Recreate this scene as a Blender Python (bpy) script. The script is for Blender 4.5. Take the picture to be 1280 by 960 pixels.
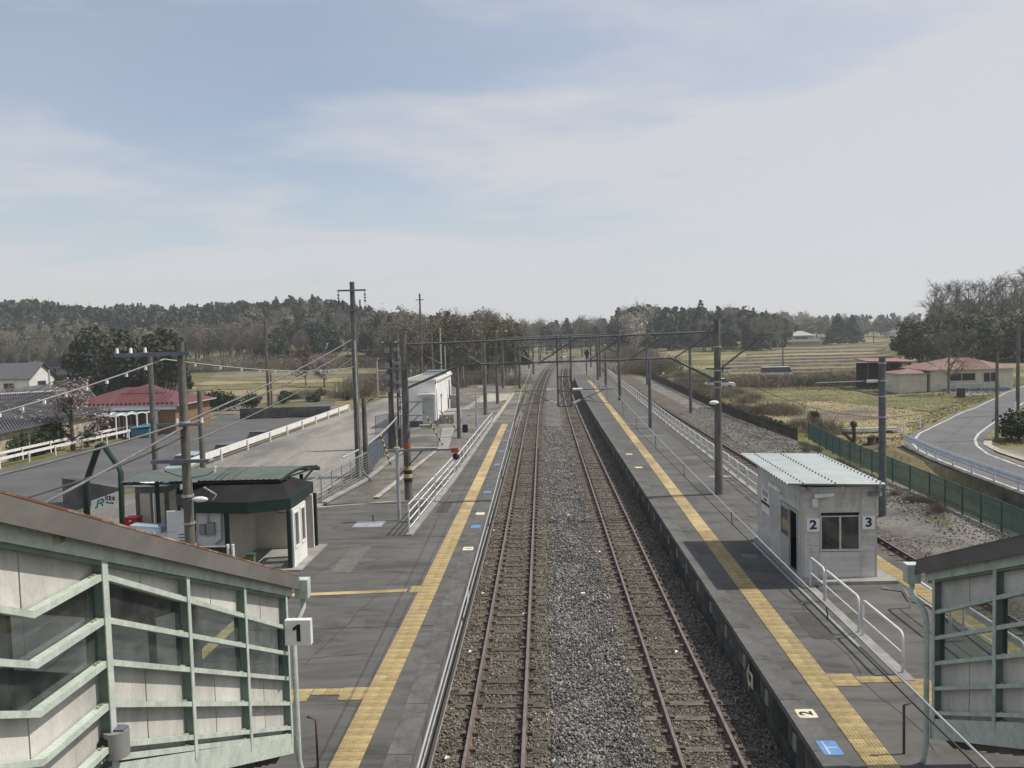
import bpy, math, random
import numpy as np
from mathutils import Vector, Matrix
random.seed(7); R = np.random.RandomState(7)
S = bpy.context.scene
for o in list(bpy.data.objects): bpy.data.objects.remove(o)
COL = S.collection
pi = math.pi; rad = math.radians

# ------------------------------------------------------------------ camera
F_PX = 1030.0; CAM = Vector((0, 0, 8.3)); ROLL = 0.025
_d = Vector(((677 - 640) / F_PX, -(419 - 480) / F_PX, -1)).normalized()
_u = Vector((-math.sin(ROLL), math.cos(ROLL), 0)); _u = (_u - _u.dot(_d) * _d).normalized()
_x = _d.cross(_u)
CW = Matrix((_x, _d, _u))            # camera axes -> world
cam = bpy.data.cameras.new('camera'); camo = bpy.data.objects.new('camera', cam); COL.objects.link(camo)
cam.sensor_width = 36; cam.lens = 36 * F_PX / 1280; cam.clip_start = 0.1; cam.clip_end = 20000
camo.matrix_world = Matrix.Translation(CAM) @ CW.to_4x4()
S.camera = camo

def _ray(px, py): return CW @ Vector(((px - 640) / F_PX, -(py - 480) / F_PX, -1))
def gz(px, py, z):                    # a survey mark on the level z
    w = _ray(px, py); return CAM + w * ((z - CAM.z) / w.z)
def gy(px, py, y):                    # a survey mark at distance y along the line
    w = _ray(px, py); return CAM + w * (y / w.y)

# ------------------------------------------------------------------ light
SUN_EL, SUN_AZ = rad(54), rad(82); CLOUD_OFF = (7.7, 12.5, 5)
W = bpy.data.worlds.new('World'); S.world = W; W.use_nodes = True
nt = W.node_tree; nt.nodes.clear()
def N(t, typ, **k):
    n = t.nodes.new(typ)
    for a, b in k.items(): setattr(n, a, b)
    return n
def mth(t, op, a, b=None, c=None):
    n = N(t, 'ShaderNodeMath', operation=op)
    for i, v in enumerate((a, b, c)):
        if v is None: continue
        if isinstance(v, (int, float)): n.inputs[i].default_value = v
        else: t.links.new(v, n.inputs[i])
    return n.outputs[0]
def mixc(t, f, a, b, mode='MIX'):
    n = N(t, 'ShaderNodeMix', data_type='RGBA', blend_type=mode)
    for i, v in ((0, f), (6, a), (7, b)):
        if isinstance(v, (int, float)): n.inputs[i].default_value = v
        elif isinstance(v, tuple): n.inputs[i].default_value = (*v[:3], 1)
        else: t.links.new(v, n.inputs[i])
    return n.outputs[2]
def ramp(t, fac, stops):
    n = N(t, 'ShaderNodeValToRGB'); e = n.color_ramp.elements
    while len(e) < len(stops): e.new(0.5)
    for i, (p, c) in enumerate(stops):
        e[i].position = p; e[i].color = (*c, 1) if isinstance(c, tuple) else (c, c, c, 1)
    t.links.new(fac, n.inputs[0]); return n.outputs[0]
sky = N(nt, 'ShaderNodeTexSky', sky_type='NISHITA', sun_disc=False, sun_elevation=SUN_EL, sun_rotation=SUN_AZ)
sky.air_density = 1.15; sky.dust_density = 0.7; sky.ozone_density = 2.5; sky.altitude = 50
tc = N(nt, 'ShaderNodeTexCoord'); sp = N(nt, 'ShaderNodeSeparateXYZ'); nt.links.new(tc.outputs['Generated'], sp.inputs[0])
zz = mth(nt, 'ADD', mth(nt, 'MAXIMUM', sp.outputs[2], 0.0), 0.10)
cb = N(nt, 'ShaderNodeCombineXYZ')
nt.links.new(mth(nt, 'DIVIDE', sp.outputs[0], zz), cb.inputs[0]); nt.links.new(mth(nt, 'DIVIDE', sp.outputs[1], zz), cb.inputs[1])
def cloud(scale, det, rough, stretch, off, dist=0.3):
    mp = N(nt, 'ShaderNodeMapping'); mp.inputs['Scale'].default_value = (stretch[0], stretch[1], 1); mp.inputs['Location'].default_value = off
    nt.links.new(cb.outputs[0], mp.inputs[0])
    n = N(nt, 'ShaderNodeTexNoise'); n.inputs['Scale'].default_value = scale; n.inputs['Detail'].default_value = det
    n.inputs['Roughness'].default_value = rough; n.inputs['Distortion'].default_value = dist
    nt.links.new(mp.outputs[0], n.inputs['Vector']); return n.outputs['Fac']
c1 = ramp(nt, cloud(0.85, 12, 0.56, (0.75, 1.0), CLOUD_OFF, 0.15), [(0.43, 0.0), (0.58, 1.0)])
c2 = ramp(nt, cloud(0.35, 8, 0.6, (0.6, 1.2), (7.7, 0.9, 3), 0.6), [(0.34, 0.0), (0.75, 1.0)])
veil = mth(nt, 'POWER', mth(nt, 'SUBTRACT', 1.0, mth(nt, 'MAXIMUM', sp.outputs[2], 0.0)), 6.0)
east = mth(nt, 'MAXIMUM', mth(nt, 'MULTIPLY_ADD', sp.outputs[0], 0.55, 0.14), 0.0)
m = mth(nt, 'ADD', mth(nt, 'MULTIPLY_ADD', c1, 0.5, 0.17), mth(nt, 'MULTIPLY', c2, 0.32))
m = mth(nt, 'ADD', m, mth(nt, 'MULTIPLY', veil, 0.35))
m = mth(nt, 'MINIMUM', mth(nt, 'ADD', m, east), 0.92)
skyc = mixc(nt, m, mixc(nt, 1.0, sky.outputs[0], (1.14, 1.08, 1.08), 'MULTIPLY'), (6.0, 6.1, 6.4))
bg = N(nt, 'ShaderNodeBackground'); bg.inputs[1].default_value = 0.095; nt.links.new(skyc, bg.inputs[0])
wo = N(nt, 'ShaderNodeOutputWorld'); nt.links.new(bg.outputs[0], wo.inputs[0])
sl = bpy.data.lights.new('sun', 'SUN'); sl.energy = 3.7; sl.angle = rad(0.6); sl.color = (1, 0.93, 0.82)
slo = bpy.data.objects.new('sun', sl); COL.objects.link(slo)
sd = Vector((math.sin(SUN_AZ) * math.cos(SUN_EL), math.cos(SUN_AZ) * math.cos(SUN_EL), math.sin(SUN_EL)))
slo.rotation_euler = sd.to_track_quat('Z', 'Y').to_euler(); slo.location = sd * 500
vs = S.view_settings; vs.view_transform = 'Standard'; vs.look = 'None'; vs.gamma = 1; vs.exposure = 0.2
S.cycles.max_bounces = 8; S.cycles.transparent_max_bounces = 16; S.cycles.volume_bounces = 1

# ------------------------------------------------------------------ materials
def mat(name, col, rough=0.85, var=0.18, scale=2.0, col2=None, lo=0.4, hi=0.6, bump=0.0, bscale=40, metal=0.0, spec=0.25, rnd=0.0, stretch=(1, 1, 1), island=0.0, fine=0.0, blot=None):
    m = bpy.data.materials.new(name); m.use_nodes = True; t = m.node_tree; b = t.nodes['Principled BSDF']
    b.inputs['Roughness'].default_value = rough; b.inputs['Metallic'].default_value = metal; b.inputs['Specular IOR Level'].default_value = spec
    tc = N(t, 'ShaderNodeTexCoord'); mp = N(t, 'ShaderNodeMapping'); mp.inputs['Scale'].default_value = stretch
    t.links.new(tc.outputs['Object'], mp.inputs[0])
    n = N(t, 'ShaderNodeTexNoise'); n.inputs['Scale'].default_value = scale; n.inputs['Detail'].default_value = 6; n.inputs['Roughness'].default_value = 0.65
    t.links.new(mp.outputs[0], n.inputs['Vector'])
    a = tuple(c * (1 - var) for c in col); c2 = col2 or tuple(min(1, c * (1 + var)) for c in col)
    out = ramp(t, n.outputs['Fac'], [(lo, a), (hi, c2)])
    if fine:
        n3 = N(t, 'ShaderNodeTexNoise'); n3.inputs['Scale'].default_value = bscale; n3.inputs['Detail'].default_value = 3
        t.links.new(mp.outputs[0], n3.inputs['Vector'])
        out = mixc(t, 1.0, out, ramp(t, n3.outputs['Fac'], [(0.3, 1 - fine), (0.7, 1 + fine)]), 'MULTIPLY')
    if blot:
        mpb = N(t, 'ShaderNodeMapping'); mpb.inputs['Scale'].default_value = blot[3]; t.links.new(tc.outputs['Object'], mpb.inputs[0])
        nb = N(t, 'ShaderNodeTexNoise'); nb.inputs['Scale'].default_value = blot[0]; nb.inputs['Detail'].default_value = 9; nb.inputs['Roughness'].default_value = 0.7; nb.inputs['Distortion'].default_value = 0.8
        t.links.new(mpb.outputs[0], nb.inputs['Vector'])
        out = mixc(t, 1.0, out, ramp(t, nb.outputs['Fac'], [(0.36, blot[1]), (0.5, 1.0), (0.68, blot[2])]), 'MULTIPLY')
    if rnd:
        oi = N(t, 'ShaderNodeObjectInfo')
        out = mixc(t, 1.0, out, ramp(t, oi.outputs['Random'], [(0, 1 - rnd), (1, 1 + rnd)]), 'MULTIPLY')
    if island:
        g = N(t, 'ShaderNodeNewGeometry')
        out = mixc(t, 1.0, out, ramp(t, g.outputs['Random Per Island'], [(0, 1 - island), (1, 1 + island)]), 'MULTIPLY')
    t.links.new(out, b.inputs['Base Color'])
    if bump:
        n2 = N(t, 'ShaderNodeTexNoise'); n2.inputs['Scale'].default_value = bscale; n2.inputs['Detail'].default_value = 4
        t.links.new(mp.outputs[0], n2.inputs['Vector'])
        bn = N(t, 'ShaderNodeBump'); bn.inputs['Strength'].default_value = bump; bn.inputs['Distance'].default_value = 0.02
        t.links.new(n2.outputs['Fac'], bn.inputs['Height']); t.links.new(bn.outputs[0], b.inputs['Normal'])
    return m
def stones_mat(name, stops):
    m = bpy.data.materials.new(name); m.use_nodes = True; t = m.node_tree; b = t.nodes['Principled BSDF']
    b.inputs['Roughness'].default_value = 0.9; b.inputs['Specular IOR Level'].default_value = 0.2
    g = N(t, 'ShaderNodeNewGeometry'); tc = N(t, 'ShaderNodeTexCoord'); n = N(t, 'ShaderNodeTexNoise'); n.inputs['Scale'].default_value = 0.9; n.inputs['Detail'].default_value = 6; n.inputs['Roughness'].default_value = 0.7
    t.links.new(tc.outputs['Object'], n.inputs['Vector'])
    t.links.new(mixc(t, 1.0, ramp(t, g.outputs['Random Per Island'], stops), ramp(t, n.outputs['Fac'], [(0.34, (0.6, 0.58, 0.55)), (0.5, (1.0, 0.99, 0.97)), (0.68, (1.2, 1.17, 1.1))]), 'MULTIPLY'), b.inputs['Base Color']); return m
def ballast_mat(name, c_lo, c_hi):
    m = bpy.data.materials.new(name); m.use_nodes = True; t = m.node_tree; b = t.nodes['Principled BSDF']; b.inputs['Roughness'].default_value = 0.95
    b.inputs['Specular IOR Level'].default_value = 0.1
    tc = N(t, 'ShaderNodeTexCoord')
    v = N(t, 'ShaderNodeTexVoronoi'); v.inputs['Scale'].default_value = 13; t.links.new(tc.outputs['Object'], v.inputs['Vector'])
    n = N(t, 'ShaderNodeTexNoise'); n.inputs['Scale'].default_value = 0.6; n.inputs['Detail'].default_value = 5; t.links.new(tc.outputs['Object'], n.inputs['Vector'])
    c = ramp(t, v.outputs['Color'], [(0.1, c_lo), (0.9, c_hi)])
    c = mixc(t, 1.0, c, ramp(t, n.outputs['Fac'], [(0.3, 0.75), (0.7, 1.2)]), 'MULTIPLY')
    t.links.new(c, b.inputs['Base Color'])
    bn = N(t, 'ShaderNodeBump'); bn.inputs['Strength'].default_value = 0.8; bn.inputs['Distance'].default_value = 0.05; bn.invert = True
    t.links.new(v.outputs['Distance'], bn.inputs['Height']); t.links.new(bn.outputs[0], b.inputs['Normal']); return m
def glass_mat(name, tint=(0.75, 0.8, 0.8), gl=0.10):
    m = bpy.data.materials.new(name); m.use_nodes = True; t = m.node_tree; t.nodes.clear()
    tr = N(t, 'ShaderNodeBsdfTransparent'); tr.inputs[0].default_value = (*tint, 1)
    g = N(t, 'ShaderNodeBsdfGlossy'); g.inputs['Roughness'].default_value = 0.05
    df = N(t, 'ShaderNodeBsdfDiffuse'); df.inputs[0].default_value = (0.45, 0.46, 0.45, 1)
    lw = N(t, 'ShaderNodeLayerWeight'); lw.inputs[0].default_value = 0.25
    f = mth(t, 'MULTIPLY_ADD', lw.outputs['Facing'], 0.25, gl * 0.3)
    mx = N(t, 'ShaderNodeMixShader'); t.links.new(f, mx.inputs[0]); t.links.new(tr.outputs[0], mx.inputs[1]); t.links.new(g.outputs[0], mx.inputs[2])
    tcg = N(t, 'ShaderNodeTexCoord'); ng = N(t, 'ShaderNodeTexNoise'); ng.inputs['Scale'].default_value = 3; ng.inputs['Detail'].default_value = 5
    t.links.new(tcg.outputs['Object'], ng.inputs['Vector'])
    mx2 = N(t, 'ShaderNodeMixShader'); t.links.new(ramp(t, ng.outputs['Fac'], [(0.35, 0.015), (0.7, 0.09)]), mx2.inputs[0])
    t.links.new(mx.outputs[0], mx2.inputs[1]); t.links.new(df.outputs[0], mx2.inputs[2])
    o = N(t, 'ShaderNodeOutputMaterial'); t.links.new(mx2.outputs[0], o.inputs[0]); return m
MT = {}
def MM(n, *a, **k): MT[n] = mat(n, *a, **k)
MM('asphalt', (0.096, 0.094, 0.090), 0.9, 0.0, 0.35, (0.122, 0.119, 0.113), 0.35, 0.65, bump=0.25, bscale=90, fine=0.18, blot=(0.8, 0.64, 1.2, (0.55, 1.8, 1)))
MM('edge', (0.118, 0.116, 0.112), 0.9, 0.14, 1.3, bump=0.15, bscale=60, rnd=0.09, fine=0.12, blot=(1.7, 0.7, 1.15, (1, 1, 1)))
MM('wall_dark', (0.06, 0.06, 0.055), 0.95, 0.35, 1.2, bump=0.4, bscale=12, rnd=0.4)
MM('concrete', (0.27, 0.265, 0.25), 0.9, 0.16, 1.5, bump=0.15, bscale=30, fine=0.08)
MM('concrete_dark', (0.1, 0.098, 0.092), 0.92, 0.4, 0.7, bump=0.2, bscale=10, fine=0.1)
MM('pole', (0.125, 0.118, 0.108), 0.8, 0.3, 3.0, stretch=(1, 1, 0.25), fine=0.1)
MM('steel_dark', (0.12, 0.128, 0.135), 0.6, 0.2, 4.0, metal=0.2)
MM('steel_blue', (0.17, 0.19, 0.22), 0.5, 0.15, 3.0, metal=0.3)
MM('galv', (0.42, 0.43, 0.44), 0.45, 0.15, 4, metal=0.4)
MM('white', (0.72, 0.72, 0.7), 0.5, 0.08, 3)
MM('white_wall', (0.70, 0.70, 0.685), 0.75, 0.07, 0.8, fine=0.02)
MM('white_rail', (0.70, 0.71, 0.71), 0.45, 0.12, 5)
MM('cream', (0.56, 0.53, 0.44), 0.8, 0.08, 1)
MM('rust', (0.11, 0.078, 0.06), 0.8, 0.3, 3, col2=(0.14, 0.105, 0.082), stretch=(1, 0.4, 1), fine=0.15)
MM('railtop', (0.26, 0.23, 0.21), 0.42, 0.15, 6, metal=0.6)
MM('sleeper', (0.115, 0.102, 0.083), 0.9, 0.25, 3, rnd=0.25, fine=0.12)
MM('yellow', (0.40, 0.315, 0.16), 0.8, 0.14, 2.2, rnd=0.13, fine=0.12, blot=(1.6, 0.6, 1.08, (0.6, 1.5, 1)))
MM('yellow_far', (0.39, 0.305, 0.16), 0.8, 0.2, 0.7, stretch=(1, 0.5, 1), fine=0.1, blot=(1.2, 0.62, 1.08, (0.6, 1.4, 1)))
MM('cream_mark', (0.62, 0.57, 0.42), 0.8, 0.1, 3)
MM('blue_mark', (0.12, 0.25, 0.5), 0.7, 0.1, 3)
MM('black', (0.02, 0.02, 0.022), 0.6, 0.1, 3)
MM('navy', (0.02, 0.03, 0.10), 0.6, 0.1, 3)
MM('red', (0.45, 0.03, 0.03), 0.5, 0.1, 3)
MM('orange_red', (0.32, 0.08, 0.05), 0.6, 0.1, 3)
MM('mint', (0.46, 0.53, 0.475), 0.6, 0.10, 4, col2=(0.52, 0.585, 0.53), fine=0.1, blot=(3.0, 0.84, 1.04, (1, 1, 1)))
MM('mint_dirt', (0.30, 0.30, 0.22), 0.9, 0.4, 6)
MM('mint_shaded', (0.145, 0.195, 0.17), 0.65, 0.12, 3, fine=0.06)  # darker copy of the mint frame: shade on webs and undersides put into the colour
MM('panel', (0.52, 0.51, 0.485), 0.88, 0.12, 0.8, stretch=(1, 1.2, 0.5), rnd=0.06, fine=0.08, blot=(1.1, 0.8, 1.06, (1, 1.4, 0.45)))
MM('panel_seam', (0.10, 0.10, 0.10), 0.9)
MM('fascia', (0.13, 0.122, 0.113), 0.75, 0.12, 0.9, stretch=(1, 1, 2.5))
MM('rust_edge', (0.25, 0.115, 0.07), 0.9, 0.3, 1.6, col2=(0.42, 0.33, 0.27), lo=0.45, hi=0.62)
MM('dark_green', (0.015, 0.033, 0.027), 0.55, 0.15, 2)
MM('canopy_green', (0.095, 0.115, 0.102), 0.6, 0.12, 2)
MM('dark_roof', (0.013, 0.0125, 0.012), 0.8, 0.3, 1.5)
MM('roof_white', (0.36, 0.40, 0.405), 0.45, 0.06, 1.5, metal=0.1)
MM('board', (0.52, 0.51, 0.485), 0.9, 0.10, 0.9, rnd=0.035, stretch=(1, 1, 3), fine=0.05, blot=(1.5, 0.75, 1.05, (1, 1, 0.5)))
MM('trim_grey', (0.40, 0.40, 0.385), 0.6, 0.1, 2)
MM('frame_alu', (0.55, 0.55, 0.54), 0.4, 0.08, 3, metal=0.3)
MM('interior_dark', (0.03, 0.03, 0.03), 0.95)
MM('street', (0.105, 0.105, 0.106), 0.92, 0.12, 0.25, bump=0.2, bscale=50, fine=0.1)
MM('road', (0.135, 0.136, 0.14), 0.92, 0.10, 0.3, fine=0.08, bscale=30)
MM('gravel_lot', (0.19, 0.185, 0.175), 0.95, 0.25, 0.3, stretch=(1, 0.2, 1), col2=(0.27, 0.255, 0.225), bump=0.5, bscale=16, fine=0.18)
MM('yard_gravel', (0.145, 0.138, 0.125), 0.95, 0.3, 0.4, col2=(0.20, 0.188, 0.165), bump=0.6, bscale=14, fine=0.25)
MM('kerb', (0.36, 0.34, 0.29), 0.9, 0.2, 1.2, fine=0.1)
MM('line_white', (0.38, 0.38, 0.37), 0.8, 0.15, 1.5, col2=(0.58, 0.58, 0.56), fine=0.15)
MM('red_roof', (0.135, 0.052, 0.053), 0.6, 0.10, 0.8, fine=0.06, bscale=5)
MM('pink_roof', (0.25, 0.155, 0.135), 0.7, 0.12, 0.7, fine=0.06, bscale=5)
MM('grey_roof', (0.11, 0.11, 0.118), 0.6, 0.1, 1)
MM('brown_wall', (0.23, 0.135, 0.075), 0.8, 0.12, 1.0, fine=0.08, bscale=8)
MM('stone_wall', (0.36, 0.32, 0.25), 0.9, 0.2, 1.4, fine=0.12, bscale=6)
MM('glass_dark', (0.03, 0.035, 0.04), 0.12, 0.1, 1, spec=0.6)
MM('car_dark', (0.025, 0.03, 0.04), 0.25, 0.05, 1, spec=0.6)
MM('car_blue', (0.30, 0.40, 0.45), 0.3, 0.05, 1, spec=0.6)
MM('car_white', (0.70, 0.70, 0.70), 0.3, 0.05, 1, spec=0.6)
MM('tyre', (0.015, 0.015, 0.015), 0.9)
MM('tarp_blue', (0.08, 0.2, 0.28), 0.7, 0.1, 1)
MM('fence_green', (0.045, 0.095, 0.08), 0.7, 0.1, 2)
MM('fence_brown', (0.085, 0.075, 0.065), 0.9, 0.25, 2)
MM('guard_blue', (0.55, 0.59, 0.68), 0.5, 0.1, 2)
MM('wire', (0.06, 0.06, 0.062), 0.6)
MM('wire_light', (0.42, 0.43, 0.43), 0.5, 0.1, 1, metal=0.3)
MM('cable', (0.16, 0.165, 0.17), 0.6)
MM('porcelain', (0.75, 0.75, 0.73), 0.35)
MM('grey_box', (0.24, 0.245, 0.245), 0.6, 0.1, 2)
MM('cream_stripe', (0.42, 0.36, 0.17), 0.7)
MM('trunk', (0.085, 0.07, 0.058), 0.95, 0.3, 2)
MM('trunk_grey', (0.19, 0.172, 0.15), 0.95, 0.25, 2)
MM('lf_conifer', (0.040, 0.054, 0.036), 0.9, 0.3, 0.35, rnd=0.25, island=0.35)
MM('lf_pine', (0.046, 0.058, 0.042), 0.9, 0.3, 0.35, rnd=0.25, island=0.35)
MM('lf_ever', (0.066, 0.072, 0.040), 0.9, 0.35, 0.3, rnd=0.3, island=0.4)
MM('lf_bamboo', (0.075, 0.085, 0.04), 0.9, 0.3, 0.3, rnd=0.2, island=0.35)
MM('lf_bare', (0.225, 0.20, 0.165), 0.95, 0.2, 0.3, rnd=0.18, island=0.25)
MM('lf_pale', (0.36, 0.325, 0.29), 0.95, 0.2, 0.3, rnd=0.1, island=0.25)
MM('lf_bud', (0.19, 0.135, 0.10), 0.95, 0.2, 0.3, rnd=0.15, island=0.25)
MM('lf_fresh', (0.125, 0.135, 0.045), 0.9, 0.25, 0.3, rnd=0.15, island=0.3)
MM('lf_pink', (0.30, 0.245, 0.24), 0.9, 0.2, 0.5, rnd=0.08, island=0.25)
MM('lf_shrub', (0.045, 0.06, 0.026), 0.9, 0.25, 0.6, rnd=0.15, island=0.35)
MM('lf_yellow', (0.45, 0.40, 0.05), 0.9, 0.2, 1, island=0.2)
MM('lf_brush', (0.235, 0.205, 0.15), 0.95, 0.25, 0.3, rnd=0.2, island=0.3)
MM('lf_grass', (0.115, 0.13, 0.05), 0.9, 0.3, 0.5, island=0.15)
MM('lf_straw', (0.27, 0.23, 0.135), 0.9, 0.25, 0.5, island=0.15)
MM('paddy', (0.215, 0.185, 0.145), 0.95, 0.2, 0.06, col2=(0.17, 0.165, 0.115), fine=0.2, bscale=1.2)
MM('bund', (0.15, 0.13, 0.08), 0.95, 0.3, 0.4, fine=0.2, bscale=3)
MM('dry_grass', (0.29, 0.24, 0.15), 0.95, 0.25, 0.2, col2=(0.30, 0.25, 0.13), fine=0.25, bscale=3)
MM('green_field', (0.15, 0.145, 0.065), 0.95, 0.25, 0.2, fine=0.25, bscale=3)
MM('soil', (0.17, 0.14, 0.105), 0.95, 0.25, 0.2, fine=0.25, bscale=3)
MT['glass'] = glass_mat('glass')
MT['ballast'] = ballast_mat('ballast', (0.06, 0.058, 0.055), (0.24, 0.235, 0.225))
MT['ballast_rust'] = ballast_mat('ballast_rust', (0.06, 0.053, 0.045), (0.19, 0.168, 0.14))
MT['stone_grey'] = stones_mat('stone_grey', [(0, (0.07, 0.07, 0.07)), (0.45, (0.16, 0.158, 0.152)), (0.8, (0.26, 0.258, 0.25)), (1, (0.42, 0.42, 0.41))])
MT['stone_rust'] = stones_mat('stone_rust', [(0, (0.06, 0.055, 0.047)), (0.4, (0.13, 0.119, 0.10)), (0.75, (0.205, 0.19, 0.165)), (1, (0.36, 0.34, 0.305))])

# terrain: short spring grass, dry straw and bare soil in broad patches
def terrain_mat():
    m = bpy.data.materials.new('terrain'); m.use_nodes = True; t = m.node_tree; b = t.nodes['Principled BSDF']; b.inputs['Roughness'].default_value = 0.95
    b.inputs['Specular IOR Level'].default_value = 0.1
    tc = N(t, 'ShaderNodeTexCoord')
    def no(s, d=6, r=0.6):
        n = N(t, 'ShaderNodeTexNoise'); n.inputs['Scale'].default_value = s; n.inputs['Detail'].default_value = d; n.inputs['Roughness'].default_value = r
        t.links.new(tc.outputs['Object'], n.inputs['Vector']); return n.outputs['Fac']
    c = mixc(t, ramp(t, no(0.045), [(0.44, 0.0), (0.56, 1.0)]), (0.115, 0.125, 0.05), (0.27, 0.225, 0.125))
    c = mixc(t, ramp(t, no(0.11), [(0.5, 0.0), (0.66, 0.8)]), c, (0.15, 0.125, 0.085))
    c = mixc(t, 1.0, c, ramp(t, no(2.2, 8, 0.7), [(0.28, 0.55), (0.72, 1.4)]), 'MULTIPLY')
    t.links.new(c, b.inputs['Base Color'])
    bn = N(t, 'ShaderNodeBump'); bn.inputs['Strength'].default_value = 0.7; bn.inputs['Distance'].default_value = 0.15
    t.links.new(no(3, 8, 0.7), bn.inputs['Height']); t.links.new(bn.outputs[0], b.inputs['Normal']); return m
MT['terrain'] = terrain_mat()

# ------------------------------------------------------------------ mesh helpers
WL = {}
class MB:
    def __init__(s): s.v = []; s.f = []; s.mi = []; s.mats = []; s.cur = 0; s.sm = []; s.smooth = False
    def m(s, name):
        if name not in s.mats: s.mats.append(name)
        s.cur = s.mats.index(name); return s
    def add(s, vs, fs):
        o = len(s.v); s.v += [tuple(p) for p in vs]
        for f in fs: s.f.append(tuple(i + o for i in f)); s.mi.append(s.cur); s.sm.append(s.smooth)
        return s
    def box(s, x0, x1, y0, y1, z0, z1):
        return s.add([(x0, y0, z0), (x1, y0, z0), (x1, y1, z0), (x0, y1, z0), (x0, y0, z1), (x1, y0, z1), (x1, y1, z1), (x0, y1, z1)],
                     [(0, 3, 2, 1), (4, 5, 6, 7), (0, 1, 5, 4), (1, 2, 6, 5), (2, 3, 7, 6), (3, 0, 4, 7)])
    def bar(s, p, q, w, h=None, up=(0, 0, 1)):       # rectangular bar between two points
        p, q = Vector(p), Vector(q); h = h or w; d = (q - p).normalized(); upv = Vector(up)
        a = d.cross(upv)
        if a.length < 1e-4: a = d.cross(Vector((1, 0, 0)))
        a.normalize(); b = a.cross(d).normalized(); a *= w / 2; b *= h / 2
        vs = [p - a - b, p + a - b, p + a + b, p - a + b, q - a - b, q + a - b, q + a + b, q - a + b]
        return s.add(vs, [(0, 3, 2, 1), (4, 5, 6, 7), (0, 1, 5, 4), (1, 2, 6, 5), (2, 3, 7, 6), (3, 0, 4, 7)])
    def cyl(s, p, q, r0, r1=None, n=10, cap=True):
        p, q = Vector(p), Vector(q); r1 = r0 if r1 is None else r1; d = (q - p).normalized()
        a = d.cross(Vector((0, 0, 1)))
        if a.length < 1e-4: a = Vector((1, 0, 0))
        a.normalize(); b = d.cross(a); vs = []
        for k in range(n):
            t = 2 * pi * k / n; e = a * math.cos(t) + b * math.sin(t); vs += [p + e * r0, q + e * r1]
        s.smooth = n > 5
        s.add(vs, [(2 * k, 2 * ((k + 1) % n), 2 * ((k + 1) % n) + 1, 2 * k + 1) for k in range(n)]); s.smooth = False
        if cap: s.add([v for v in vs[0::2]], [tuple(range(n - 1, -1, -1))]); s.add([v for v in vs[1::2]], [tuple(range(n))])
        return s
    def tube(s, pts, r, n=6):
        pts = [Vector(p) for p in pts]; rings = []
        for i, p in enumerate(pts):
            d = (pts[min(i + 1, len(pts) - 1)] - pts[max(i - 1, 0)]).normalized()
            a = d.cross(Vector((0, 0, 1)))
            if a.length < 1e-3: a = d.cross(Vector((0.3, 1, 0)))
            a.normalize(); b = d.cross(a)
            if i and a.dot(rings[-1][1]) < 0: a, b = -a, -b
            rings.append(([p + (a * math.cos(2 * pi * k / n) + b * math.sin(2 * pi * k / n)) * r for k in range(n)], a))
        vs = [v for rg, _ in rings for v in rg]; fs = []
        for i in range(len(pts) - 1):
            for k in range(n): fs.append((i * n + k, i * n + (k + 1) % n, (i + 1) * n + (k + 1) % n, (i + 1) * n + k))
        fs.append(tuple(range(n - 1, -1, -1))); fs.append(tuple((len(pts) - 1) * n + k for k in range(n)))
        s.smooth = n > 4; s.add(vs, fs); s.smooth = False; return s
    def prism(s, poly, off):                           # polygon (3D points) swept by off
        off = Vector(off); n = len(poly); a = [Vector(p) for p in poly]
        vs = a + [p + off for p in a]
        return s.add(vs, [tuple(range(n - 1, -1, -1)), tuple(range(n, 2 * n))] + [(k, (k + 1) % n, n + (k + 1) % n, n + k) for k in range(n)])
    def sphere(s, c, r, n=10, mm=6, sc=(1, 1, 1)):
        vs = []; fs = []
        for i in range(mm + 1):
            th = pi * i / mm
            for k in range(n): vs.append((c[0] + r * sc[0] * math.sin(th) * math.cos(2 * pi * k / n), c[1] + r * sc[1] * math.sin(th) * math.sin(2 * pi * k / n), c[2] + r * sc[2] * math.cos(th)))
        for i in range(mm):
            for k in range(n): fs.append((i * n + k, (i + 1) * n + k, (i + 1) * n + (k + 1) % n, i * n + (k + 1) % n))
        s.smooth = True; s.add(vs, fs); s.smooth = False; return s
    def mesh(s, name, off=(0, 0, 0)):
        me = bpy.data.meshes.new(name); ox, oy, oz = off
        me.from_pydata([(x - ox, y - oy, z - oz) for x, y, z in s.v], [], s.f)
        for n in s.mats: me.materials.append(MT[n])
        me.polygons.foreach_set('material_index', s.mi); me.polygons.foreach_set('use_smooth', s.sm)
        me.update(); return me
    def build(s, name, parent=None, matname=None, loc=None):
        if matname and not s.mats: s.mats = [matname]
        off = Vector(loc) if loc is not None else (WL[parent.name] if parent else Vector((0, 0, 0)))
        return link(name, s.mesh(name, off), parent, off)
def link(name, me, parent=None, world=(0, 0, 0)):
    o = bpy.data.objects.new(name, me); COL.objects.link(o); w = Vector(world); WL[o.name] = w
    o.location = w - (WL[parent.name] if parent else Vector((0, 0, 0)))
    if parent: o.parent = parent
    return o
def thing(name, label, cat, loc=(0, 0, 0), group=None):
    o = bpy.data.objects.new(name, None); COL.objects.link(o); o.location = loc; o.empty_display_size = 0.2; WL[o.name] = Vector(loc)
    return tag(o, label, cat, group)
def tag(o, label, cat, group=None, kind=None):
    o['label'] = label; o['category'] = cat
    if group: o['group'] = group
    if kind: o['kind'] = kind
    return o
def struct(o): o['kind'] = 'structure'; return o
def stuff(o, label=None, cat=None):
    o['kind'] = 'stuff'
    if label: o['label'] = label; o['category'] = cat
    return o
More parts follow.
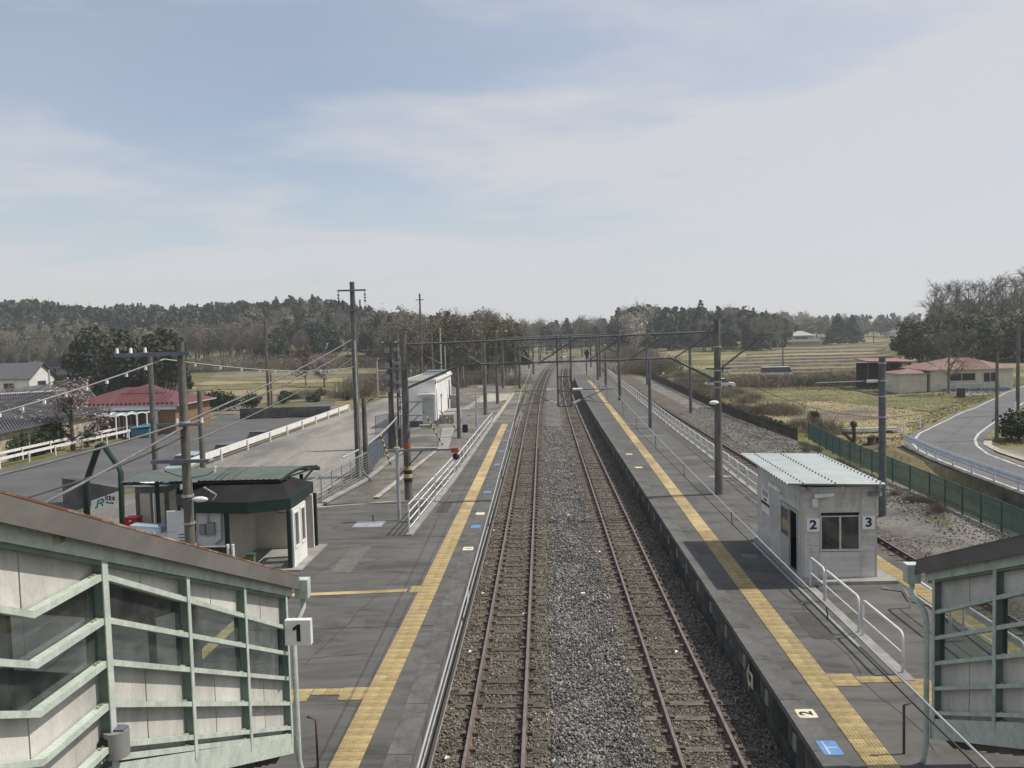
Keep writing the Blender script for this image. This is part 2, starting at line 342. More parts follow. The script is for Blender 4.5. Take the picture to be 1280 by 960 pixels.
def dup(root, delta, label=None, group=None):
    d = Vector(delta)
    def cp(o, par):
        c = o.copy(); COL.objects.link(c); WL[c.name] = WL[o.name] + d
        if par: c.parent = par
        else: c.location = Vector(o.location) + d
        for ch in o.children: cp(ch, c)
        return c
    r = cp(root, None)
    if label: r['label'] = label
    if group: r['group'] = group
    return r
def lr(a, b, t): return a + (b - a) * t
def itp(x, xs, ys): return float(np.interp(x, xs, ys))
def npmesh(name, V, F, mats, mi=None):
    me = bpy.data.meshes.new(name); V = np.asarray(V, np.float32); F = np.asarray(F, np.int32); k = F.shape[1]
    me.vertices.add(len(V)); me.vertices.foreach_set('co', V.ravel()); me.loops.add(F.size); me.loops.foreach_set('vertex_index', F.ravel())
    me.polygons.add(len(F)); me.polygons.foreach_set('loop_start', np.arange(0, F.size, k, dtype=np.int32)); me.polygons.foreach_set('loop_total', np.full(len(F), k, np.int32))
    for n in mats: me.materials.append(MT[n])
    if mi is not None: me.polygons.foreach_set('material_index', np.asarray(mi, np.int32))
    me.update(calc_edges=True); return me
def text(body, size, matname, parent, world, rot, name='lettering', bold=0.0, sx=1.0, depth=0.004):
    cu = bpy.data.curves.new(name, 'FONT'); cu.body = body; cu.size = size; cu.align_x = 'CENTER'; cu.align_y = 'CENTER'; cu.extrude = depth; cu.offset = bold
    cu.materials.append(MT[matname]); tmp = bpy.data.objects.new(name, cu); COL.objects.link(tmp)
    me = bpy.data.meshes.new_from_object(tmp); bpy.data.objects.remove(tmp); me.name = name
    o = bpy.data.objects.new(name, me); COL.objects.link(o)
    o.parent = parent; o.location = Vector(world) - WL[parent.name]; o.rotation_euler = rot; o.scale = (sx, 1, 1); WL[o.name] = Vector(world); return o

def curve(y): return 0.0 if y < 62 else (y - 62) ** 2 / 7000.0       # the line bends gently to the right
def cnp(y): return np.where(y < 62, 0, (y - 62) ** 2 / 7000.0)
# ------------------------------------------------------------------ terrain
def sst(x, a, b):
    t = np.clip((x - a) / (b - a), 0, 1); return t * t * (3 - 2 * t)
def vn(x, y, s, k):
    return np.sin(x / s * 1.7 + k) * np.cos(y / s * 1.3 + k * 2.1) + 0.5 * np.sin(x / s * 3.9 + k * 3) * np.sin(y / s * 3.1 + k)
def H(x, y):
    x = np.asarray(x, float); y = np.asarray(y, float); xs = x - np.where(y < 600, cnp(y), cnp(np.array(600.0)))
    near = 1 - sst(y, 105, 150)
    z = np.zeros_like(xs) - 0.06
    z += near * (0.99 * (sst(-xs, 2.7, 4.2) - 1.45 * sst(-xs, 21.0, 24.5)))
    z += (1 - near) * (-0.25) * sst(-xs, 30, 40)
    ditch = sst(xs, 18.4, 19.4) * (1 - sst(xs, 22.6, 22.8)) * (1 - sst(y, 52, 60))
    z -= 1.5 * ditch
    z += 0.45 * np.exp(-((xs - 16.3) / 1.5) ** 2) * (1 - sst(y, 60, 75)) * (y > 10) * (1 + 0.3 * vn(x, y, 2.0, 1))
    z -= 0.1 * sst(xs, 19, 23) * sst(y, 60, 75) * (1 - sst(y, 300, 400)) * (1 - sst(xs, 40, 46) * (1 - sst(y, 120, 140)))
    # wooded hills
    z += 21 * sst(y + 0.12 * x, 280, 430) * sst(-x, 55, 130)
    z += 7 * sst(y, 240, 330) * sst(-x, 25, 70) * (1 - sst(-x, 80, 160))
    z += 8 * np.exp(-(((x - 68) / 34) ** 2 + ((y - 410) / 52) ** 2))
    z += 15 * sst(y - 0.35 * (x - 85), 195, 265) * sst(x / np.maximum(y, 1.0), 0.425, 0.475) * sst(x, 70, 80) * (1 - sst(y, 400, 520))
    z += 13 * sst(y, 560, 800) * (1 - 0.5 * sst(np.abs(x - 330), 0, 120) + 0.0)
    z += 9 * sst(y, 900, 1700)
    z += 0.12 * vn(x, y, 9.0, 0.7) * sst(np.abs(xs), 26, 40) + 1.2 * vn(x, y, 55, 2.0) * sst(y, 300, 420)
    return z
def Hs(x, y): return float(H(np.array([x]), np.array([y]))[0])
gx = np.concatenate([-np.geomspace(7000, 62, 46), np.arange(-60, 60.1, 0.75), np.geomspace(62, 7000, 46)])
gyv = np.concatenate([[-4000, -900, -200, -60, -20], np.arange(0, 130, 0.9), np.geomspace(131, 9000, 120)])
X, Y = np.meshgrid(gx, gyv); Z = H(X, Y)
nx, ny = len(gx), len(gyv); idx = np.arange(nx * ny).reshape(ny, nx)
Fq = np.stack([idx[:-1, :-1], idx[:-1, 1:], idx[1:, 1:], idx[1:, :-1]], -1).reshape(-1, 4)
g = link('ground', npmesh('ground', np.stack([X, Y, Z], -1).reshape(-1, 3), Fq, ['terrain'])); struct(g)
g.data.polygons.foreach_set('use_smooth', np.ones(len(Fq), bool))

def drape(name, poly, matname, lift=0.02, step=1.0, parent=None, flat=None):
    if name in ('field', 'garden', 'gravel_bank', 'gravel_lot', 'yard'):          # ragged edges
        am = 0.55 if name in ('field', 'garden') else 0.18; q = []
        for (ax, ay), (bx2, by2) in zip(poly, poly[1:] + poly[:1]):
            L = math.hypot(bx2 - ax, by2 - ay); n = max(1, int(L / 1.4))
            for k in range(n):
                u = k / n; j = 0 if k == 0 else am * (math.sin((ax + u * L) * 1.9 + ay) + 0.8 * math.sin((ay - u * L) * 4.3 + bx2))
                q.append((lr(ax, bx2, u) - (by2 - ay) / L * j, lr(ay, by2, u) + (bx2 - ax) / L * j))
        poly = q
    """a ground sheet: a grid clipped to a polygon outline, lying on the terrain"""
    import bmesh
    bm = bmesh.new(); f = bm.faces.new([bm.verts.new((p[0], p[1], 0)) for p in poly]); xs = [p[0] for p in poly]; ys = [p[1] for p in poly]
    if flat is None:
        for ax, lo, hi in ((0, min(xs), max(xs)), (1, min(ys), max(ys))):
            k = lo + step
            while k < hi - 1e-3:
                no = (1, 0, 0) if ax == 0 else (0, 1, 0); co = (k, 0, 0) if ax == 0 else (0, k, 0)
                bmesh.ops.bisect_plane(bm, geom=bm.verts[:] + bm.edges[:] + bm.faces[:], plane_co=co, plane_no=no); k += step
    for v in bm.verts: v.co.z = (Hs(v.co.x, v.co.y) + lift) if flat is None else flat
    bmesh.ops.recalc_face_normals(bm, faces=bm.faces[:])
    if sum(f.normal.z for f in bm.faces) < 0: bmesh.ops.reverse_faces(bm, faces=bm.faces[:])
    me = bpy.data.meshes.new(name); bm.to_mesh(me); bm.free(); me.materials.append(MT[matname])
    return struct(link(name, me, parent))
def ribbon(name, fl, fr, y0, y1, z, matname, step=3.0, parent=None, thick=0.0):
    ys = np.linspace(y0, y1, max(2, int((y1 - y0) / step) + 1)); b = MB().m(matname)
    vs = []
    for y in ys: vs += [(fl(y), y, z(y) if callable(z) else z), (fr(y), y, z(y) if callable(z) else z)]
    b.add(vs, [(2 * i, 2 * i + 1, 2 * i + 3, 2 * i + 2) for i in range(len(ys) - 1)])
    return b.build(name, parent)

# ballast beds
c = curve
o = struct(ribbon('ballast_bed', lambda y: -2.75 + c(y), lambda y: 5.2 + c(y), 2, 560, 0.0, 'ballast'))
struct(ribbon('ballast_bed', lambda y: 10.9 + c(y), lambda y: 15.6 + c(y), 2, 560, 0.0, 'ballast_rust'))
for cx in (-1.13, 3.03): struct(ribbon('ballast_bed', lambda y: cx - 1.35 + c(y), lambda y: cx + 1.35 + c(y), 2, 560, 0.012, 'ballast_rust'))
drape('gravel_bank', [(13.6, 8), (18.3, 8), (18.6, 30), (18.4, 40), (18.8, 62), (18.2, 80), (18.6, 100), (19.2, 132), (19.5, 150), (15.5, 150), (15.5, 95), (14.0, 60)], 'yard_gravel', 0.03, 1.0)

drape('sidings', [(-13 + c(y), y) for y in np.arange(104, 330, 15)] + [(-2.8 + c(y), y) for y in np.arange(330, 104, -15)], 'yard_gravel', 0.03, 4.0)
drape('sidings', [(5.3 + c(y), y) for y in np.arange(150, 330, 12)] + [(17 + c(y), y) for y in np.arange(330, 150, -12)], 'yard_gravel', 0.03, 4.0)
# tracks: rails, sleepers, clips
SL_N = 140; SL_D = 0.665
slm = MB().m('sleeper').box(-1.0, 1.0, -0.095, 0.095, -0.09, 0.046).mesh('sleeper')
def track(cx, label, y1, nsl):
    t = thing('railway_track', label, 'railway track', (cx, 6, 0))
    for sx in (-0.565, 0.565):
        ys = np.concatenate([np.arange(6, 62, 8.0), np.arange(62, y1, 6.0)]); b = MB(); prof = [(-0.065, 0.05), (0.065, 0.05), (0.03, 0.09), (0.033, 0.148), (0.033, 0.17), (-0.033, 0.17), (-0.033, 0.148), (-0.03, 0.09)]
        n = len(prof); vs = []
        for y in ys: vs += [(cx + sx + c(y) + px * (1 if y < 90 else 1.3), y, pz) for px, pz in prof]
        b.m('rust'); fs = []
        for i in range(len(ys) - 1):
            for k in range(n):
                if k != 4: fs.append((i * n + k, (i + 1) * n + k, (i + 1) * n + (k + 1) % n, i * n + (k + 1) % n))
        b.add(vs, fs); b.m('railtop'); b.add([v for v in vs], [(i * n + 4, (i + 1) * n + 4, (i + 1) * n + 5, i * n + 5) for i in range(len(ys) - 1)])
        b.build('rail', t)
    clip = MB().m('rust'); rest = MB().m('sleeper')
    for i in range(int((min(y1, 300) - 8) / SL_D)):
        y = 8 + i * SL_D + random.uniform(-0.02, 0.02)
        if i < nsl: link('sleeper', slm, t, (cx + c(y) + random.uniform(-0.03, 0.03), y, random.uniform(-0.03, 0.008)))
        elif y < 200: rest.box(cx + c(y) - 1, cx + c(y) + 1, y - 0.11, y + 0.11, -0.05, 0.05)
        if y < 60:
            for sx in (-0.565, 0.565):
                for q in (-0.12, 0.12): clip.box(cx + sx + q - 0.05, cx + sx + q + 0.05, y - 0.06, y + 0.06, 0.04, 0.10)
    stuff(rest.build('sleeper', t)); stuff(clip.build('rail_clip', t)); return t
track(-1.13, 'rusty railway track beside the platform with the number 1 sign', 520, 150)
track(3.03, 'rusty railway track beside the island platform, next to the wide strip of grey ballast', 520, 150)
track(12.25, 'single track behind the waiting hut, mostly hidden by the island platform', 520, 40)

# loose ballast stones
def stones(name, n, fx0, fx1, y0, y1, s0, s1, mname, dens=1.0, parent=None, zf=None):
    u = R.rand(n); y = 1 / (1 / y0 + u * (1 / y1 - 1 / y0)) if dens else y0 + u * (y1 - y0)
    x = fx0 + R.rand(n) * (fx1 - fx0) + cnp(y); z = (zf(x, y) if zf else (0.025 * (1 + vn(x, y, 1.1, 0.4)) if mname == 'stone_grey' else 0.004 * (1 + vn(x, y, 0.7, 0.4)))) + R.rand(n) * 0.03
    base = np.array([(1, 0, 0), (-1, 0, 0), (0, 1, 0), (0, -1, 0), (0, 0, 1), (0, 0, -1)], float)
    tri = np.array([(0, 2, 4), (2, 1, 4), (1, 3, 4), (3, 0, 4), (2, 0, 5), (1, 2, 5), (3, 1, 5), (0, 3, 5)])
    s = (s0 + R.rand(n) ** 2 * (s1 - s0)) * (0.75 + 0.4 * np.clip((y - 12) / 40, 0, 1.6))
    v = base[None] * (0.6 + 0.8 * R.rand(n, 6, 1)) * np.array([1, 1, 0.75])
    q = R.randn(n, 4); q /= np.linalg.norm(q, axis=1)[:, None]; w, a, b_, c_ = q.T
    M3 = np.stack([1 - 2 * (b_ * b_ + c_ * c_), 2 * (a * b_ - c_ * w), 2 * (a * c_ + b_ * w), 2 * (a * b_ + c_ * w), 1 - 2 * (a * a + c_ * c_), 2 * (b_ * c_ - a * w), 2 * (a * c_ - b_ * w), 2 * (b_ * c_ + a * w), 1 - 2 * (a * a + b_ * b_)], -1).reshape(n, 3, 3)
    v = np.einsum('nij,nkj->nki', M3, v) * s[:, None, None] + np.stack([x, y, z], -1)[:, None]
    Fv = (tri[None] + (np.arange(n) * 6)[:, None, None]).reshape(-1, 3)
    return stuff(link(name, npmesh(name, v.reshape(-1, 3), Fv, [mname]), parent), *( () ))
def gstuff(o, label): o['label'] = label; o['category'] = 'gravel'
gstuff(stones('gravel', 30000, 0.0, 1.95, 9, 75, 0.028, 0.06, 'stone_grey'), 'clean grey ballast stones in the strip between the two main tracks')
gstuff(stones('gravel', 28000, -2.45, -0.05, 9, 80, 0.024, 0.052, 'stone_rust'), 'brownish ballast stones around the track by platform 1')
gstuff(stones('gravel', 34000, 1.8, 4.5, 9, 80, 0.024, 0.052, 'stone_rust'), 'brownish ballast stones around the track by the island platform')
gstuff(stones('gravel', 17000, 13.2, 18.2, 26, 90, 0.02, 0.06, 'stone_grey', 0, zf=lambda x, y: H(x, y) + 0.03), 'loose stones on the bank between the far track and the green fence')

# platforms ----------------------------------------------------------
e1 = lambda y: -2.47 + c(y); e2 = lambda y: 4.53 + c(y); e3 = lambda y: 10.85 + c(y)
PZ = 1.0
ys = list(np.arange(4, 70.1, 2.0))
def platform_slab(name, outline, z, matname='asphalt', parent=None, zb=-0.2):
    b = MB().m(matname); n = len(outline); b.add([(x, y, z) for x, y in outline], [tuple(range(n))])
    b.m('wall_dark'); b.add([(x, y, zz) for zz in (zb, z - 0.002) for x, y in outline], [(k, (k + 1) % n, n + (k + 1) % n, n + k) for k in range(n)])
    return struct(b.build(name, parent))
tl = lambda y: itp(y, [13, 23, 42, 68], [-3.84, -3.74, -3.62, -3.50])     # inner side of the yellow strip, platform 1
out = [(e1(y) - 0.012, y) for y in ys]
left = [(-4.15, 70), (-4.3, 68.5), (-4.95, 42.3), (-5.15, 37), (-10.35, 35.5), (-10.3, 27), (-21, 27), (-21, 4)]
p1 = platform_slab('platform', out + left, PZ)
p1b = platform_slab('platform', [(e1(y) - 0.3, y) for y in np.arange(70.02, 112, 4)] + [(-5.6, 110), (-4.7, 70.02)], 0.86, 'yard_gravel')
ys2 = list(np.arange(4, 150, 3.0))
p2 = platform_slab('platform', [(e3(y), y) for y in ys2][::1] + [(e2(y) + 0.012, y) for y in ys2][::-1], PZ)
def edge_slabs(parent, ef, sgn, wd, y0, y1, ln):
    y = y0; k = 0
    me = MB().m('edge').box(min(0, sgn * wd), max(0, sgn * wd), 0.008, ln - 0.008, -0.12, 0.012).mesh('edge_slab')
    while y < y1:
        o = link('edge_slab', me, parent, (ef(y + ln / 2), y, PZ)); o.rotation_euler = (0, 0, -math.atan((ef(y + ln) - ef(y)) / ln)); y += ln
    return
edge_slabs(p1, lambda y: e1(y) + 0.03, -1, 0.46, 6, 69, 2.0)
edge_slabs(p2, lambda y: e2(y) - 0.03, 1, 0.46, 6, 146, 2.0)
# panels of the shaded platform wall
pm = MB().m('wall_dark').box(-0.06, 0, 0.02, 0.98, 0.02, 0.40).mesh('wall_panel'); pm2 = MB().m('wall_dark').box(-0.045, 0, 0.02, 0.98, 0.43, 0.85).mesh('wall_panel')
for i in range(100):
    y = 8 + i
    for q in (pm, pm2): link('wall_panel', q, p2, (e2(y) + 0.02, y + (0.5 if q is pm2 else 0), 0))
pb = MB().m('concrete').box(-0.072, 0, -0.09, 0.09, 0.5, 0.80).mesh('wall_patch')
for i in range(34): y = 9.3 + i * 1.9; link('wall_patch', pb, p2, (e2(y) + 0.02, y, 0))
# platform-1 wall: pale ledge and pipe along the edge
for z0, w, nme, mm in ((0.62, 0.02, 'wall_pipe', 'galv'), (0.25, 0.045, 'wall_ledge', 'concrete')):
    b = MB().m(mm); b.tube([(e1(y) + 0.10 + w, y, z0) for y in np.arange(6, 90, 4)], w); b.build(nme, p1)
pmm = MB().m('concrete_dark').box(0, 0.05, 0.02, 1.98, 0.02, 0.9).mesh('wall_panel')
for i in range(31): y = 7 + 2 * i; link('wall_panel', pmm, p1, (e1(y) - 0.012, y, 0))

# tactile paving ------------------------------------------------------
tile = MB().m('yellow').box(-0.128, 0.128, 0.003, 0.297, 0, 0.014)
for k in range(4): tile.box(-0.1 + k * 0.06, -0.08 + k * 0.06, 0.02, 0.28, 0.0139, 0.02)
tile = tile.mesh('tactile_tile')
def tactile(parent, fl, y0, ynear, y1, extra=()):
    y = y0
    while y < ynear:
        for k in (0, 1): link('tactile_tile', tile, parent, (fl(y) + 0.13 + 0.262 * k, y, PZ + 0.002))
        y += 0.3
    r = ribbon('tactile_strip', lambda v: fl(v), lambda v: fl(v) + 0.52, ynear, y1, PZ + 0.012, 'yellow_far', 2.0, parent); return r
def tiles_row(parent, pts):
    for x, y in pts: link('tactile_tile', tile, parent, (x, y, PZ + 0.002))
tr2 = lambda y: itp(y, [13, 23, 33, 56, 120], [5.22, 5.38, 5.55, 5.92, 6.9])
tactile(p1, tl, 10.5, 30, 68.3)
tactile(p2, tr2, 10.5, 30, 130)
tr3 = lambda y: 10.0 + c(y)
tactile(p2, tr3, 14, 26, 33)
# a cream seam beside each strip
# branches that lead to the stairs
tiles_row(p1, [(tl(16.5) - 0.14 - 0.262 * k, 16.2 + 0.3 * j) for k in range(2) for j in range(2)])
tiles_row(p1, [(-4.28 - 0.27 * k, 16.45) for k in range(3)] + [(-5.1 - 0.262 * k, 16.15 + 0.3 * j) for k in range(2) for j in range(2)])
tiles_row(p1, [(-5.36, 15.85 - 0.3 * j) for j in range(7)])
tiles_row(p1, [(tl(23.5) - 0.14, 23.2 + 0.3 * j) for j in range(2)])
ribbon_b = MB().m('yellow_far').add([(-10.2, 23.05, PZ + 0.012), (-10.2, 22.78, PZ + 0.012), (-4.1, 23.28, PZ + 0.012), (-4.1, 23.55, PZ + 0.012)], [(0, 1, 2, 3)]); ribbon_b.build('tactile_strip', p1)
MB().m('yellow_far').add([(-8.35, 16.0, PZ + 0.013), (-8.05, 16.0, PZ + 0.013), (-8.0, 22.88, PZ + 0.013), (-8.3, 22.86, PZ + 0.013)], [(0, 1, 2, 3)]).build('tactile_strip', p1)
tiles_row(p2, [(tr2(16.8) + 0.66 + 0.262 * k, 16.6 + 0.3 * j) for k in range(2) for j in range(2)])
tiles_row(p2, [(tr2(16.8) + 1.2 + 0.27 * k, 16.75) for k in range(4)] + [(7.4 + 0.262 * k, 16.0 + 0.3 * j) for k in range(2) for j in range(3)])
tiles_row(p2, [(7.4, 15.7 - 0.3 * j) for j in range(7)])
# floor marks
def floor_mark(name, x, y, w, l, matname, parent, chars=None, cm='black', sz=0.3, rot=pi, lines=None, z=PZ + 0.012):
    b = MB().m(matname); pts = []
    for cx_, cy_, a0 in ((w / 2 - 0.05, l / 2 - 0.05, 0), (-w / 2 + 0.05, l / 2 - 0.05, pi / 2), (-w / 2 + 0.05, -l / 2 + 0.05, pi), (w / 2 - 0.05, -l / 2 + 0.05, 1.5 * pi)):
        for k in range(4): a = a0 + k * pi / 6; pts.append((x + cx_ + 0.05 * math.cos(a), y + cy_ + 0.05 * math.sin(a), z))
    b.prism(pts, (0, 0, 0.005)); o = b.build(name, parent)
    return o
mk = floor_mark('floor_number', 4.83, 15.4, 0.36, 0.36, 'cream_mark', p2); WL[mk.name] = Vector((0, 0, 0))
t_ = text('2', 0.34, 'black', mk, (4.83, 15.4, PZ + 0.019), (0, 0, pi / 2), 'digit', 0.006); 
mk = floor_mark('boarding_mark', 4.82, 14.1, 0.34, 0.5, 'blue_mark', p2); WL[mk.name] = Vector((0, 0, 0))
b = MB().m('line_white').box(4.74, 4.765, 13.88, 14.32, PZ + 0.0165, PZ + 0.021).box(4.765, 4.95, 14.09, 14.115, PZ + 0.0165, PZ + 0.021); b.build('white_line', mk)
for y, mm in ((28.0, 'cream_mark'), (31.3, 'blue_mark'), (33.6, 'cream_mark'), (38.3, 'blue_mark'), (46.6, 'blue_mark'), (52, 'blue_mark'), (57.4, 'blue_mark'), (63, 'blue_mark')):
    mk = floor_mark('boarding_mark' if mm == 'blue_mark' else 'floor_number', e1(y) - 0.25, y, 0.36, 0.45, mm, p1); WL[mk.name] = Vector((0, 0, 0))
    if mm == 'cream_mark' and y < 30: text('1', 0.3, 'black', mk, (e1(y) - 0.25, y, PZ + 0.019), (0, 0, -pi / 2), 'digit', 0.006)
for y in (44.5, 49.5):
    mk = floor_mark('floor_number', e2(y) + 0.55, y, 0.4, 0.4, 'cream_mark', p2)
for x, y, w, l in ((8.2, 41, 1.1, 0.5), (7.7, 71, 1.2, 0.4), (6.6, 66, 1.4, 0.25), (6.8, 58, 1.6, 0.2)):
    MB().m('concrete').box(x, x + w, y, y + l, PZ + 0.001, PZ + 0.006).build('repair_patch', p2)
MB().m('galv').box(-7.6, -6.45, 31.6, 32.6, PZ + 0.001, PZ + 0.008).build('steel_cover', p1)
for x, y, w_, l_ in ((6.3, 26.2, 0.5, 0.5), (8.6, 34.5, 0.6, 0.6), (7.2, 52, 0.6, 0.6)): MB().m('steel_dark').box(x, x + w_, y, y + l_, PZ + 0.001, PZ + 0.007).build('drain_cover', p2)
for x, y, w_, l_ in ((-8.7, 20.9, 0.6, 0.6), (-6.2, 26.5, 0.5, 0.5)): MB().m('steel_dark').box(x, x + w_, y, y + l_, PZ + 0.001, PZ + 0.007).build('drain_cover', p1)
MM('asphalt_new', (0.070, 0.069, 0.067), 0.92, 0.12, 1.5, fine=0.15, bump=0.2, bscale=80); MM('asphalt_old', (0.135, 0.131, 0.124), 0.92, 0.12, 1.5, fine=0.15, bump=0.2, bscale=80)
for par, x, y, w_, l_, m_ in ((p1, -8.6, 18.2, 1.9, 0.9, 'asphalt_new'), (p1, -6.9, 25.4, 0.7, 3.1, 'asphalt_old'), (p1, -9.8, 31.2, 1.4, 0.7, 'asphalt_old'), (p1, -4.6, 34.0, 0.5, 2.2, 'asphalt_new'), (p1, -4.5, 50.0, 0.6, 3.0, 'asphalt_old'), (p2, 6.2, 19.2, 0.55, 1.9, 'asphalt_new'), (p2, 7.6, 30.2, 1.3, 0.8, 'asphalt_old'), (p2, 6.9, 36.6, 0.6, 2.8, 'asphalt_new'), (p2, 8.0, 15.2, 1.2, 0.7, 'asphalt_old'), (p2, 7.6, 47.0, 1.3, 1.2, 'asphalt_old')):
    j = [(random.uniform(-0.05, 0.05), random.uniform(-0.08, 0.08)) for _ in range(4)]; q = [(x, y), (x + w_, y), (x + w_, y + l_), (x, y + l_)]
    MB().m(m_).prism([(a + da, d + dd_, PZ + 0.0008) for (a, d), (da, dd_) in zip(q, j)], (0, 0, 0.003)).build('repair_patch', par)
for par, x0, y0, dx, dy, n_ in ((p1, -9.3, 17.5, 0.42, 0.10, 13), (p1, -8.0, 22.2, 0.12, 0.55, 14), (p1, -5.6, 18.0, 0.10, 0.7, 12), (p1, -4.7, 38, 0.02, 1.0, 20), (p2, 8.1, 31, -0.06, 0.8, 16)):
    b = MB().m('black'); pts = [(x0 + dx * k + random.uniform(-0.07, 0.07), y0 + dy * k + random.uniform(-0.09, 0.09), PZ + 0.002) for k in range(n_)]
    for a, d in zip(pts, pts[1:]): b.bar(a, d, random.uniform(0.006, 0.014), 0.004)
    b.build('crack', par)
# dark seams in the asphalt
for (x0, y0, x1, y1) in ((-10, 20.2, -2.95, 20.5), (-9, 29.6, -2.95, 29.9), (-4.75, 31, -2.95, 31.05)):
    MB().m('wall_dark').bar((x0, y0, PZ + 0.002), (x1, y1, PZ + 0.002), 0.025, 0.004).build('asphalt_seam', p1)
b = MB().m('black'); pts = [(6.55 + 0.12 * math.sin(k * 1.3) + 0.06 * math.sin(k * 3.1), 14 + k * 0.7, PZ + 0.002) for k in range(15)]
for a, d in zip(pts, pts[1:]): b.bar(a, d, 0.012, 0.004)
b.build('crack', p2)
# stop-position arrows painted as bent plates on the platform faces
def stop_arrow(name, label, x, y, z, face):
    pts = [(0.0, 0.42), (0.0, 0.12), (0.16, 0.12), (0.16, 0.0), (0.42, 0.22), (0.16, 0.30), (0.08, 0.20), (0.08, 0.32)]
    t = thing(name, label, 'sign', (x, y, z)); b = MB().m('cream_mark')
    P = [(-0.55, 0.0), (-0.2, 0.0), (-0.2, -0.18), (0.1, 0.18), (-0.2, 0.5), (-0.2, 0.32), (-0.55, 0.32)]
    def q(u, v): return (x + (0.03 if face > 0 else -0.03), y + u * 0.8, z + v)
    o_, i_ = P, [(lr(-0.2, a, 0.62), lr(0.16, b_, 0.55)) for a, b_ in P]
    for k in range(len(P)):
        kk = (k + 1) % len(P); b.prism([q(*o_[k]), q(*o_[kk]), q(*i_[kk]), q(*i_[k])], (0.02 * face, 0, 0))
    b.build('arrow_outline', t)
    return t
stop_arrow('position_marker', 'cream arrow outline on the shaded wall of the island platform', e2(18.2) - 0.02, 18.4, 0.35, -1)
stop_arrow('position_marker', 'cream arrow plate fixed to the edge of platform 1 above the pipe', e1(24) + 0.06, 24.0, 0.55, 1)
# small paper scraps on the ballast
for k, (px, py) in enumerate(((618, 691 - 28), (604, 742), (559, 948), (588, 815), (655, 768), (846, 815), (750, 690))):
    w = gz(px, py, 0.07); b = MB().m('white'); a = k * 1.1
    b.add([(w.x - 0.045, w.y - 0.035, 0.07), (w.x + 0.04, w.y - 0.03, 0.10), (w.x + 0.05, w.y + 0.035, 0.08), (w.x - 0.03, w.y + 0.04, 0.115)], [(0, 1, 2), (0, 2, 3)])
    b.add([(w.x - 0.02, w.y, 0.07), (w.x + 0.03, w.y, 0.07), (w.x + 0.02, w.y + 0.02, 0.12)], [(0, 1, 2)])
    tag(b.build('paper_scrap'), 'small scrap of white litter lying on the brown ballast', 'litter', 'white scraps on the ballast')
for px, py in ((711, 655), (729, 752)):
    w = gz(px, py, 0); t = thing('marker_post', ('grey cable marker standing in the ballast strip, the farther one', 'small grey peg in the ballast strip, the nearer one')[py > 700], 'marker post', w)
    h = 0.34 if py < 700 else 0.2; MB().m('grey_box').box(w.x - 0.06, w.x + 0.06, w.y - 0.05, w.y + 0.05, 0, h).build('post', t); MB().m('white').box(w.x - 0.065, w.x + 0.065, w.y - 0.055, w.y + 0.055, h + 0.001, h + 0.08).build('cap', t)
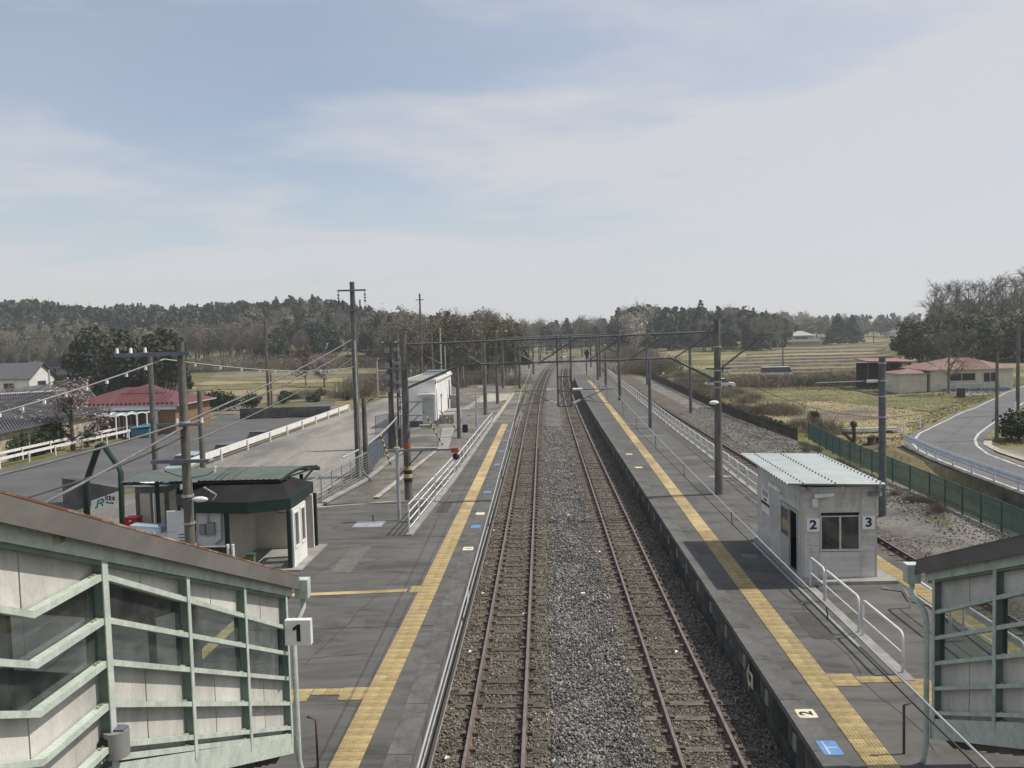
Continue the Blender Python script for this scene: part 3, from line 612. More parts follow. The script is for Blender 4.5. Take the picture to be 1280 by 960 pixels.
# ------------------------------------------------------------------ covered stairs in the foreground
def stair_house(xw, s, yo, label, sign=None):
    t = thing('covered_stairs', label, 'covered staircase', (xw, 13.1 + yo, PZ))
    X_ = lambda o: xw + s * o
    K = 7.7 + yo; L0 = 6.6 + yo; YE = 13.1 + yo; Y0 = -2.0 + yo
    def d1(y): return 2.18 + (y - K) * 0.456 if y >= K else (2.18 if y >= L0 else 2.18 - (L0 - y) * 0.456)
    def de(y): return 1.934 + (y - K) * 0.384
    zr = lambda y, o: CAM.z - d1(y) - o
    ze = lambda y: CAM.z - de(y)
    posts = [YE, 11.3 + yo, 9.5 + yo, K]
    for y in posts:                         # I-section posts
        zb = zr(y, 1.93) - 0.05; zt = ze(y) - 0.01; b = MB(); w = 0.075 if y > K + 0.1 else 0.10
        a = [(X_(0), y - w / 2), (X_(-0.012), y - w / 2), (X_(-0.012), y + w / 2), (X_(0), y + w / 2)]
        b.m('mint').prism([(p[0], p[1], zb) for p in a], (0, 0, zt - zb))
        b.m('mint_shaded').box(min(X_(-0.013), X_(-0.17)), max(X_(-0.013), X_(-0.17)), y - 0.012, y + 0.012, zb, zt)
        b.box(min(X_(-0.155), X_(-0.168)), max(X_(-0.155), X_(-0.168)), y - w * 0.55, y + w * 0.55, zb + 0.01, zt)
        b.build('post', t)
    ylist = [YE, K, L0, Y0]
    def rail_run(o, ys, w=0.075, h=0.062):
        b = MB()
        for ya, yb in zip(ys, ys[1:]):
            za, zb = zr(ya, o), zr(yb, o)
            b.m('mint').prism([(X_(-0.014), ya, za - h), (X_(-0.014), ya, za), (X_(-0.10), ya, za), (X_(-0.10), ya, za - h)], (0, yb - ya, zb - za))
        b.m('mint_dirt')
        for y in posts[:-1] + [K]:
            for q in (-0.10, -0.16): b.box(min(X_(-0.05), X_(-0.075)), max(X_(-0.05), X_(-0.075)), y + q - 0.013, y + q + 0.013, zr(y + q, o) - 0.005, zr(y + q, o) + 0.016)
        b.build('rail', t)
    for o in (0.0, 0.43, 0.85, 1.27, 1.68): rail_run(o, ylist)
    rail_run(1.81, [YE, K + 0.02])
    # header beam and fascia
    b = MB().m('mint'); b.prism([(X_(0.012), YE + 0.25, ze(YE + 0.25) - 0.13), (X_(0.012), YE + 0.25, ze(YE + 0.25) + 0.03), (X_(-0.12), YE + 0.25, ze(YE + 0.25) + 0.03), (X_(-0.12), YE + 0.25, ze(YE + 0.25) - 0.13)], (0, Y0 - YE - 0.25, ze(Y0) - ze(YE + 0.25)))
    b.m('mint_shaded').prism([(X_(-0.01), YE + 0.2, ze(YE + 0.2) - 0.17), (X_(-0.01), YE + 0.2, ze(YE + 0.2) - 0.131), (X_(-0.16), YE + 0.2, ze(YE + 0.2) - 0.131), (X_(-0.16), YE + 0.2, ze(YE + 0.2) - 0.17)], (0, Y0 - YE - 0.2, ze(Y0) - ze(YE + 0.2)))
    b.build('header_beam', t)
    yf = YE + 0.42
    b = MB().m('fascia'); dz = ze(Y0) - ze(yf)
    b.prism([(X_(0.11), yf, ze(yf) + 0.0), (X_(0.085), yf, ze(yf) + 0.235), (X_(0.06), yf, ze(yf) + 0.235), (X_(0.085), yf, ze(yf) + 0.0)], (0, Y0 - yf, dz))
    b.m('black').prism([(X_(0.08), yf - 0.02, ze(yf) + 0.032), (X_(0.08), yf - 0.02, ze(yf) + 0.05), (X_(-0.1), yf - 0.02, ze(yf) + 0.05), (X_(-0.1), yf - 0.02, ze(yf) + 0.032)], (0, Y0 - yf + 0.02, dz))
    b.build('fascia', t)
    MB().m('rust_edge' if s > 0 else 'fascia').prism([(X_(0.09), yf, ze(yf) + 0.236), (X_(0.09), yf, ze(yf) + 0.258), (X_(0.03), yf, ze(yf) + 0.258), (X_(0.03), yf, ze(yf) + 0.236)], (0, Y0 - yf, dz)).build('roof_edge', t)
    MB().m('fascia').prism([(X_(0.029), yf, ze(yf) + 0.20), (X_(0.029), yf, ze(yf) + 0.238), (X_(-2.6), yf, ze(yf) - 0.45), (X_(-2.6), yf, ze(yf) - 0.50)], (0, Y0 - yf, dz)).build('roof', t)
    # wall panels: two to a bay, above and below the glazing
    def quad(y0, y1, zlo, zhi, name, m, o0=-0.125, th=0.03):
        MB().m(m).prism([(X_(o0), y0, zlo(y0)), (X_(o0), y1, zlo(y1)), (X_(o0), y1, zhi(y1)), (X_(o0), y0, zhi(y0))], (-s * th, 0, 0)).build(name, t)
    bays = [(YE, 11.3 + yo), (11.3 + yo, 9.5 + yo), (9.5 + yo, K), (K, L0), (L0, 4.9 + yo), (4.9 + yo, 3.1 + yo), (3.1 + yo, 1.3 + yo), (1.3 + yo, Y0)]
    for ya, yb in bays:
        ym = (ya + yb) / 2; cut = [(ya - 0.01, ym + 0.012), (ym - 0.012, yb + 0.01)] if ya - yb > 1.3 else [(ya - 0.01, yb + 0.01)]
        for u, v in cut:
            quad(u, v, lambda y: zr(y, 0.0) - 0.03, lambda y: ze(y) - 0.1, 'wall_panel', 'panel')
            for oa, ob in ((0.85, 1.27), (1.27, 1.68), (1.68, 1.93)):
                quad(u, v, lambda y: zr(y, ob) - 0.02, lambda y: zr(y, oa) - 0.03, 'wall_panel', 'panel')
        MB().m('panel_seam').prism([(X_(-0.165), ya, zr(ya, 1.9)), (X_(-0.165), yb, zr(yb, 1.9)), (X_(-0.165), yb, zr(yb, 0.87)), (X_(-0.165), ya, zr(ya, 0.87))], (-s * 0.01, 0, 0)).build('backing', t)
        for oa, ob in ((0.0, 0.43), (0.43, 0.85)):
            quad(ya, yb, lambda y: zr(y, ob) - 0.02, lambda y: zr(y, oa) - 0.03, 'glass_pane', 'glass', -0.11, 0.008)
    # stringer, far wall and the flight inside
    b = MB().m('mint'); b.prism([(X_(-0.01), YE + 0.12, zr(YE, 1.90)), (X_(-0.01), YE + 0.12, zr(YE, 2.2)), (X_(-0.05), YE + 0.12, zr(YE, 2.2)), (X_(-0.05), YE + 0.12, zr(YE, 1.90))], (0, K - YE - 0.12, zr(K, 0) - zr(YE, 0)))
    b.prism([(X_(-0.01), K, zr(K, 1.90)), (X_(-0.01), K, zr(K, 2.2)), (X_(-0.05), K, zr(K, 2.2)), (X_(-0.05), K, zr(K, 1.90))], (0, L0 - K, 0)); b.build('stringer', t)
    b = MB().m('concrete_dark'); n = 16
    for k in range(n):
        ya = YE + 0.1 - (YE - K) * k / n; b.box(min(X_(-0.22), X_(-2.2)), max(X_(-0.22), X_(-2.2)), ya - (YE - K) / n, ya, zr(ya, 1.9) - 0.25, zr(ya, 1.9))
    b.box(min(X_(-0.22), X_(-2.2)), max(X_(-0.22), X_(-2.2)), L0, K, zr(K, 1.9) - 0.25, zr(K, 1.9) + 0.02); b.build('stair_flight', t)
    for ya, yb in bays[:4]:
        quad(ya, yb, lambda y: zr(y, 1.93), lambda y: zr(y, 0.85), 'far_wall_panel', 'panel', -2.25)
        quad(ya, yb, lambda y: zr(y, 0.0), lambda y: ze(y) - 0.5, 'far_wall_panel', 'panel', -2.25)
        b = MB().m('mint_shaded').box(min(X_(-2.22), X_(-2.32)), max(X_(-2.22), X_(-2.32)), ya - 0.04, ya + 0.04, zr(ya, 1.9), ze(ya) - 0.4); b.build('post', t)
    # gutter outlet and downpipe at the lower end
    g = gy(376, 722, yf) if s > 0 else None
    zg = ze(yf)
    MB().m('mint').box(min(X_(0.22), X_(0.0)), max(X_(0.22), X_(0.0)), yf + 0.003, yf + 0.2, zg - 0.16, zg + 0.16).build('gutter_box', t)
    b = MB().m('mint'); b.tube([(X_(0.11), yf + 0.1, zg - 0.15), (X_(0.11), yf + 0.1, zg - 0.33), (X_(0.07), YE + 0.13, zg - 0.55), (X_(0.05), YE + 0.12, zg - 0.7), (X_(0.05), YE + 0.12, PZ + 0.35), (X_(0.07), YE + 0.16, PZ + 0.12), (X_(0.07), YE + 0.2, PZ)], 0.045, 10); b.build('downpipe', t)
    b = MB().m('rust'); b.tube([(X_(0.25), YE + 0.5, PZ), (X_(0.25), YE + 0.5, PZ + 0.85), (X_(0.1), YE + 0.5, PZ + 0.9)], 0.022); b.build('handrail_post', t)
    return t
st1 = stair_house(-4.27, 1, 0.0, 'mint green framed covered stairs with rust along the roof edge, beside the number 1 sign')
st2 = stair_house(6.25, -1, 0.3, 'mint green framed covered stairs on the island platform with a plain grey roof edge')
# hanging plate number 1
w = gy(373, 790, 12.95)
t = thing('platform_sign', 'white square sign with a black 1 at the foot of the covered stairs', 'sign', (w.x, 12.95, w.z))
MB().m('white').box(w.x - 0.21, w.x + 0.21, 12.91, 13.03, w.z - 0.205, w.z + 0.205).build('sign_box', t)
MB().m('black').prism([(w.x - 0.02, 12.904, w.z - 0.14), (w.x + 0.045, 12.904, w.z - 0.14), (w.x + 0.045, 12.904, w.z + 0.14), (w.x + 0.005, 12.904, w.z + 0.14), (w.x - 0.075, 12.904, w.z + 0.085), (w.x - 0.075, 12.904, w.z + 0.03), (w.x - 0.02, 12.904, w.z + 0.06)], (0, 0.005, 0)).build('digit', t)
# grey loudspeaker under the landing
w = gy(146, 928, 7.72); t = thing('loudspeaker', 'grey drum shaped loudspeaker fixed below the landing of the covered stairs', 'loudspeaker', w)
MB().m('grey_box').cyl((w.x, w.y, w.z - 0.13), (w.x, w.y, w.z + 0.13), 0.115, 0.12, 16).build('drum', t)
MB().m('steel_blue').box(-4.30, w.x + 0.1, w.y - 0.05, w.y + 0.05, w.z + 0.135, w.z + 0.15).build('bracket', t)
MB().m('black').box(w.x - 0.11, w.x - 0.03, w.y - 0.125, w.y - 0.08, w.z - 0.08, w.z + 0.08).build('grille', t)
# old wasp-nest-like nameplate under the eave
w = gy(47, 666, 6.95); t = tag(MB().m('mint_dirt').box(-4.262, -4.250, w.y - 0.09, w.y + 0.09, w.z - 0.10, w.z + 0.0).build('name_plate'), 'small dirty plate on the green beam under the rusty roof edge', 'plate')

# ------------------------------------------------------------------ waiting hut on the island platform
HX0, HX1, HY0, HY1, HZ0, HZ1 = 7.32, 9.46, 23.7, 28.5, 1.10, 3.74
hut = thing('waiting_hut', 'pale grey boarded waiting hut with corrugated roof and signs 2 and 3', 'hut', (HX0, HY0, PZ))
MB().m('concrete').box(HX0 - 0.1, HX1 + 0.45, HY0 - 0.4, HY1 + 0.2, PZ - 0.02, 1.10).build('base_slab', hut)
def boards(plane, a0, a1, z0, z1, h, holes, pos, th):
    k = 0; z = z0
    while z < z1 - 0.02:
        zt = min(z + h, z1); segs = [(a0, a1)]
        for (h0, h1, hz0, hz1) in holes:
            if zt > hz0 + 0.04 and z < hz1 - 0.04:
                ns = []
                for p, q in segs:
                    if h0 > p: ns.append((p, min(q, h0)))
                    if h1 < q: ns.append((max(p, h1), q))
                segs = [q for q in ns if q[1] - q[0] > 0.02]
        for p, q in segs:
            b = MB().m('board'); g = 0.0025
            if plane == 'y': b.prism([(p, pos, z + g), (q, pos, z + g), (q, pos, zt - g), (p, pos, zt - g)], (0, th, 0))
            else: b.prism([(pos, p, z + g), (pos, q, z + g), (pos, q, zt - g), (pos, p, zt - g)], (th, 0, 0))
            b.build('board', hut)
        z += h
WX0, WX1, WZ0, WZ1 = 7.88, 8.97, 1.93, 2.87
DY0, DY1, DZ = 24.05, 25.75, 2.90
boards('y', HX0 + 0.09, HX1 - 0.05, HZ0, HZ1, 0.189, [(WX0, WX1, WZ0, WZ1)], HY0, 0.05)
boards('x', HY0 + 0.09, HY1, HZ0, HZ1, 0.189, [(DY0, DY1, 1.0, DZ)], HX0, 0.05)
boards('x', HY0 + 0.06, HY1, HZ0, HZ1, 0.33, [], HX1, -0.05); boards('y', HX0 + 0.06, HX1 - 0.06, HZ0, HZ1, 0.33, [], HY1, -0.05)
b = MB().m('trim_grey'); b.box(HX0 - 0.008, HX0 + 0.09, HY0 - 0.008, HY0 + 0.09, HZ0, HZ1).box(HX1 - 0.05, HX1 + 0.008, HY0 - 0.008, HY0 + 0.06, HZ0, HZ1); b.build('corner_trim', hut)
for x in (7.83, 9.0): MB().m('trim_grey').box(x - 0.012, x + 0.012, HY0 - 0.008, HY0, HZ0, HZ1 - 0.01).build('joint_strip', hut)
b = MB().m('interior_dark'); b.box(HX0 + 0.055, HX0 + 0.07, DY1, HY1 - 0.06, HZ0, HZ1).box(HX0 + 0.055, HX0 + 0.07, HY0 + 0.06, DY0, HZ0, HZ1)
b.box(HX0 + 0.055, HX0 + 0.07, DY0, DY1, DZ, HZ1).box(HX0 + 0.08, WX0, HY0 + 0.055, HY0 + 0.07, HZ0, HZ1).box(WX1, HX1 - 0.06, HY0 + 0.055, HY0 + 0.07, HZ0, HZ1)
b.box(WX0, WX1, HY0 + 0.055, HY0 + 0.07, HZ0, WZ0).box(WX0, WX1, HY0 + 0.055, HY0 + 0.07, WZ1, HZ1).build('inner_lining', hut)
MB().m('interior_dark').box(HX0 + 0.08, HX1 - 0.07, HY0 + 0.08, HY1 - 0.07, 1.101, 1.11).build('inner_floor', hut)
wn = MB().m('frame_alu'); fy = HY0 - 0.02
wn.box(WX0 - 0.03, WX1 + 0.03, fy - 0.02, HY0 + 0.05, WZ0 - 0.045, WZ0).box(WX0 - 0.02, WX1 + 0.02, fy, HY0 + 0.05, WZ1, WZ1 + 0.03)
wn.box(WX0 - 0.02, WX0 + 0.02, fy, HY0 + 0.05, WZ0 + 0.001, WZ1 - 0.001).box(WX1 - 0.02, WX1 + 0.02, fy, HY0 + 0.05, WZ0 + 0.001, WZ1 - 0.001).box(8.40, 8.45, fy + 0.003, HY0 + 0.05, WZ0 + 0.001, WZ1 - 0.001)
wn = wn.build('window', hut)
for x0, x1, o in ((WX0 + 0.021, 8.399, 0.01), (8.451, WX1 - 0.021, 0.02)): MB().m('glass').box(x0, x1, HY0 + o, HY0 + o + 0.006, WZ0 + 0.002, WZ1 - 0.002).build('pane', wn)
dr = MB().m('trim_grey').box(HX0 - 0.012, HX0 + 0.04, DY1 - 0.9, DY1, HZ0, 1.98).box(HX0 - 0.012, HX0 + 0.04, DY1 - 0.9, DY1 - 0.83, 1.981, DZ - 0.01).box(HX0 - 0.012, HX0 + 0.04, DY1 - 0.07, DY1, 1.981, DZ - 0.01).box(HX0 - 0.012, HX0 + 0.04, DY1 - 0.829, DY1 - 0.071, DZ - 0.08, DZ - 0.01).build('sliding_door', hut)
MB().m('glass').box(HX0 + 0.01, HX0 + 0.016, DY1 - 0.828, DY1 - 0.072, 1.982, DZ - 0.082).build('pane', dr)
MB().m('trim_grey').box(HX0 - 0.03, HX0 + 0.05, DY0 - 0.08, DY1 + 0.04, DZ + 0.001, DZ + 0.07).box(HX0 - 0.03, HX0 + 0.05, DY0 - 0.08, DY0 - 0.001, HZ0, DZ).build('door_frame', hut)
# corrugated roof, ridges across the hut
ny_ = 20 * 6; vs = []
for k in range(ny_ + 1):
    y = 23.3 + (28.8 - 23.3) * k / ny_; zc = 0.032 * math.cos(2 * pi * k / 6) + 0.08 * (y - 23.3) / 6
    for x, dz in ((6.84, 0.05), (9.62, -0.03)): vs += [(x, y, 3.86 + zc + dz), (x, y, 3.845 + zc + dz)]
fs = []
for k in range(ny_):
    a, d = 4 * k, 4 * k + 4; fs += [(a, a + 2, d + 2, d), (a + 1, d + 1, d + 3, a + 3), (a, d, d + 1, a + 1), (a + 2, a + 3, d + 3, d + 2)]
MB().m('roof_white').add(vs, fs + [(0, 1, 3, 2)]).build('corrugated_roof', hut)
b = MB().m('trim_grey')
for x in (7.3, 8.4, 9.45): b.box(x - 0.04, x + 0.04, 23.4, 28.7, 3.741, 3.80)
b.build('rafter', hut)
b = MB().m('steel_dark')
for x in (7.25, 8.15, 9.4):
    for k in range(0, 20): y = 23.3 + 0.275 * k; b.box(x - 0.015, x + 0.015, y - 0.015, y + 0.015, 3.87 + 0.05 - 0.02 * (x - 6.7) / 1.2 + 0.08 * k / 20, 3.925 + 0.05 - 0.02 * (x - 6.7) / 1.2 + 0.08 * k / 20)
stuff(b.build('roof_bolt', hut))
for ch, x0, x1, z0, z1 in (('2', 7.47, 7.84, 2.45, 2.84), ('3', 9.05, 9.40, 2.50, 2.88)):
    n_ = MB().m('white').box(x0, x1, HY0 - 0.028, HY0 - 0.009, z0, z1).build('number_plate', hut)
    text(ch, 0.36, 'navy', n_, ((x0 + x1) / 2, HY0 - 0.029, (z0 + z1) / 2), (pi / 2, 0, 0), 'digit', 0.012, 1.15)
n_ = MB().m('white').box(HX0 - 0.03, HX0 - 0.001, 26.9, 27.9, 2.2, 3.02).build('name_board', hut)
MB().m('dark_green').box(HX0 - 0.034, HX0 - 0.031, 26.9, 27.9, 2.46, 2.56).build('green_band', n_)
text('日立木', 0.22, 'black', n_, (HX0 - 0.033, 27.4, 2.84), (pi / 2, 0, -pi / 2), 'lettering')
text('Hitachiki', 0.10, 'black', n_, (HX0 - 0.033, 27.4, 2.65), (pi / 2, 0, -pi / 2), 'lettering')
MB().m('porcelain').box(HX0 - 0.11, HX0 - 0.001, 25.5, 26.75, 3.25, 3.36).build('strip_light', hut)
b = MB().m('porcelain').box(7.62, 7.78, HY0 - 0.10, HY0 - 0.001, 3.17, 3.42).build('light_housing', hut)
MB().m('porcelain').prism([(7.66, HY0 - 0.12, 3.44), (8.06, HY0 - 0.42, 3.55), (8.06, HY0 - 0.42, 3.63), (7.66, HY0 - 0.12, 3.56)], (0.1, 0.12, 0)).build('lamp_head', hut)
MB().m('grey_box').prism([(9.2, HY0 - 0.06, 3.45), (9.42, HY0 - 0.3, 3.5), (9.42, HY0 - 0.3, 3.6), (9.2, HY0 - 0.06, 3.58)], (0.1, 0.07, 0)).build('lamp_head', hut)
MB().m('grey_box').cyl((7.5, HY0 - 0.16, 3.64), (7.5, HY0 - 0.16, 3.80), 0.07).build('insulator', hut); MB().m('grey_box').cyl((9.44, HY0 - 0.16, 3.60), (9.44, HY0 - 0.16, 3.76), 0.07).build('insulator', hut)
MB().m('galv').box(7.0, 7.06, 18.6, 28.0, PZ + 0.002, PZ + 0.05).build('cable_duct', p2); MB().m('concrete').box(7.12, 7.3, 23.0, 28.6, PZ + 0.001, PZ + 0.07).build('kerb', p2)
b = MB().m('concrete'); b.tube([(9.3, 22.9, 1.03), (9.75, 22.6, 1.03), (9.55, 21.8, 1.03), (9.9, 21.4, 1.03), (9.75, 18.0, 1.03)], 0.06, 4); b.build('drain_edge', p2)

# ------------------------------------------------------------------ white hoop rails
hoop_mesh = {}
def hoop_make(name, label, x, y0, y1, h=0.85, group=None):
    L = y1 - y0; t = thing(name, label, 'guard rail', (x, y0, PZ), group); r = 0.03; k = 0.13
    pts = [(x, y0, PZ), (x, y0, PZ + h - k)] + [(x, y0 + k - k * math.cos(a), PZ + h - k + k * math.sin(a)) for a in (0.4, 0.8, 1.2, 1.57)] + [(x, y1 - k + k * math.sin(a), PZ + h - k + k * math.cos(a)) for a in (0, 0.4, 0.8, 1.2, 1.57)] + [(x, y1, PZ)]
    MB().m('white_rail').tube(pts, r, 8).build('hoop', t)
    MB().m('white_rail').cyl((x, y0 + r, PZ + h * 0.5), (x, y1 - r, PZ + h * 0.5), 0.018, n=6).build('mid_rail', t); return t
hoop_make('guard_rail', 'short white hoop rail closest to the hut corner under sign 2', 7.38, 21.95, 23.1, 0.88)
hoop_make('guard_rail', 'white hoop rail in the middle of the three in front of the hut', 7.38, 19.55, 21.85, 0.88)
hoop_make('guard_rail', 'white hoop rail in front of the hut, nearest the yellow branch to the stairs', 7.40, 17.2, 19.35, 0.88)
hoop_make('guard_rail', 'white hoop rail by the far yellow strip, partly hidden by the mint stair post', 9.35, 19.2, 21.3, 0.85)
hoop_make('guard_rail', 'white hoop rail seen through the lower stair window, beside the far yellow strip', 9.55, 16.6, 19.0, 0.85)
MB().m('concrete').box(7.28, 7.5, 16.8, 23.28, PZ + 0.001, PZ + 0.03).build('kerb', p2)
h0 = None; hx = lambda y: itp(y, [30, 45, 62, 90, 150], [9.25, 9.55, 9.75, 10.35, 11.85])
y = 32.4; k = 0
while y < 150:
    if h0 is None: h0 = hoop_make('guard_rail', 'white hoop guard rail in the long row along the far side of the island platform', hx(y), y, y + 1.75, 0.85, 'white hoop rails in the long row beyond the hut'); py0 = y; px0 = hx(y)
    else: dup(h0, (hx(y) - px0, y - py0, 0))
    y += 2.05
b = MB().m('concrete')
for y in np.arange(31.8, 148, 6): b.prism([(hx(y) - 0.1, y, PZ), (hx(y) + 0.12, y, PZ), (hx(y + 6) + 0.12, y + 6, PZ), (hx(y + 6) - 0.1, y + 6, PZ)], (0, 0, 0.04))
b.build('kerb', p2)
# white fence of platform 1: a four-rail part then a two-rail part
fx = lambda y: itp(y, [30, 42, 46.5, 68.5], [-5.12, -4.72, -4.80, -4.30])
def rail_fence(label, y0, y1, rails, h, sp, z0=PZ):
    t = thing('railing', label, 'railing', (fx(y0), y0, PZ)); n = max(2, round((y1 - y0) / sp)); 
    for k in range(n + 1):
        y = lr(y0, y1, k / n); MB().m('white_rail').box(fx(y) - 0.025, fx(y) + 0.025, y - 0.025, y + 0.025, PZ, PZ + h).build('post', t)
    for zz in rails: MB().m('white_rail').cyl((fx(y0), y0, PZ + zz), (fx(y1), y1, PZ + zz), 0.024, n=6).build('rail', t)
rail_fence('tall white railing with four rails beside platform 1', 30.2, 42.4, (0.25, 0.55, 0.85, 1.15), 1.18, 2.0)
rail_fence('lower white railing with two rails running on beyond the tall one', 42.9, 68.6, (0.5, 0.95), 0.98, 1.75)
MB().m('concrete').prism([(fx(30) - 0.12, 30, PZ), (fx(30) + 0.14, 30, PZ), (fx(42) + 0.14, 42, PZ), (fx(68) + 0.14, 68.8, PZ), (fx(68) - 0.12, 68.8, PZ), (fx(42) - 0.12, 42, PZ)], (0, 0, 0.06)).build('kerb', p1)
w = gz(829, 472, PZ); t = thing('signal_box', 'small white topped box standing alone on the island platform', 'box', w)
MB().m('grey_box').box(w.x - 0.13, w.x + 0.13, w.y - 0.13, w.y + 0.13, PZ, PZ + 0.5).build('body', t); MB().m('white').box(w.x - 0.15, w.x + 0.15, w.y - 0.15, w.y + 0.15, PZ + 0.501, PZ + 0.85).build('head', t)
# ------------------------------------------------------------------ overhead line gantries
GY = 36.8
def gantry(label, y, xl, xr, full):
    t = thing('overhead_gantry', label, 'gantry', (xl, y, PZ))
    pl = MB().m('pole').cyl((xl, y, 0.6), (xl, y, 8.5), 0.19, 0.135, 14).build('pole', t)
    pr = MB().m('pole').cyl((xr, y, 0.6), (xr, y, 8.78), 0.19, 0.135, 14).build('pole', t)
    zt = lambda x: lr(8.05, 8.25, (x - xl) / (xr - xl)); rt = 0.042 if full else 0.05
    def bx(px, py): w = gy(px, py, GY); k = (w.x + 6.2) / 13.95; return lr(xl, xr, k)
    MB().m('steel_dark').cyl((xl, y, zt(xl)), (xr, y, zt(xr)), rt, n=8).build('top_chord', t)
    xb0, xb1 = lr(xl, xr, 0.182), lr(xl, xr, 0.855); zb = 7.1
    MB().m('steel_dark').cyl((xb0, y, zb - 0.03), (xb1, y, zb + 0.03), rt, n=8).build('bottom_chord', t)
    MB().m('steel_dark').cyl((xl, y, 6.05), (xb0, y, zb - 0.03), 0.055, n=8).build('brace', t); MB().m('steel_dark').cyl((xr, y, 6.05), (xb1, y, zb + 0.03), 0.055, n=8).build('brace', t)
    for (a, d) in (((505, 432), (553, 456)), ((559, 429), (601, 455)), ((619, 428), (667, 454)), ((722, 424), (675, 453)), ((780, 422), (735, 452)), ((834, 420), (785, 450)), ((890, 418), (842, 449))):
        x0, x1 = bx(*a), bx(*d); MB().m('steel_dark').cyl((x0, y, zt(x0) - 0.02), (x1, y, zb), 0.035, n=6).build('brace', t)
    xc0, xc1 = lr(xl, xr, 0.492), lr(xl, xr, 0.535)
    for x in (xc0, xc1): MB().m('steel_dark').bar((x, y, 8.25), (x, y, 5.08), 0.075).build('frame_post', t)
    zs = (6.42, 5.78, 5.10)
    for z in zs: MB().m('steel_dark').bar((xc0, y, z), (xc1, y, z), 0.05).build('frame_bar', t)
    for za, zb2 in zip(zs, zs[1:]):
        MB().m('steel_dark').bar((xc0, y - 0.03, za), (xc1, y - 0.03, zb2), 0.03).build('cross_brace', t); MB().m('steel_dark').bar((xc1, y + 0.03, za), (xc0, y + 0.03, zb2), 0.03).build('cross_brace', t)
    for sgn, x0, cx in ((-1, xc0, -1.13), (1, xc1, 3.03)):
        xe = x0 + sgn * 1.95; b = MB().m('steel_blue').cyl((x0, y, 5.85), (xe, y, 5.83), 0.03, n=6)
        b.cyl((x0, y, 5.2), (x0 + sgn * 1.45, y, 5.80), 0.022, n=6).cyl((x0 + sgn * 0.3, y, 5.4), (x0 + sgn * 1.7, y, 5.18), 0.02, n=6).cyl((x0 + sgn * 1.1, y, 5.25), (x0 + sgn * 0.75, y, 5.55), 0.02, n=6)
        a = b.build('cantilever_arm', t)
        MB().m('porcelain').cyl((x0 + sgn * 0.06, y, 5.851), (x0 + sgn * 0.5, y, 5.846), 0.055, n=8).build('insulator', a); MB().m('porcelain').cyl((x0 + sgn * 0.06, y, 5.23), (x0 + sgn * 0.4, y, 5.37), 0.055, n=8).build('insulator', a)
    if full:
        MB().m('steel_dark').bar((xr, y, 8.0), (xr + 2.35, y, 8.05), 0.045).build('side_arm', t); MB().m('steel_dark').cyl((xr, y, 6.5), (xr + 1.9, y, 7.95), 0.045, n=8).build('brace', t)
        MB().m('steel_dark').bar((xr - 0.55, y - 0.12, 6.62), (xr + 0.55, y - 0.12, 6.62), 0.07).build('cross_arm', t)
        for x in (xr - 0.5, xr + 0.3, xr + 0.5): MB().m('porcelain').cyl((x, y - 0.12, 6.45), (x, y - 0.12, 6.57), 0.04, n=8).build('insulator', t)
        l = MB().m('steel_dark').tube([(xr, y, 5.1), (xr - 0.15, y - 0.1, 5.1), (xr - 0.2, y - 0.18, 5.12)], 0.03).build('lamp_arm', t)
        MB().m('porcelain').sphere((xr - 0.24, y - 0.32, 5.13), 0.13, 10, 6, (1.7, 1.0, 0.75)).build('lamp_head', l)
        for z in (7.55, 6.5, 6.0, 5.75): MB().m('galv').cyl((xr, y, z), (xr, y, z + 0.06), 0.172, n=12).build('pole_band', t)
        # left pole: warning bands, cross arms and a lamp
        MB().m('orange_red').cyl((xl, y, 3.35), (xl, y, 3.6), 0.172, n=14).build('red_band', t)
        b = MB(); n = 12
        for k in range(8):
            z0 = 1.85 + k * 0.09; b.m('cream_stripe' if (k // 2) % 2 else 'black')
            b.cyl((xl, y, z0), (xl, y, z0 + 0.0899), 0.196, n=14, cap=False)
        b.build('warning_stripes', t)
        for z, w, h in ((6.95, 0.95, 0.16), (6.35, 0.75, 0.06), (5.45, 0.85, 0.07), (4.85, 0.8, 0.06)):
            ar = MB().m('steel_blue').box(xl - w * (1.2 if z > 6.5 else 0.4), xl + w, y - 0.17, y - 0.10, z, z + h * 0.5).build('cross_arm', t)
            if z < 6:
                MB().m('steel_dark').bar((xl, y - 0.17, z - 0.6), (xl + w * 0.75, y - 0.14, z), 0.04).build('arm_brace', ar)
                for x in (xl - w * 0.3, xl + w * 0.9): MB().m('porcelain').cyl((x, y - 0.13, z + h * 0.5), (x, y - 0.13, z + h * 0.5 + 0.1), 0.035, n=8).build('insulator', ar)
        b = MB().m('porcelain').prism([(xl + 0.2, y - 0.12, 4.15), (xl + 0.62, y - 0.42, 4.28), (xl + 0.62, y - 0.42, 4.36), (xl + 0.2, y - 0.12, 4.25)], (0.05, 0.12, 0)).build('lamp_head', t)
    return t
gantry('dark steel gantry spanning both platforms with a lattice frame hanging in the middle', GY, -6.2, 7.75, True)
gantry('second steel gantry down the line, by the long row of hoop rails', 90, -5.0, 8.35, False)
for y, lb in ((140, 'third steel gantry down the line, beyond the end of the island platform'), (192, 'fourth steel gantry down the line, where the track starts to bend'), (250, 'farthest steel gantry, in front of the bare woods')):
    gantry(lb, y, -5.5 + c(y), 8.9 + c(y), False)

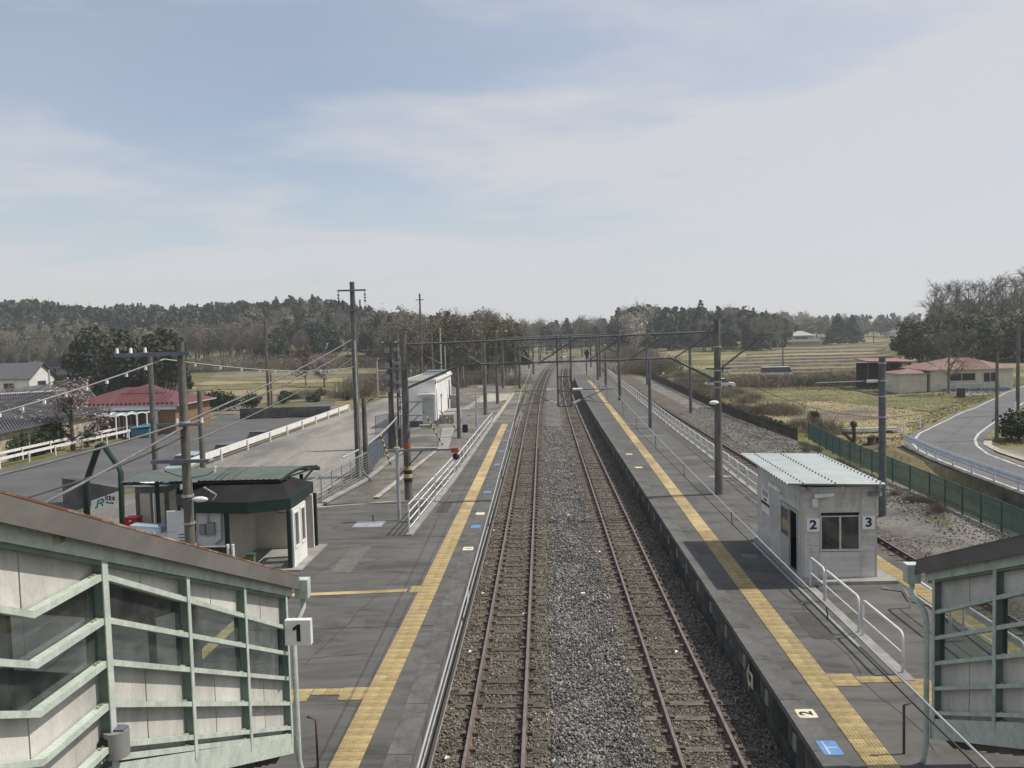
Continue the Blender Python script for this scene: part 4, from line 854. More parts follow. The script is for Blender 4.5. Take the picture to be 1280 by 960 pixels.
# catenary over each main track
def catenary(cx, label):
    t = thing('overhead_wire', label, 'overhead wire', (cx, GY, 5.1))
    sup = [-10, GY, 90, 140, 192, 250]
    zc = lambda y: 5.05; 
    def zm(y):
        for a, d in zip(sup, sup[1:]):
            if a <= y <= d:
                u = (y - a) / (d - a); za, zd = (5.15 if a < 0 else 5.85), 5.85; return lr(za, zd, u) - 4 * (0.35 if a >= 0 else 0.22) * u * (1 - u)
        return 5.85
    xx = lambda y: cx + c(y)
    yy = list(np.arange(-10, GY, 3.0)) + [GY] + list(np.arange(40, 250, 6.0))
    MB().m('wire_light').tube([(xx(y), y, zm(y)) for y in yy], 0.011, 5).build('messenger_wire', t)
    MB().m('wire').tube([(xx(y) + (0.04 if y < GY else 0), y, zc(y)) for y in yy], 0.010, 5).build('contact_wire', t)
    for y in list(np.arange(4.5, GY - 1, 4.6)) + list(np.arange(40, 90, 5)): MB().m('wire').cyl((xx(y), y, zm(y)), (xx(y) + 0.02, y, zc(y)), 0.008, n=4).build('dropper', t)
catenary(-0.98, 'thin contact and messenger wires hanging over the track beside platform 1')
catenary(3.08, 'thin contact and messenger wires hanging over the track beside the island platform')

# ------------------------------------------------------------------ poles
def pole(name, label, cat, x, y, z0, z1, r0, r1=None, mt='pole', group=None):
    t = thing(name, label, cat, (x, y, z0), group); MB().m(mt).cyl((x, y, z0 - 0.3), (x, y, z1), r0, r1 or r0 * 0.7, 12).build('shaft', t); return t
def insul(t, x, y, z, h=0.11, r=0.038, m='porcelain'): MB().m(m).cyl((x, y, z), (x, y, z + h), r, r * 0.7, 8).build('insulator', t)
def crossarm(t, x0, x1, y, z, h=0.1, m='steel_blue', ins=()):
    a = MB().m(m).box(x0, x1, y, y + 0.09, z, z + h).build('cross_arm', t)
    for x in ins: insul(a, x, y + 0.045, z + h)
    return a
# pole by the shelter
PY = 17.5; A = lambda px, py: gy(px, py, PY)
b0 = gz(241, 845, PZ)
t = pole('utility_pole', 'tall concrete pole with three cross arms rising just behind the covered stairs', 'utility pole', A(236, 640).x, PY, PZ, A(229, 428).z, 0.135, 0.078)
px_ = A(236, 640).x
crossarm(t, A(146, 439).x, A(240, 437).x, PY - 0.14, A(190, 444).z - 0.02, 0.08, ins=[A(q, 437).x for q in (149, 166, 184)])
crossarm(t, A(200, 528).x, A(256, 528).x, PY - 0.14, A(230, 532).z, 0.06, ins=[A(258, 528).x - 0.06, A(224, 528).x])
ar = crossarm(t, A(192, 574).x, A(264, 573).x, PY - 0.14, A(230, 578).z, 0.075)
for q in (204, 268): MB().m('porcelain').cyl(A(q, 590), A(q + 1, 583), 0.03, n=8).build('insulator', t); MB().m('wire').tube([A(q, 588), A(q + (16 if q < 240 else -9), 594), A(236, 598)], 0.01, 5).build('jumper', t)
lz = A(250, 622).z; MB().m('porcelain').sphere((px_ + 0.30, PY - 0.1, lz - 0.02), 0.085, 10, 6, (2.2, 0.9, 0.75)).build('lamp_head', t); MB().m('steel_dark').cyl((px_, PY - 0.05, lz - 0.06), (px_ + 0.2, PY - 0.1, lz - 0.03), 0.025, n=6).build('lamp_arm', t)
for z in (6.6, 5.0, 4.4, 3.9): MB().m('galv').cyl((px_, PY, z), (px_, PY, z + 0.05), 0.128, n=12).build('pole_band', t)
MB().m('cable').tube([A(234, 600), A(240, 640), A(238, 700)], 0.02).build('conduit', t)
# big pole in the yard
bx_, by_ = -10.0, 43.7
t = pole('utility_pole', 'tall pole with two small cross arms and hanging insulators beside the gravel lot', 'utility pole', bx_, by_, PZ, 11.4, 0.2, 0.13)
crossarm(t, bx_ - 0.75, bx_ + 0.75, by_ - 0.2, 10.9, 0.09); crossarm(t, bx_ - 0.5, bx_ + 0.45, by_ - 0.2, 9.85, 0.09)
for x, z in ((bx_ - 0.72, 10.25), (bx_ + 0.7, 10.25)):
    MB().m('steel_dark').cyl((x, by_ - 0.15, z + 0.65), (x, by_ - 0.15, z), 0.02, n=6).build('hanger', t)
    for k in range(3): MB().m('steel_dark').cyl((x, by_ - 0.15, z + 0.1 + 0.16 * k), (x, by_ - 0.15, z + 0.17 + 0.16 * k), 0.06, n=8).build('insulator', t)
for x in (bx_ - 0.5, bx_ + 0.42): MB().m('steel_dark').cyl((x, by_ - 0.15, 9.95), (x, by_ - 0.15, 10.45), 0.04, n=8).build('insulator', t)
MB().m('galv').cyl((bx_ + 0.1, by_ - 0.2, PZ), (bx_ + 0.06, by_ - 0.17, 8.3), 0.045, n=8).build('conduit', t)
MB().m('pole').cyl((bx_ + 0.3, by_ + 0.4, PZ), (bx_ + 0.3, by_ + 0.4, 5.2), 0.16, 0.12, n=10).build('stub_pole', t)
MB().m('cable').tube([(bx_ + 0.15, by_ - 0.25, 5.0), (bx_ + 0.18, by_ - 0.28, 1.6), (bx_ + 0.4, by_ - 0.5, 1.2), (bx_ + 1.0, by_ - 1.6, 1.03)], 0.05).build('cable', t)
# twin pole with transformers
t = pole('utility_pole', 'left one of the close pair of equipment poles in front of the white building', 'utility pole', -10.25, 55, PZ, 8.55, 0.2, 0.15)
for z, w in ((8.0, 0.5), (6.9, 0.9), (6.1, 0.8), (5.2, 0.6), (4.4, 0.7)): crossarm(t, -10.25 - w, -10.25 + w + 0.3, 54.75, z, 0.07, 'steel_dark', ins=(-10.25 - w * 0.8, -10.25 + w))
for z in (7.4, 6.4, 5.6, 4.8): MB().m('grey_box').box(-10.5, -10.2, 54.6, 54.85, z, z + 0.35).build('fuse_box', t)
t = pole('utility_pole', 'right one of the close pair of equipment poles in front of the white building', 'utility pole', -9.7, 55.0, PZ, 8.65, 0.17, 0.12)
for z, h in ((1.9, 1.0), (3.2, 0.6), (4.1, 0.3)): MB().m('white').box(-9.75 + 0.08, -9.5 + 0.02, 54.65, 54.84, z + 0.6, z + 0.6 + h).build('equipment_box', t)
for z in (2.3, 4.7, 5.3, 6.6, 7.5): MB().m('grey_box').box(-9.9, -9.55, 54.6, 54.86, z, z + 0.22).build('bracket', t)
for dx in (-0.25, 0.1, 0.22): MB().m('cable').tube([(-9.7 + dx, 54.7, 7.2), (-9.7 + dx * 1.3, 54.6, 4.0), (-9.7 + dx, 54.7, PZ)], 0.03).build('cable', t)
# short signal post with arm across
t = pole('signal_post', 'grey post with a long horizontal arm ending in a red box above the white railing', 'post', -5.92, 32.7, PZ, 3.95, 0.075, 0.075, 'galv')
MB().m('steel_blue').box(-6.25, -3.55, 32.62, 32.70, 3.80, 3.87).build('arm', t); MB().m('galv').cyl((-5.92, 32.7, 3.75), (-5.92, 32.7, 3.97), 0.13, n=10).build('collar', t)
MB().m('orange_red').box(-3.72, -3.44, 32.52, 32.78, 3.72, 3.90).build('end_box', t); MB().m('black').sphere((-3.55, 32.65, 3.55), 0.14, 10, 6).build('lamp', t); MB().m('steel_dark').bar((-6.1, 34.0, 2.6), (-4.9, 32.7, 3.8), 0.04).build('stay', t)
# platform-side poles
def simple(label, px, pt, pb, z, r, cat='pole', name='line_pole', mt='pole', arm=None, lamp=None, group=None):
    g_ = gz(px[1], pb, z); tz = gy(px[0], pt, g_.y).z; t = pole(name, label, cat, g_.x, g_.y, z, tz, r, r * 0.75, mt, group)
    if arm: crossarm(t, g_.x - arm[0], g_.x + arm[1], g_.y - r - 0.09, tz - arm[2], 0.1, 'steel_dark', ins=(g_.x - arm[0] * 0.8, g_.x + arm[1] * 0.8))
    if lamp:
        for q in lamp: MB().m('porcelain').box(g_.x + q - 0.22, g_.x + q + 0.22, g_.y - 0.35, g_.y + 0.1, tz - 0.15, tz - 0.02).build('lamp_head', t)
    return t
t = simple('dark pole with a green notice at its base to the right of the white building', (574, 574), 458, 547, PZ, 0.15, mt='steel_dark')
w = t.location; MB().m('white').box(w.x + 0.25, w.x + 0.55, w.y + 0.5, w.y + 0.55, 1.9, 2.8).build('notice', t); MB().m('dark_green').box(w.x + 0.2, w.x + 0.6, w.y + 0.5, w.y + 0.56, 1.3, 1.89).build('notice', t)
t = simple('dark overhead line pole rising behind the end of the white railing', (605.5, 607), 420, 518, PZ, 0.19)
MB().m('porcelain').box(w.x + 0.1, w.x + 0.5, 78, 78.2, 3.5, 3.62).build('bracket', t)
simple('tall lamp pole with two lights beyond the white building', (629, 629), 413, 484, 0.9, 0.2, 'lamp post', 'lamp_post', lamp=(-0.65, 0.65))
simple('bare dark pole by the platform edge beyond the concrete patch', (650, 650), 424, 483, 0.86, 0.2)
simple('short lamp post beside the curve of the far sidings', (646.5, 646.5), 443, 472, 0.3, 0.18, 'lamp post', 'lamp_post', lamp=(0,))
simple('pole with a white label beside the left hand track', (666, 667), 425, 466, 0.3, 0.22)
simple('small dark signal pole on the left beyond the second gantry', (674, 674), 432, 455, 0.3, 0.2)
simple('thin post standing at the corner of the concrete strip by the railing', (595.5, 596), 492, 534, PZ, 0.1, 'post', 'marker_post', 'galv')
simple('tall dark pole on the island platform, in front of the row of hoop rails', (812, 813), 450, 535, PZ, 0.145, mt='steel_dark')
t = simple('island platform pole next to the far white post', (757, 757.5), 440, 483, PZ, 0.2); 
t = simple('island platform pole just before the signal lamp', (747, 747.5), 420, 475, PZ, 0.22)
g_ = gz(733.5, 469, PZ); t = pole('railway_signal', 'signal with a round black head at the end of the island platform', 'signal', g_.x, g_.y, PZ, gy(733.5, 436, g_.y).z, 0.12, 0.12, 'steel_dark')
q = gy(733.5, 441, g_.y); MB().m('black').cyl((q.x, q.y - 0.25, q.z - 0.1), (q.x, q.y - 0.1, q.z - 0.1), 0.42, n=14).build('signal_head', t); MB().m('black').box(q.x - 0.2, q.x + 0.2, q.y - 0.24, q.y - 0.1, q.z - 1.0, q.z + 0.5).build('back_plate', t)
simple('thin dark pole of the single track near the brown fence', (863, 863.5), 435, 515, 0.1, 0.17, mt='steel_dark')
simple('thin dark pole of the single track farther along the brown fence', (808, 809), 430, 480, 0.1, 0.19, mt='steel_dark')
simple('white capped post by the railing row on the island platform', (783, 783), 500, 513, PZ, 0.08, 'post', 'marker_post', 'galv')
# right pole of the single track with cantilever
rx, ry = 14.45, 35.6
t = pole('catenary_pole', 'dark pole behind the waiting hut with a bracket arm pointing to the track', 'overhead line pole', rx, ry, 0.0, 7.0, 0.165, 0.14, 'steel_dark')
a = MB().m('steel_blue').cyl((rx, ry, 5.97), (rx - 2.8, ry, 5.93), 0.035, n=8).cyl((rx, ry, 5.30), (rx - 2.2, ry, 5.86), 0.03, n=8).cyl((rx - 2.2, ry, 5.86), (rx - 2.7, ry, 5.6), 0.02, n=6).build('cantilever_arm', t)
MB().m('porcelain').cyl((rx - 0.2, ry, 5.968), (rx - 0.65, ry, 5.961), 0.07, n=8).build('insulator', a)
for z in (6.7, 5.95, 5.28, 4.4): MB().m('galv').cyl((rx, ry, z), (rx, ry, z + 0.05), 0.17, n=12).build('pole_band', t)
# far poles
simple('grey pole with crossed arms in the left hand fields', (334, 336), 398, 507, -0.2, 0.2, 'utility pole', 'utility_pole', arm=(0.7, 0.7, 0.6))
simple('short second pole close to the one with crossed arms in the fields', (340, 340), 465, 507, -0.2, 0.15)
def farpole(label, px, pt, y, r, mt='pole', arm=None):
    w = gy(px, pt, y); z0 = Hs(w.x, y); t = pole('utility_pole', label, 'utility pole', w.x, y, z0, w.z, r, r * 0.75, mt)
    if arm:
        for dz, l in arm: crossarm(t, w.x - l, w.x + l, y - r - 0.09, w.z - dz, 0.1, 'steel_dark', ins=(w.x - l, w.x + l))
farpole('tallest slender pole above the woods behind the white building', 524.5, 367, 112, 0.16, arm=((0.9, 0.55),))
farpole('dark pole immediately right of the tallest slender pole', 538.5, 397, 113, 0.16)
farpole('pale concrete pole with a lamp between the woods and the white building', 550, 410, 118, 0.13, 'galv')
farpole('thin pale pole next to the lamp pole behind the white building', 556, 432, 122, 0.1, 'galv')
farpole('thin grey pole in the fields left of the white building', 471, 450, 112, 0.12, 'galv')
farpole('dark pole standing among the rice fields in front of the far house', 978.5, 424, 168, 0.16)
farpole('pale thin pole at the edge of the rice fields near the gantry', 937, 447, 152, 0.13, 'galv')
farpole('slim pole far out in the rice fields', 1078, 410, 420, 0.3)
farpole('slim pole far out in the rice fields, a little to the right', 1092, 408, 440, 0.3)
farpole('utility pole on the grass verge by the round bush and the road', 1246.5, 441, 59.4, 0.13)
farpole('utility pole at the far side of the road, right edge of the view', 1273, 405, 75, 0.17)
farpole('thin pale pole behind the grey roofed building', 61, 462, 100, 0.14, 'galv')
def pole_plain(label, px, pt, y, z0, r): w = gy(px, pt, y); return pole('utility_pole', label, 'utility pole', w.x, y, z0, w.z, r, r * 0.8)
pole_plain('slim grey pole in the street in front of the carport', 187, 440, 50, -0.45, 0.19)
pole_plain('shorter leaning wooden pole by the start of the white guardrail', 249, 488, 46, -0.3, 0.17)

# ------------------------------------------------------------------ cables across the left side
def sag(p, q, s, n=14): return [(lr(p[0], q[0], u), lr(p[1], q[1], u), lr(p[2], q[2], u) - 4 * s * u * (1 - u)) for u in [k / n for k in range(n + 1)]]
def cable(label, p, q, s, r=0.02, mt='cable', clips=0, name='overhead_cable'):
    o = MB().m(mt).tube(sag(p, q, s), r, 5); 
    t = tag(o.build(name), label, 'cable')
    if clips:
        WL[t.name] = Vector((0, 0, 0))
        for k in range(1, clips):
            w = Vector(sag(p, q, s, clips)[k]); MB().m('porcelain').box(w.x - 0.025, w.x + 0.025, w.y - 0.02, w.y + 0.02, w.z - 0.085, w.z - 0.015).build('cable_clip', t)
    return t
Lz = lambda px, py, y: gy(px, py, y)
for (a, z, d, zz_), lb in zip(((149, 437, 70, 470), (166, 437, 40, 490), (184, 437, 20, 498)), ('upper', 'middle', 'lowest')):
    cable('thin black wire, %s of three running left from the insulators on the top arm' % lb, A(a, z - 2), Lz(d - 120, zz_ + 52, 30), 0.15, 0.008, 'wire')
cable('pale clipped cable running up from the left edge to the top of the pole', Lz(-60, 532, 15), A(205, 449), 0.06, 0.016, 'wire_light', 10)
cable('thin clipped cable crossing from the tall pole to the yard pole', A(205, 449), (bx_, by_, 6.9), 0.25, 0.012, 'wire_light', 14)
cable('upper thick grey cable from the tall pole up to the yard pole', A(233, 527), (bx_ - 0.1, by_ - 0.15, 8.35), 0.12, 0.028)
cable('middle thick grey cable from the tall pole up to the yard pole', A(233, 532), (bx_ - 0.1, by_ - 0.15, 7.85), 0.15, 0.022)
cable('lower thin grey cable from the tall pole up to the yard pole', A(240, 552), (bx_ - 0.1, by_ - 0.15, 7.35), 0.2, 0.016)
cable('thick grey cable descending left from the tall pole, upper of the pair', A(231, 528), Lz(-40, 603, 14), 0.05, 0.026)
cable('thick grey cable descending left from the tall pole, lower of the pair', A(231, 533), Lz(-20, 668, 11), 0.03, 0.026)
cable('slack dark cable below the thick pair left of the tall pole', A(231, 545), Lz(-30, 640, 12), 0.12, 0.018, 'wire')
cable('black wire from the yard pole towards the left hand hills', (bx_ - 0.72, by_ - 0.15, 10.2), Lz(250, 396, 120), 0.6, 0.012, 'wire')
cable('black wire from the lower arm of the yard pole to the left', (bx_ - 0.5, by_ - 0.15, 9.95), Lz(250, 412, 120), 0.5, 0.012, 'wire')
cable('black wire from the yard pole to the slender pole behind the white building', (bx_ + 0.7, by_ - 0.15, 10.2), Lz(524, 376, 112), 1.2, 0.012, 'wire')
cable('sleeved grey cable running from the yard fence up to the equipment poles', (-9.8, 54.6, 3.1), (-9.95, 40.0, 2.55), 0.3, 0.05, 'wire_light')
cable('long sagging dark wire along the brown fence', (7.9, GY, 5.6), gy(1102, 560, ry), 1.0, 0.012, 'wire')
cable('dark wire from the gantry pole to the pole behind the hut', (7.9, GY, 6.6), (rx, ry, 4.4), 0.5, 0.012, 'wire')
cable('dark wire crossing the road to the pole by the bush', (rx, ry, 4.4), gy(1246, 482, 59.4), 0.5, 0.014, 'wire')
cable('upper wire between the roadside poles at the right', gy(1246, 448, 59.4), gy(1273, 440, 75), 0.2, 0.014, 'wire')
# ------------------------------------------------------------------ station yard, lot and street on the left
drape('gravel_lot', [(-20.6, 27), (-10.6, 33), (-10.4, 60), (-11.7, 68), (-11.7, 95), (-14, 118), (-19.5, 118), (-20.4, 86), (-20.7, 60)], 'gravel_lot', 0.03, 2.0)
drape('yard', [(-10.3, 35.6), (-5.2, 37.3), (-4.95, 42.3), (-4.5, 68), (-4.8, 100), (-12, 100), (-11.6, 68), (-10.3, 58)], 'yard_gravel', 0.022, 1.5)
drape('street', [(-40, 20), (-25.2, 20), (-24.6, 60), (-24.4, 92), (-30, 118), (-39, 98), (-39.5, 70)], 'street', 0.05, 2.0)
drape('street', [(-14.2, 118.1), (-19.4, 118.1), (-23, 150), (-20, 185), (-13, 185), (-15, 150)], 'gravel_lot', 0.06, 3.0)
def slab(name, pts, z, h, m): return struct(MB().m(m).prism([(x, y, z) for x, y in pts], (0, 0, h)).build(name))
a, d = gz(445, 583 + 20, PZ), gz(520, 523, PZ)
slab('kerb', [(-7.95, 37.5), (-7.7, 37.5), (-6.75, 56), (-6.95, 56)], PZ, 0.04, 'kerb'); slab('footpath', [(-7.0, 53.5), (-6.3, 53.5), (-7.2, 66), (-8.2, 66)], PZ, 0.05, 'concrete')
slab('footpath', [(-8.3, 83), (-7.6, 83), (-6.9, 104), (-7.4, 104)], PZ - 0.05, 0.06, 'concrete')
slab('kerb', [(-10.3, 35.5), (-10.3, 35.3), (-5.2, 36.9), (-5.2, 37.1)], PZ, 0.03, 'kerb'); slab('kerb', [(-9.5, 54.3), (-9.5, 54.0), (-7.1, 54.2), (-7.1, 54.5)], PZ, 0.04, 'kerb')
slab('kerb', [(-10.45, 34), (-10.15, 34), (-9.2, 42), (-9.1, 55), (-9.35, 55), (-9.45, 42)], PZ, 0.08, 'concrete')
slab('kerb', [(-4.55, 70.2), (-4.25, 70.2), (-3.6, 106), (-3.95, 106)], 0.8, 0.16, 'kerb')
slab('concrete_pad', [(-7.4, 92), (-4.2, 94), (-4.0, 104), (-7.0, 106)], 0.93, 0.05, 'kerb')
# heap of ballast
b = MB().m('ballast'); n = 16; cx0, cy0 = gz(580, 486, PZ).x - 0.5, 101
for k in range(n):
    a0, a1 = 2 * pi * k / n, 2 * pi * (k + 1) / n; f = lambda a: 1 + 0.12 * math.sin(3 * a) + 0.07 * math.sin(7 * a)
    p = lambda a, r: (cx0 + r * 2.6 * f(a) * math.cos(a), cy0 + r * 3.4 * f(a) * math.sin(a), 0.9 + 1.9 * (1 - r) ** 1.15)
    for r0, r1 in ((1, 0.7), (0.7, 0.4), (0.4, 0.12)): b.add([p(a0, r0), p(a1, r0), p(a1, r1), p(a0, r1)], [(0, 1, 2, 3)])
    b.add([p(a0, 0.12), p(a1, 0.12), (cx0, cy0, 2.72)], [(0, 1, 2)])
tag(b.build('gravel_heap'), 'grey heap of ballast lying behind the white building', 'gravel heap', kind='stuff')
# white equipment building
BX0, BX1, BY0, BY1, BZ = -11.55, -8.95, 68.0, 80.0, 4.75
bd = thing('equipment_building', 'white flat roofed windowless building with a grey front door beside the yard', 'building', (BX0, BY0, PZ))
b = MB().m('white_wall').box(BX0, BX1, BY0, BY1, PZ + 0.45, BZ).m('concrete_dark').box(BX0 - 0.01, BX1 + 0.01, BY0 - 0.01, BY1 + 0.01, 0.6, PZ + 0.449); b.build('wall', bd)
b = MB().m('white_wall').box(BX0 - 0.1, BX1 + 0.12, BY0 - 0.1, BY1 + 0.12, BZ + 0.001, BZ + 0.14).m('concrete').box(BX0 + 0.1, BX1 - 0.1, BY0 + 0.2, BY1 - 0.1, BZ + 0.1405, BZ + 0.16); b.m('white_wall').box(BX0 + 0.5, BX1 + 0.02, BY1 - 3.5, BY1 + 0.05, BZ + 0.161, BZ + 0.40).m('steel_blue').box(BX0 + 0.48, BX1 + 0.04, BY1 - 3.56, BY1 + 0.07, BZ + 0.401, BZ + 0.47); b.build('roof', bd)
dd = MB().m('trim_grey').box(-10.05, -9.1, BY0 - 0.03, BY0 + 0.01, PZ + 0.2, PZ + 2.35).build('door', bd); MB().m('steel_dark').box(-9.98, -9.93, BY0 - 0.09, BY0 - 0.031, PZ + 1.1, PZ + 1.3).build('handle', dd)
MB().m('white_wall').box(-10.35, -8.98 + 0.0, BY0 - 0.7, BY0 - 0.011, PZ + 2.62, PZ + 2.74).build('awning', bd)
MB().m('concrete').box(-10.3, -9.0, BY0 - 0.8, BY0 - 0.012, 0.9, PZ + 0.18).build('step', bd)
b = MB().m('frame_alu').tube([(BX1 + 0.06, BY0 + 0.4, PZ), (BX1 + 0.06, BY0 + 0.4, BZ - 0.1)], 0.045, 8); b.cyl((BX1 + 0.07, BY0, BZ - 0.1), (BX1 + 0.07, BY1, BZ - 0.02), 0.06, n=8); b.build('gutter', bd)
b = MB().m('grey_box').tube([(BX1 + 0.05, BY0 + 3.6, PZ + 0.5), (BX1 + 0.05, BY0 + 3.6, PZ + 2.2)], 0.035).box(BX1 + 0.001, BX1 + 0.12, BY0 + 3.45, BY0 + 3.75, PZ + 2.2, PZ + 2.4); b.tube([(BX1 + 0.06, BY0 + 10, PZ + 1.5), (BX1 + 0.06, BY0 + 10, BZ - 0.4)], 0.08).build('pipe', bd)
MB().m('concrete').box(BX1 + 0.02, BX1 + 1.25, BY0 + 2.2, BY0 + 4.8, 0.9, PZ + 0.72).build('plinth', bd); MB().m('concrete').box(BX1 + 0.02, BX1 + 1.35, BY0 + 5.6, BY0 + 8.6, 0.9, PZ + 0.72).build('plinth', bd)
MB().m('grey_box').box(BX1 + 0.2, BX1 + 0.9, BY0 + 9, BY0 + 10, 0.9, PZ + 1.9).build('cabinet', bd)
# striped guy wire guards
def guy(label, p0, p1):
    p, q = Vector(p0), Vector(p1); t = thing('guy_guard', label, 'guy guard', p)
    for k in range(12): MB().m('cream_stripe' if k % 2 else 'black').cyl(p.lerp(q, k / 12), p.lerp(q, (k + 1) / 12), 0.05, n=8).build('stripe_sleeve', t)
guy('leaning black and yellow striped guy guard in front of the white building door', (-6.85, 55.3, PZ), (-8.1, 56.6, 2.9))
guy('black and yellow striped guy guard beside the chain fence, nearer one', (-10.0 + 1.0, 47.5, PZ), (-9.7, 48.3, 2.7))
guy('black and yellow striped guy guard right of the equipment poles', (gz(578, 523, PZ).x + 0.6, 64, PZ), (gz(572, 515, PZ).x + 0.25, 64.5, 2.6))
# chain link fence between the yard and the lot
def wire_fence(label, pts, h, post_sp, m, strands, mesh=0.0, z=PZ, name='wire_fence', pw=0.05, top=True, zf=None):
    t = thing(name, label, 'fence', (*pts[0], z if zf is None else zf(*pts[0])))
    gz_ = (lambda x, y: z) if zf is None else zf
    net = MB().m(m)
    for (x0, y0), (x1, y1) in zip(pts, pts[1:]):
        L = math.hypot(x1 - x0, y1 - y0); n = max(1, round(L / post_sp))
        P = lambda u, hh: (lr(x0, x1, u), lr(y0, y1, u), gz_(lr(x0, x1, u), lr(y0, y1, u)) + hh)
        for k in range(n):
            p = P(k / n, 0); MB().m(m).box(p[0] - pw / 2, p[0] + pw / 2, p[1] - pw / 2, p[1] + pw / 2, p[2] - 0.1, p[2] + h + 0.03).build('post', t)
        for k in range(n):
            if top: net.bar(P(k / n, h), P((k + 1) / n, h), 0.035)
            for j in range(strands): net.bar(P(k / n, h * (j + 0.5) / strands), P((k + 1) / n, h * (j + 0.5) / strands), 0.014)
        if mesh:
            nn = int(L / mesh); du = h / L
            for k in range(-int(h / mesh), nn):
                u0, u1 = k / nn, k / nn + du
                for s_ in (0, 1):
                    a0, a1 = max(u0, 0), min(u1, 1)
                    if a1 <= a0: continue
                    h0_, h1_ = (a0 - u0) / du * h, (a1 - u0) / du * h
                    if s_: h0_, h1_ = h - h0_, h - h1_
                    net.bar(P(a0, h0_), P(a1, h1_), 0.013)
    stuff(net.build('wire_mesh', t)); return t
wire_fence('low grey wire fence with many strands running from the shelter past the yard pole', [(-10.35, 30.5), (-10.2, 35), (-9.6, 44)], 1.25, 1.5, 'galv', 9)
wire_fence('taller grey chain link fence between the gravel lot and the equipment poles', [(-9.6, 44), (-10.3, 52), (-10.75, 60)], 1.5, 1.6, 'steel_blue', 4, 0.12)
wire_fence('short grey chain link fence behind the equipment poles', [(-13.0, 63), (-11.6, 66.5)], 1.4, 1.6, 'steel_blue', 3, 0.14)
# guardrails
def guardrail(label, pts, z, m='white', sp=4.0, zf=None, bh=1.0):
    t = thing('guardrail', label, 'guardrail', (*pts[0], z)); zz = zf or (lambda x, y: z); b = MB().m(m)
    for (x0, y0), (x1, y1) in zip(pts, pts[1:]):
        L = math.hypot(x1 - x0, y1 - y0); dx, dy = (x1 - x0) / L, (y1 - y0) / L; nx_, ny_ = -dy, dx
        prof = [(o_, 0.78 - (0.78 - h_) * bh) for o_, h_ in [(0.0, 0.36), (0.05, 0.44), (0.0, 0.55), (0.05, 0.66), (0.0, 0.78), (-0.02, 0.78), (-0.02, 0.36)]]
        b.add([(x + nx_ * o, y + ny_ * o, zz(x, y) + h) for x, y in ((x0, y0), (x1, y1)) for o, h in prof], [(k, (k + 1) % 7, 7 + (k + 1) % 7, 7 + k) for k in range(7)] + [tuple(range(6, -1, -1)), tuple(range(7, 14))])
        n = max(1, round(L / sp))
        for k in range(n + (1 if (x1, y1) == pts[-1] else 0)):
            x, y = lr(x0, x1, k / n), lr(y0, y1, k / n); MB().m(m).cyl((x - nx_ * 0.09, y - ny_ * 0.09, zz(x, y) - 0.2), (x - nx_ * 0.09, y - ny_ * 0.09, zz(x, y) + 0.74), 0.06, n=8).build('post', t)
    b.build('beam', t); return t
guardrail('white guardrail along the edge of the gravel lot above the parked cars', [(-20.55, 46.5), (-20.35, 60), (-20.1, 84)], 0.95, 'white', 4.2)
guardrail('long white guardrail across the street by the hedge and the pink cherry', [(-40.3, 52), (-40.3, 66), (-39.2, 88)], -0.42, 'white_rail', 4.0, bh=0.55)
guardrail('second white guardrail just behind the long one by the hedge', [(-41.3, 52), (-41.3, 67), (-40.2, 89)], -0.20, 'white_rail', 4.0, bh=0.5)
for k, px in enumerate((10, 39, 64, 85, 105, 124)):
    y = 61 + k * 4.1; w = gy(px, 560, y); z0 = -0.4; t = thing('reflector_post', 'slim white and pale blue reflector post behind the long guardrail', 'reflector post', (-41.8, y, z0), 'reflector posts along the street')
    MB().m('white').cyl((-41.8, y, z0), (-41.8, y, z0 + 1.15), 0.05, n=6).build('post', t); MB().m('car_blue').box(-41.89, -41.71, y - 0.05, y - 0.02, z0 + 1.151, z0 + 1.6).build('reflector', t)
